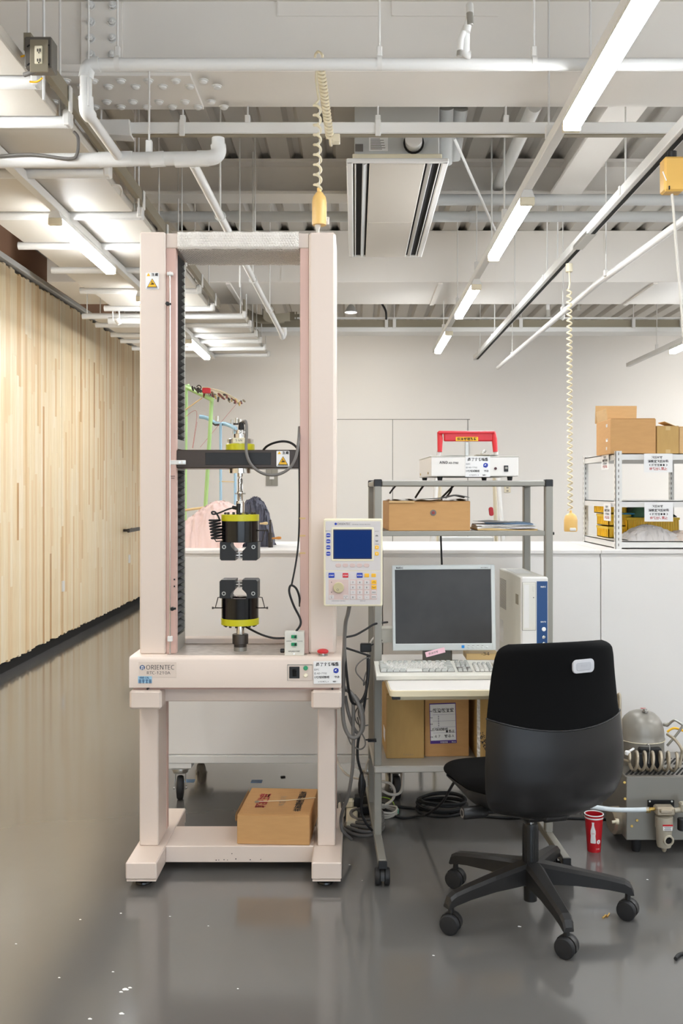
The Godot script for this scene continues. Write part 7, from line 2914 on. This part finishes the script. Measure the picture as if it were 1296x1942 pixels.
	g.box(Vector3(fc.x, yy.call(1534), fc.z + 0.02), Vector3(0.05, 0.016, 0.03), 0.004)
	part("filter_head", g, M.bronze, t)
	g = geo()
	g.lathe([Vector2(0.0, yy.call(1607)), Vector2(0.026, yy.call(1605)), Vector2(0.029, yy.call(1600)), Vector2(0.031, yy.call(1572)), Vector2(0.034, yy.call(1568)), Vector2(0.034, yy.call(1548)), Vector2(0.0, yy.call(1545))], 26, fc)
	var fb := part("filter_bowl", g, M.filter, t)
	g = geo()
	g.lathe([Vector2(0.0, yy.call(1616)), Vector2(0.006, yy.call(1615)), Vector2(0.010, yy.call(1611)), Vector2(0.010, yy.call(1605))], 12, fc)
	part("drain_cock", g, M.bronze, fb)
	g = geo()
	var gl := Vector3(fc.x + 0.007, yy.call(1589), fc.z + 0.018)
	g.lathe([Vector2(0.012, 0), Vector2(0.0205, 0), Vector2(0.021, 0.016), Vector2(0.019, 0.018), Vector2(0.0145, 0.018), Vector2(0.0135, 0.012)], 22, gl, Vector3(0.12, 0, 1))
	var sg := part("sight_glass", g, M.filter, fb)
	g = geo()
	g.cyl(gl, gl + Vector3(0.0012, 0, 0.012), 0.0138, 20)
	part("glass", g, M.black_gloss, sg)
	g = geo()
	g.box(Vector3(fc.x + 0.004, yy.call(1566), fc.z + 0.033), Vector3(0.036, 0.016, 0.002))
	var fl := part("label", g, M.paper, fb)
	g = geo()
	g.box(Vector3(fc.x + 0.004, yy.call(1560), fc.z + 0.0345), Vector3(0.040, 0.006, 0.0012))
	part("label_band", g, M.cup, fl)
	g = geo()
	for k in 4:
		g.box(Vector3(fc.x + 0.004, yy.call(1563.5 + k * 2.2), fc.z + 0.0342), Vector3(0.028 - 0.004 * (k % 2), 0.0016, 0.0008))
	part("printing", g, M.ink, fl)
	g = geo()
	g.tube(pix([[1110, 1528, 3.95], [1160, 1535, 3.93], [1200, 1536, 3.92], [1231, 1535, 3.92]], 5), 0.0092, 12)
	part("air_hose", g, mat(rgb(214, 222, 226), 0.25), t, "milky air hose")
	g = geo()
	g.cyl(P(1229, 1535, 3.92), P(1243, 1534, 3.92), 0.007, 10)
	for k in 4:
		g.cyl(P(1226 + k * 2, 1536, 3.92), P(1227 + k * 2, 1536, 3.92), 0.0115, 10)
	part("hose_fitting", g, M.brass, t)
	g = geo()
	g.cyl(P(1280, 1537, 3.92), P(1300, 1535, 3.92), 0.010, 12)
	g.box(P(1297, 1530, 3.92), Vector3(0.03, 0.035, 0.04), 0.005)
	part("joint", g, M.filter, t)
	g = geo()
	g.cyl(P(1294, 1574, 3.92), P(1294, 1552, 3.92), 0.018, 14, 0.002)
	part("gauge_bowl", g, M.black, t)
	# end of the motor at the left, low down
	g = geo()
	g.lathe([Vector2(0, 0), Vector2(0.045, 0.0), Vector2(0.055, 0.01), Vector2(0.055, 0.1)], 24, P(1158, 1556, 4.08), Vector3(1, 0, -0.15))
	part("motor_end", g, M.bronze, t)
	g = geo()
	g.cyl(P(1161, 1559, 4.0), P(1174, 1558, 4.0), 0.006, 8)
	g.lathe([Vector2(0.012, 0), Vector2(0.012, 0.012), Vector2(0, 0.012)], 6, P(1168, 1558, 4.0), Vector3(1, 0, 0))
	part("nut", g, M.outlet_cream, t)
	# paper cup
	var cp := Vector3(P(1127, 0, 4.02).x, 0, -4.02)
	var cup := thing("paper_cup", "red paper cup with a white bottle shape on the floor behind the chair", "cup", cp)
	g = geo()
	g.lathe([Vector2(0.0, 0.004), Vector2(0.0255, 0.004), Vector2(0.0265, 0.0), Vector2(0.0372, 0.148), Vector2(0.0352, 0.148), Vector2(0.026, 0.008), Vector2(0.0, 0.008)], 40, cp)
	part("body", g, M.cup, cup)
	g = geo()
	g.tube(coil(cp + Vector3(0, 0.149, 0), cp + Vector3(0, 0.1491, 0), 0.0370, 1.0, 36), 0.0022, 8)
	g.lathe([Vector2(0.0372, 0.134), Vector2(0.0377, 0.14)], 36, cp)
	part("rim", g, M.paper, cup)
	g = geo()
	g.lathe([Vector2(0.0, 0.09), Vector2(0.031, 0.09)], 24, cp)
	part("drink", g, mat(rgb(150, 96, 30), 0.2), cup)
	# printed bottle silhouette and round mark, wrapped on the wall of the cup
	var wrap := func(a: float, y: float) -> Vector3:
		var r: float = 0.0265 + 0.0107 * y / 0.148 + 0.0004
		return cp + Vector3(sin(a) * r, y, cos(a) * r)
	g = geo()
	var prof := [[0.038, 0.0095], [0.041, 0.0108], [0.055, 0.0100], [0.068, 0.0088], [0.080, 0.0102], [0.090, 0.0098], [0.102, 0.0060], [0.112, 0.0040], [0.120, 0.0040], [0.1205, 0.0048], [0.124, 0.0048]]
	for k in prof.size() - 1:
		var r1 := 0.0265 + 0.0107 * float(prof[k][0]) / 0.148
		var w1: float = prof[k][1] / r1
		var w2: float = prof[k + 1][1] / r1
		for j in 4:
			var f1 := -1.0 + j / 2.0
			var f2 := f1 + 0.5
			var a0 := -0.34
			g.quad(wrap.call(a0 + f1 * w1, prof[k][0]), wrap.call(a0 + f2 * w1, prof[k][0]), wrap.call(a0 + f2 * w2, prof[k + 1][0]), wrap.call(a0 + f1 * w2, prof[k + 1][0]), Vector3(sin(a0 + f1 * w1), 0, cos(a0 + f1 * w1)))
	for k in 14:
		var a1 := TAU * k / 14.0
		var a2 := TAU * (k + 1) / 14.0
		var o := Vector2(0.42, 0.044)
		g.tri(wrap.call(o.x, o.y), wrap.call(o.x + cos(a1) * 0.27, o.y + sin(a1) * 0.009), wrap.call(o.x + cos(a2) * 0.27, o.y + sin(a2) * 0.009), Vector3(sin(o.x), 0, cos(o.x)), Vector3(sin(o.x), 0, cos(o.x)), Vector3(sin(o.x), 0, cos(o.x)))
	part("printed_bottle", g, M.paper, cup)
	g = geo()
	lettered(g, "Coca", 0.012, 0.006, turned(wrap.call(-0.34, 0.079) + Vector3(-0.0003, 0, 0.0008), -19.5, -4, 8))
	lettered(g, "R", 0.005, 0.008, turned(wrap.call(0.42, 0.044) + Vector3(0.0003, 0, 0.0008), 24, -4))
	part("print_red", g, M.cup, cup)
	g = geo()
	lettered(g, "Coke", 0.015, 0.006, turned(wrap.call(0.30, 0.016) + Vector3(0.0004, 0, 0.0008), 17, -4))
	part("print_white", g, M.paper, cup)

func FL(x: float, y: float, h := 0.006) -> Vector3:      # a place on the floor seen at x, y, lifted by h
	var d := EYE * FOCAL / (y - VY)
	var p := P(x, y, d)
	p.y = h
	return p

func floor_run(pts: Array, per := 6, h := 0.006) -> Array:
	var o := []
	for p in pts:
		o.append(FL(p[0], p[1], h))
	return spline(o, per)

func cables():
	var g := geo()
	# grey bundle from the console
	g.tube(pix([[663, 1149, 3.63], [660, 1165, 3.64], [656, 1180, 3.66], [654, 1205, 3.68], [653, 1240, 3.70], [652, 1290, 3.74], [650, 1340, 3.76], [653, 1375, 3.76], [663, 1396, 3.76], [676, 1398, 3.76], [686, 1384, 3.76], [686, 1355, 3.76], [676, 1328, 3.77], [660, 1308, 3.78], [652, 1304, 3.78]], 6), 0.0075, 9)
	single("console_cable", g, M.cable_grey, "thick grey cable looping down from the control console", "cable")
	g = geo()
	g.tube(pix([[652, 1309, 3.79], [662, 1312, 3.79], [670, 1335, 3.79], [670, 1380, 3.79], [670, 1440, 3.80], [666, 1480, 3.82], [660, 1512, 3.86], [651, 1535, 3.9], [647, 1555, 3.95], [650, 1575, 3.95], [667, 1592, 4.0]], 6), 0.0068, 9)
	single("console_cable", g, M.cable_grey, "grey cable falling past the machine's right leg to the floor", "cable")
	g = geo()
	g.tube(pix([[655, 1320, 3.80], [661, 1352, 3.80], [673, 1384, 3.80], [684, 1390, 3.80], [690, 1376, 3.80], [686, 1340, 3.81], [672, 1318, 3.81]], 6), 0.0065, 8)
	single("console_cable", g, M.cable_grey, "inner loop of grey cable beside the machine's right leg", "cable")
	g = geo()
	g.tube(pix([[654, 1230, 3.70], [657, 1270, 3.72], [662, 1310, 3.75], [668, 1332, 3.78], [680, 1334, 3.80], [692, 1318, 3.82], [698, 1290, 3.85], [700, 1250, 3.88]], 6), 0.005, 8)
	single("black_cable", g, M.rubber, "black cable sagging from the console to the trolley's left post", "cable")
	g = geo()
	g.tube(pix([[657, 1208, 3.68], [675, 1204, 3.75], [695, 1193, 3.82], [712, 1183, 3.90], [735, 1180, 4.05]], 6), 0.0042, 7)
	single("black_cable", g, M.rubber, "black cable strung upward from the console bundle to the trolley post", "cable")
	g = geo()
	g.tube(pix([[656, 1229, 3.70], [672, 1234, 3.76], [690, 1240, 3.84], [702, 1244, 3.88]], 6), 0.0042, 7)
	single("black_cable", g, M.rubber, "black cable sloping down from the console bundle to the small adapter", "cable")
	g = geo()
	g.tube(pix([[698, 1244, 3.88], [697, 1290, 3.87], [691, 1340, 3.86], [684, 1385, 3.86], [679, 1410, 3.86], [679, 1440, 3.87], [687, 1470, 3.9], [692, 1490, 3.92], [687, 1515, 3.95], [686, 1540, 3.97], [694, 1560, 3.98], [706, 1575, 4.0]], 6), 0.0052, 8)
	single("black_cable", g, M.rubber, "black mains lead running down beside the trolley's left post", "cable")
	g = geo()
	g.lathe([Vector2(0.004, 0), Vector2(0.010, 0.02), Vector2(0.0125, 0.05), Vector2(0.010, 0.08), Vector2(0.005, 0.10)], 14, P(684, 1512, 3.90), Vector3(0.05, 1, 0))
	single("inline_switch", g, M.black, "black moulded plug hanging beside the trolley's left post", "plug")
	g = geo()
	g.tube(pix([[703, 1246, 3.88], [690, 1250, 3.87], [677, 1262, 3.86], [676, 1275, 3.86], [688, 1290, 3.86], [694, 1300, 3.86], [692, 1325, 3.87], [680, 1340, 3.87], [673, 1355, 3.87], [678, 1372, 3.87], [690, 1376, 3.87], [699, 1375, 3.87]], 6), 0.0028, 6)
	g.tube(pix([[699, 1325, 3.88], [684, 1330, 3.87], [680, 1352, 3.87], [686, 1372, 3.87]], 6), 0.0026, 6)
	g.tube(pix([[659, 1394, 3.85], [667, 1412, 3.85], [682, 1421, 3.85], [692, 1415, 3.85], [692, 1402, 3.85], [684, 1385, 3.85], [678, 1360, 3.86]], 6), 0.003, 6)
	g.tube(pix([[702, 1262, 3.88], [693, 1280, 3.87], [690, 1300, 3.87], [697, 1285, 3.87]], 6), 0.0025, 6)
	single("thin_cable", g, M.cable_grey, "tangle of thin grey leads between the machine and the trolley", "cable")
	g = geo()
	g.tube([P(693, 1403, 3.87), P(710, 1404, 3.88)], 0.003, 6)
	g.box(P(706, 1404, 3.89), Vector3(0.034, 0.005, 0.04), 0.001)
	single("cable_tie", g, M.black, "black cable tie round the trolley's left post", "cable tie")
	g = geo()
	g.tube(pix([[639, 1437, 4.3], [646, 1455, 4.28], [660, 1470, 4.2], [680, 1477, 4.1], [695, 1478, 4.05]], 6), 0.0045, 7)
	single("thin_cable", g, M.cable_pale, "pale lead curving from behind the machine's right leg", "cable")
	# coils lying on the floor
	g = geo()
	for k in 5:
		var c := FL(690 + k * 1.5, 1572 - k * 2, 0.008 + k * 0.010)
		var ring := []
		for j in 40:
			var a := TAU * j / 40.0
			ring.append(c + Vector3(cos(a) * (0.085 - k * 0.004), 0.003 * sin(a * 3.0 + k), sin(a) * (0.10 - k * 0.005)))
		g.tube(ring, 0.0072, 8, true)
	single("cable_coil", g, M.cable_grey, "flat coil of thick grey cable on the floor by the trolley's left foot", "cable")
	g = geo()
	for k in 5:
		var c := FL(838, 1535, 0.007 + k * 0.011)
		var ring := []
		for j in 44:
			var a := TAU * j / 44.0
			ring.append(c + Vector3(cos(a) * (0.115 - k * 0.003) + 0.006 * sin(k * 2.0), 0.004 * sin(a * 2.0 + k), sin(a) * (0.11 - k * 0.006) + 0.01 * cos(k * 3.0)))
		g.tube(ring, 0.006, 8, true)
	single("cable_coil", g, M.rubber, "coil of black cable on the floor under the trolley table", "cable")
	g = geo()
	g.tube(floor_run([[700, 1518], [740, 1530], [800, 1537], [870, 1546], [950, 1553], [1040, 1553], [1130, 1556], [1180, 1558]]), 0.0062, 8)
	single("floor_cable", g, M.rubber, "black cable running along the floor behind the chair", "cable")
	g = geo()
	g.tube(floor_run([[722, 1525], [740, 1546], [765, 1554], [790, 1551]]) + pix([[808, 1546, 4.25], [826, 1534, 4.15], [842, 1518, 4.05], [852, 1500, 3.9], [863, 1481, 3.75]], 6), 0.0055, 8)
	single("floor_cable", g, M.rubber, "black lead rising from the floor to under the chair seat", "cable")
	g = geo()
	g.tube(pix([[722, 1482, 4.3], [740, 1486, 4.3], [749, 1500, 4.3], [745, 1516, 4.3], [732, 1526, 4.3]], 6), 0.006, 8)
	g.tube(pix([[722, 1497, 4.28], [738, 1506, 4.28], [755, 1506, 4.28], [763, 1494, 4.28], [765, 1462, 4.28]], 6), 0.006, 8)
	single("pale_cable", g, M.cable_pale, "pale cable loops right of the trolley's left post", "cable")
	g = geo()
	g.tube(floor_run([[700, 1523], [725, 1520], [742, 1525], [750, 1538], [756, 1546]], 5, 0.02), 0.0025, 6)
	var e := single("earth_lead", g, mat(rgb(150, 190, 60), 0.5), "thin green-yellow earth lead with a green clip on the floor", "cable")
	g = geo()
	g.box(FL(754, 1545, 0.016), Vector3(0.012, 0.02, 0.03), 0.003)
	part("clip", g, mat(rgb(110, 190, 160), 0.4), e)
	# power strip and plugs
	var t := thing("power_strip", "cream power strip with a black plug on the floor beside the machine", "power strip", FL(672, 1545, 0.0))
	g = geo()
	g.box(FL(668, 1555, 0.024), Vector3(0.05, 0.044, 0.30), 0.006)
	part("body", g, M.outlet_cream, t)
	g = geo()
	g.box(FL(663, 1549, 0.062), Vector3(0.036, 0.032, 0.045), 0.005)
	part("plug", g, M.outlet_cream, t)
	g = geo()
	g.box(FL(680, 1546, 0.062), Vector3(0.04, 0.05, 0.05), 0.004)
	part("plug", g, M.black, t, "black plug")
	g = geo()
	g.box(FL(694, 1556, 0.05), Vector3(0.05, 0.035, 0.04), 0.004)
	part("plug", g, M.black, t, "black plug")
	t = thing("power_strip", "short cream socket block at the machine's right foot", "power strip", FL(650, 1545, 0.0))
	g = geo()
	g.box(FL(648, 1548, 0.03), Vector3(0.03, 0.045, 0.08), 0.005)
	part("body", g, M.cable_pale, t)
	g = geo()
	g.tube(pix([[650, 1536, 4.35], [648, 1515, 4.34], [645, 1505, 4.34]], 5), 0.006, 8)
	part("cable", g, M.cable_grey, t)
	g = geo()
	for k in 3:
		var c := FL(730, 1545, 0.008 + k * 0.009)
		var ring := []
		for j in 30:
			var a := TAU * j / 30.0
			ring.append(c + Vector3(cos(a) * 0.055, 0.003 * sin(a * 3.0 + k), sin(a) * 0.06))
		g.tube(ring, 0.005, 7, true)
	single("cable_coil", g, M.cable_pale, "small pale cable coil behind the trolley's left post", "cable")
	g = geo()
	g.box(P(694, 1480, 4.25), Vector3(0.018, 0.05, 0.03), 0.003)
	g.tube(pix([[694, 1465, 4.25], [696, 1450, 4.26], [700, 1440, 4.28]], 5), 0.005, 7)
	single("white_plug", g, M.cable_pale, "white plug hanging behind the trolley's left post", "plug")
	g = geo()
	g.tube(pix([[752, 920, 4.3], [745, 928, 4.25], [740, 935, 4.2]], 4), 0.004, 6)
	g.tube(pix([[806, 918, 4.25], [797, 930, 4.28], [788, 944, 4.3]], 4), 0.0045, 6)
	g.tube(pix([[866, 916, 4.28], [852, 930, 4.3], [838, 944, 4.34]], 4), 0.0045, 6)
	g.tube(pix([[858, 916, 4.3], [856, 930, 4.3], [846, 944, 4.34]], 4), 0.0045, 6)
	single("black_cable", g, M.rubber, "black leads hanging behind the trolley's top board", "cable")
	g = geo()
	g.tube(pix([[838, 944, 4.35], [836, 990, 4.36], [838, 1060, 4.36], [842, 1150, 4.36]], 4), 0.0045, 6)
	single("black_cable", g, M.rubber, "black lead running down behind the upper shelf to the monitor", "cable")

func floor_bits():
	# carton on the machine's foot rail
	var p := Vector3(P(518.5, 0, 3.805).x, 0.10, -3.805)
	var fr := turned(p, -3.2)
	var c := card_box("carton", "flat cardboard box with red and black stamps, on the machine's foot rail", "box", fr, 0.279, 0.111, 0.34, M.cardboard, false)
	var g := geo(fr)
	g.mm(-0.137, 0.139, 0.111, 0.1145, -0.338, -0.003, 0.0015)
	part("lid", g, M.cardboard, c)
	g = geo(fr * Transform3D(Basis(), Vector3(-0.14, 0, 0)))
	g.surf(3, 18, func(u, v):
		return Vector3(-0.004 - 0.006 * sin(u * PI) * (0.6 + 0.4 * sin(v * 14.0)), 0.085 + u * 0.034, -0.34 * v))
	part("side_flap", g, M.cardboard_pale, c)
	var flat := Basis(Vector3(0, 0, -1), Vector3(-1, 0, 0), Vector3(0, 1, 0))
	g = geo(fr)
	brushed(g, "取扱注意", 0.042, Transform3D(flat, Vector3(-0.065, 0.1155, -0.17)), 0.14, 1.05)
	part("red_stamp", g, mat(rgb(176, 60, 58), 0.7), c)
	g = geo(fr)
	brushed(g, "順番試料", 0.024, Transform3D(flat, Vector3(0.015, 0.1155, -0.17)), 0.06, 1.4)
	part("stamp", g, M.tray, c)
	g = geo(fr)
	brushed(g, "技術試験機管理品材", 0.028, Transform3D(flat, Vector3(0.085, 0.1155, -0.17)), 0.13, 1.0)
	part("black_stamp", g, M.ink, c)
	g = geo(fr)
	g.lathe([Vector2(0, 0), Vector2(0.011, 0.0), Vector2(0.009, 0.003), Vector2(0, 0.003)], 14, Vector3(-0.085, 0.1145, -0.15))
	part("string_button", g, M.tray, c)
	g = geo(fr)
	g.tube([Vector3(-0.08, 0.117, -0.15), Vector3(0.03, 0.117, -0.17), Vector3(0.142, 0.116, -0.215)], 0.0016, 5)
	part("string", g, M.beige_cord, c)
	# marks and crumbs on the floor
	g = geo()
	g.box(FL(487, 1482, 0.0006), Vector3(0.055, 0.0012, 0.05))
	single("floor_tape", g, mat(rgb(110, 150, 200), 0.5), "short blue tape mark on the floor behind the machine", "tape")
	g = geo()
	g.box(FL(360, 1481, 0.0006), Vector3(0.05, 0.0012, 0.05))
	single("floor_tape", g, mat(rgb(110, 150, 200), 0.5), "blue tape mark on the floor beside the cabinet castor", "tape")
	g = geo()
	g.at(turned(FL(537, 1474, 0.003), 25))
	g.box(Vector3.ZERO, Vector3(0.022, 0.006, 0.014), 0.001)
	single("black_scrap", g, M.black, "small black scrap on the floor behind the machine", "scrap")
	g = geo()
	g.tube([FL(1144, 1742, 0.003), FL(1150, 1737, 0.003), FL(1152, 1740, 0.003), FL(1156, 1734, 0.003)], 0.003, 6)
	single("orange_scrap", g, M.ochre_dark, "small orange scrap on the floor beside the chair base", "scrap")
	g = geo()
	g.tube(floor_run([[1282, 1822], [1288, 1815], [1300, 1812], [1320, 1814]]) , 0.006, 8)
	single("floor_cable", g, M.rubber, "black cable end on the floor at the lower right corner", "cable")
	var spots := [[237, 1876, 5], [246, 1873, 3], [229, 1881, 3], [230, 1922, 4], [214, 1843, 2], [152, 1744, 2], [112, 1854, 2], [229, 1732, 2], [822, 1812, 2], [1228, 1668, 2], [1182, 1668, 2], [322, 1738, 2], [451, 1875, 1.5], [170, 1932, 3], [560, 1600, 1.5], [663, 1640, 2], [687, 1670, 1.5], [30, 1790, 2], [395, 1756, 1.5], [985, 1757, 3]]
	g = geo()
	for s in spots:
		var q := FL(s[0], s[1], 0.0)
		var r: float = s[2] * 0.0016
		g.lathe([Vector2(r, 0.0002), Vector2(r * 0.7, 0.0009), Vector2(0, 0.0011)], 7, q)
		g.lathe([Vector2(r * 0.6, 0.0002), Vector2(r * 0.4, 0.0009), Vector2(0, 0.001)], 6, q + Vector3(r, 0, r * 0.4))
	single("paint_flecks", g, M.paper, "tiny white paint flecks scattered on the grey floor", "flecks", Vector3.INF, "", "stuff")
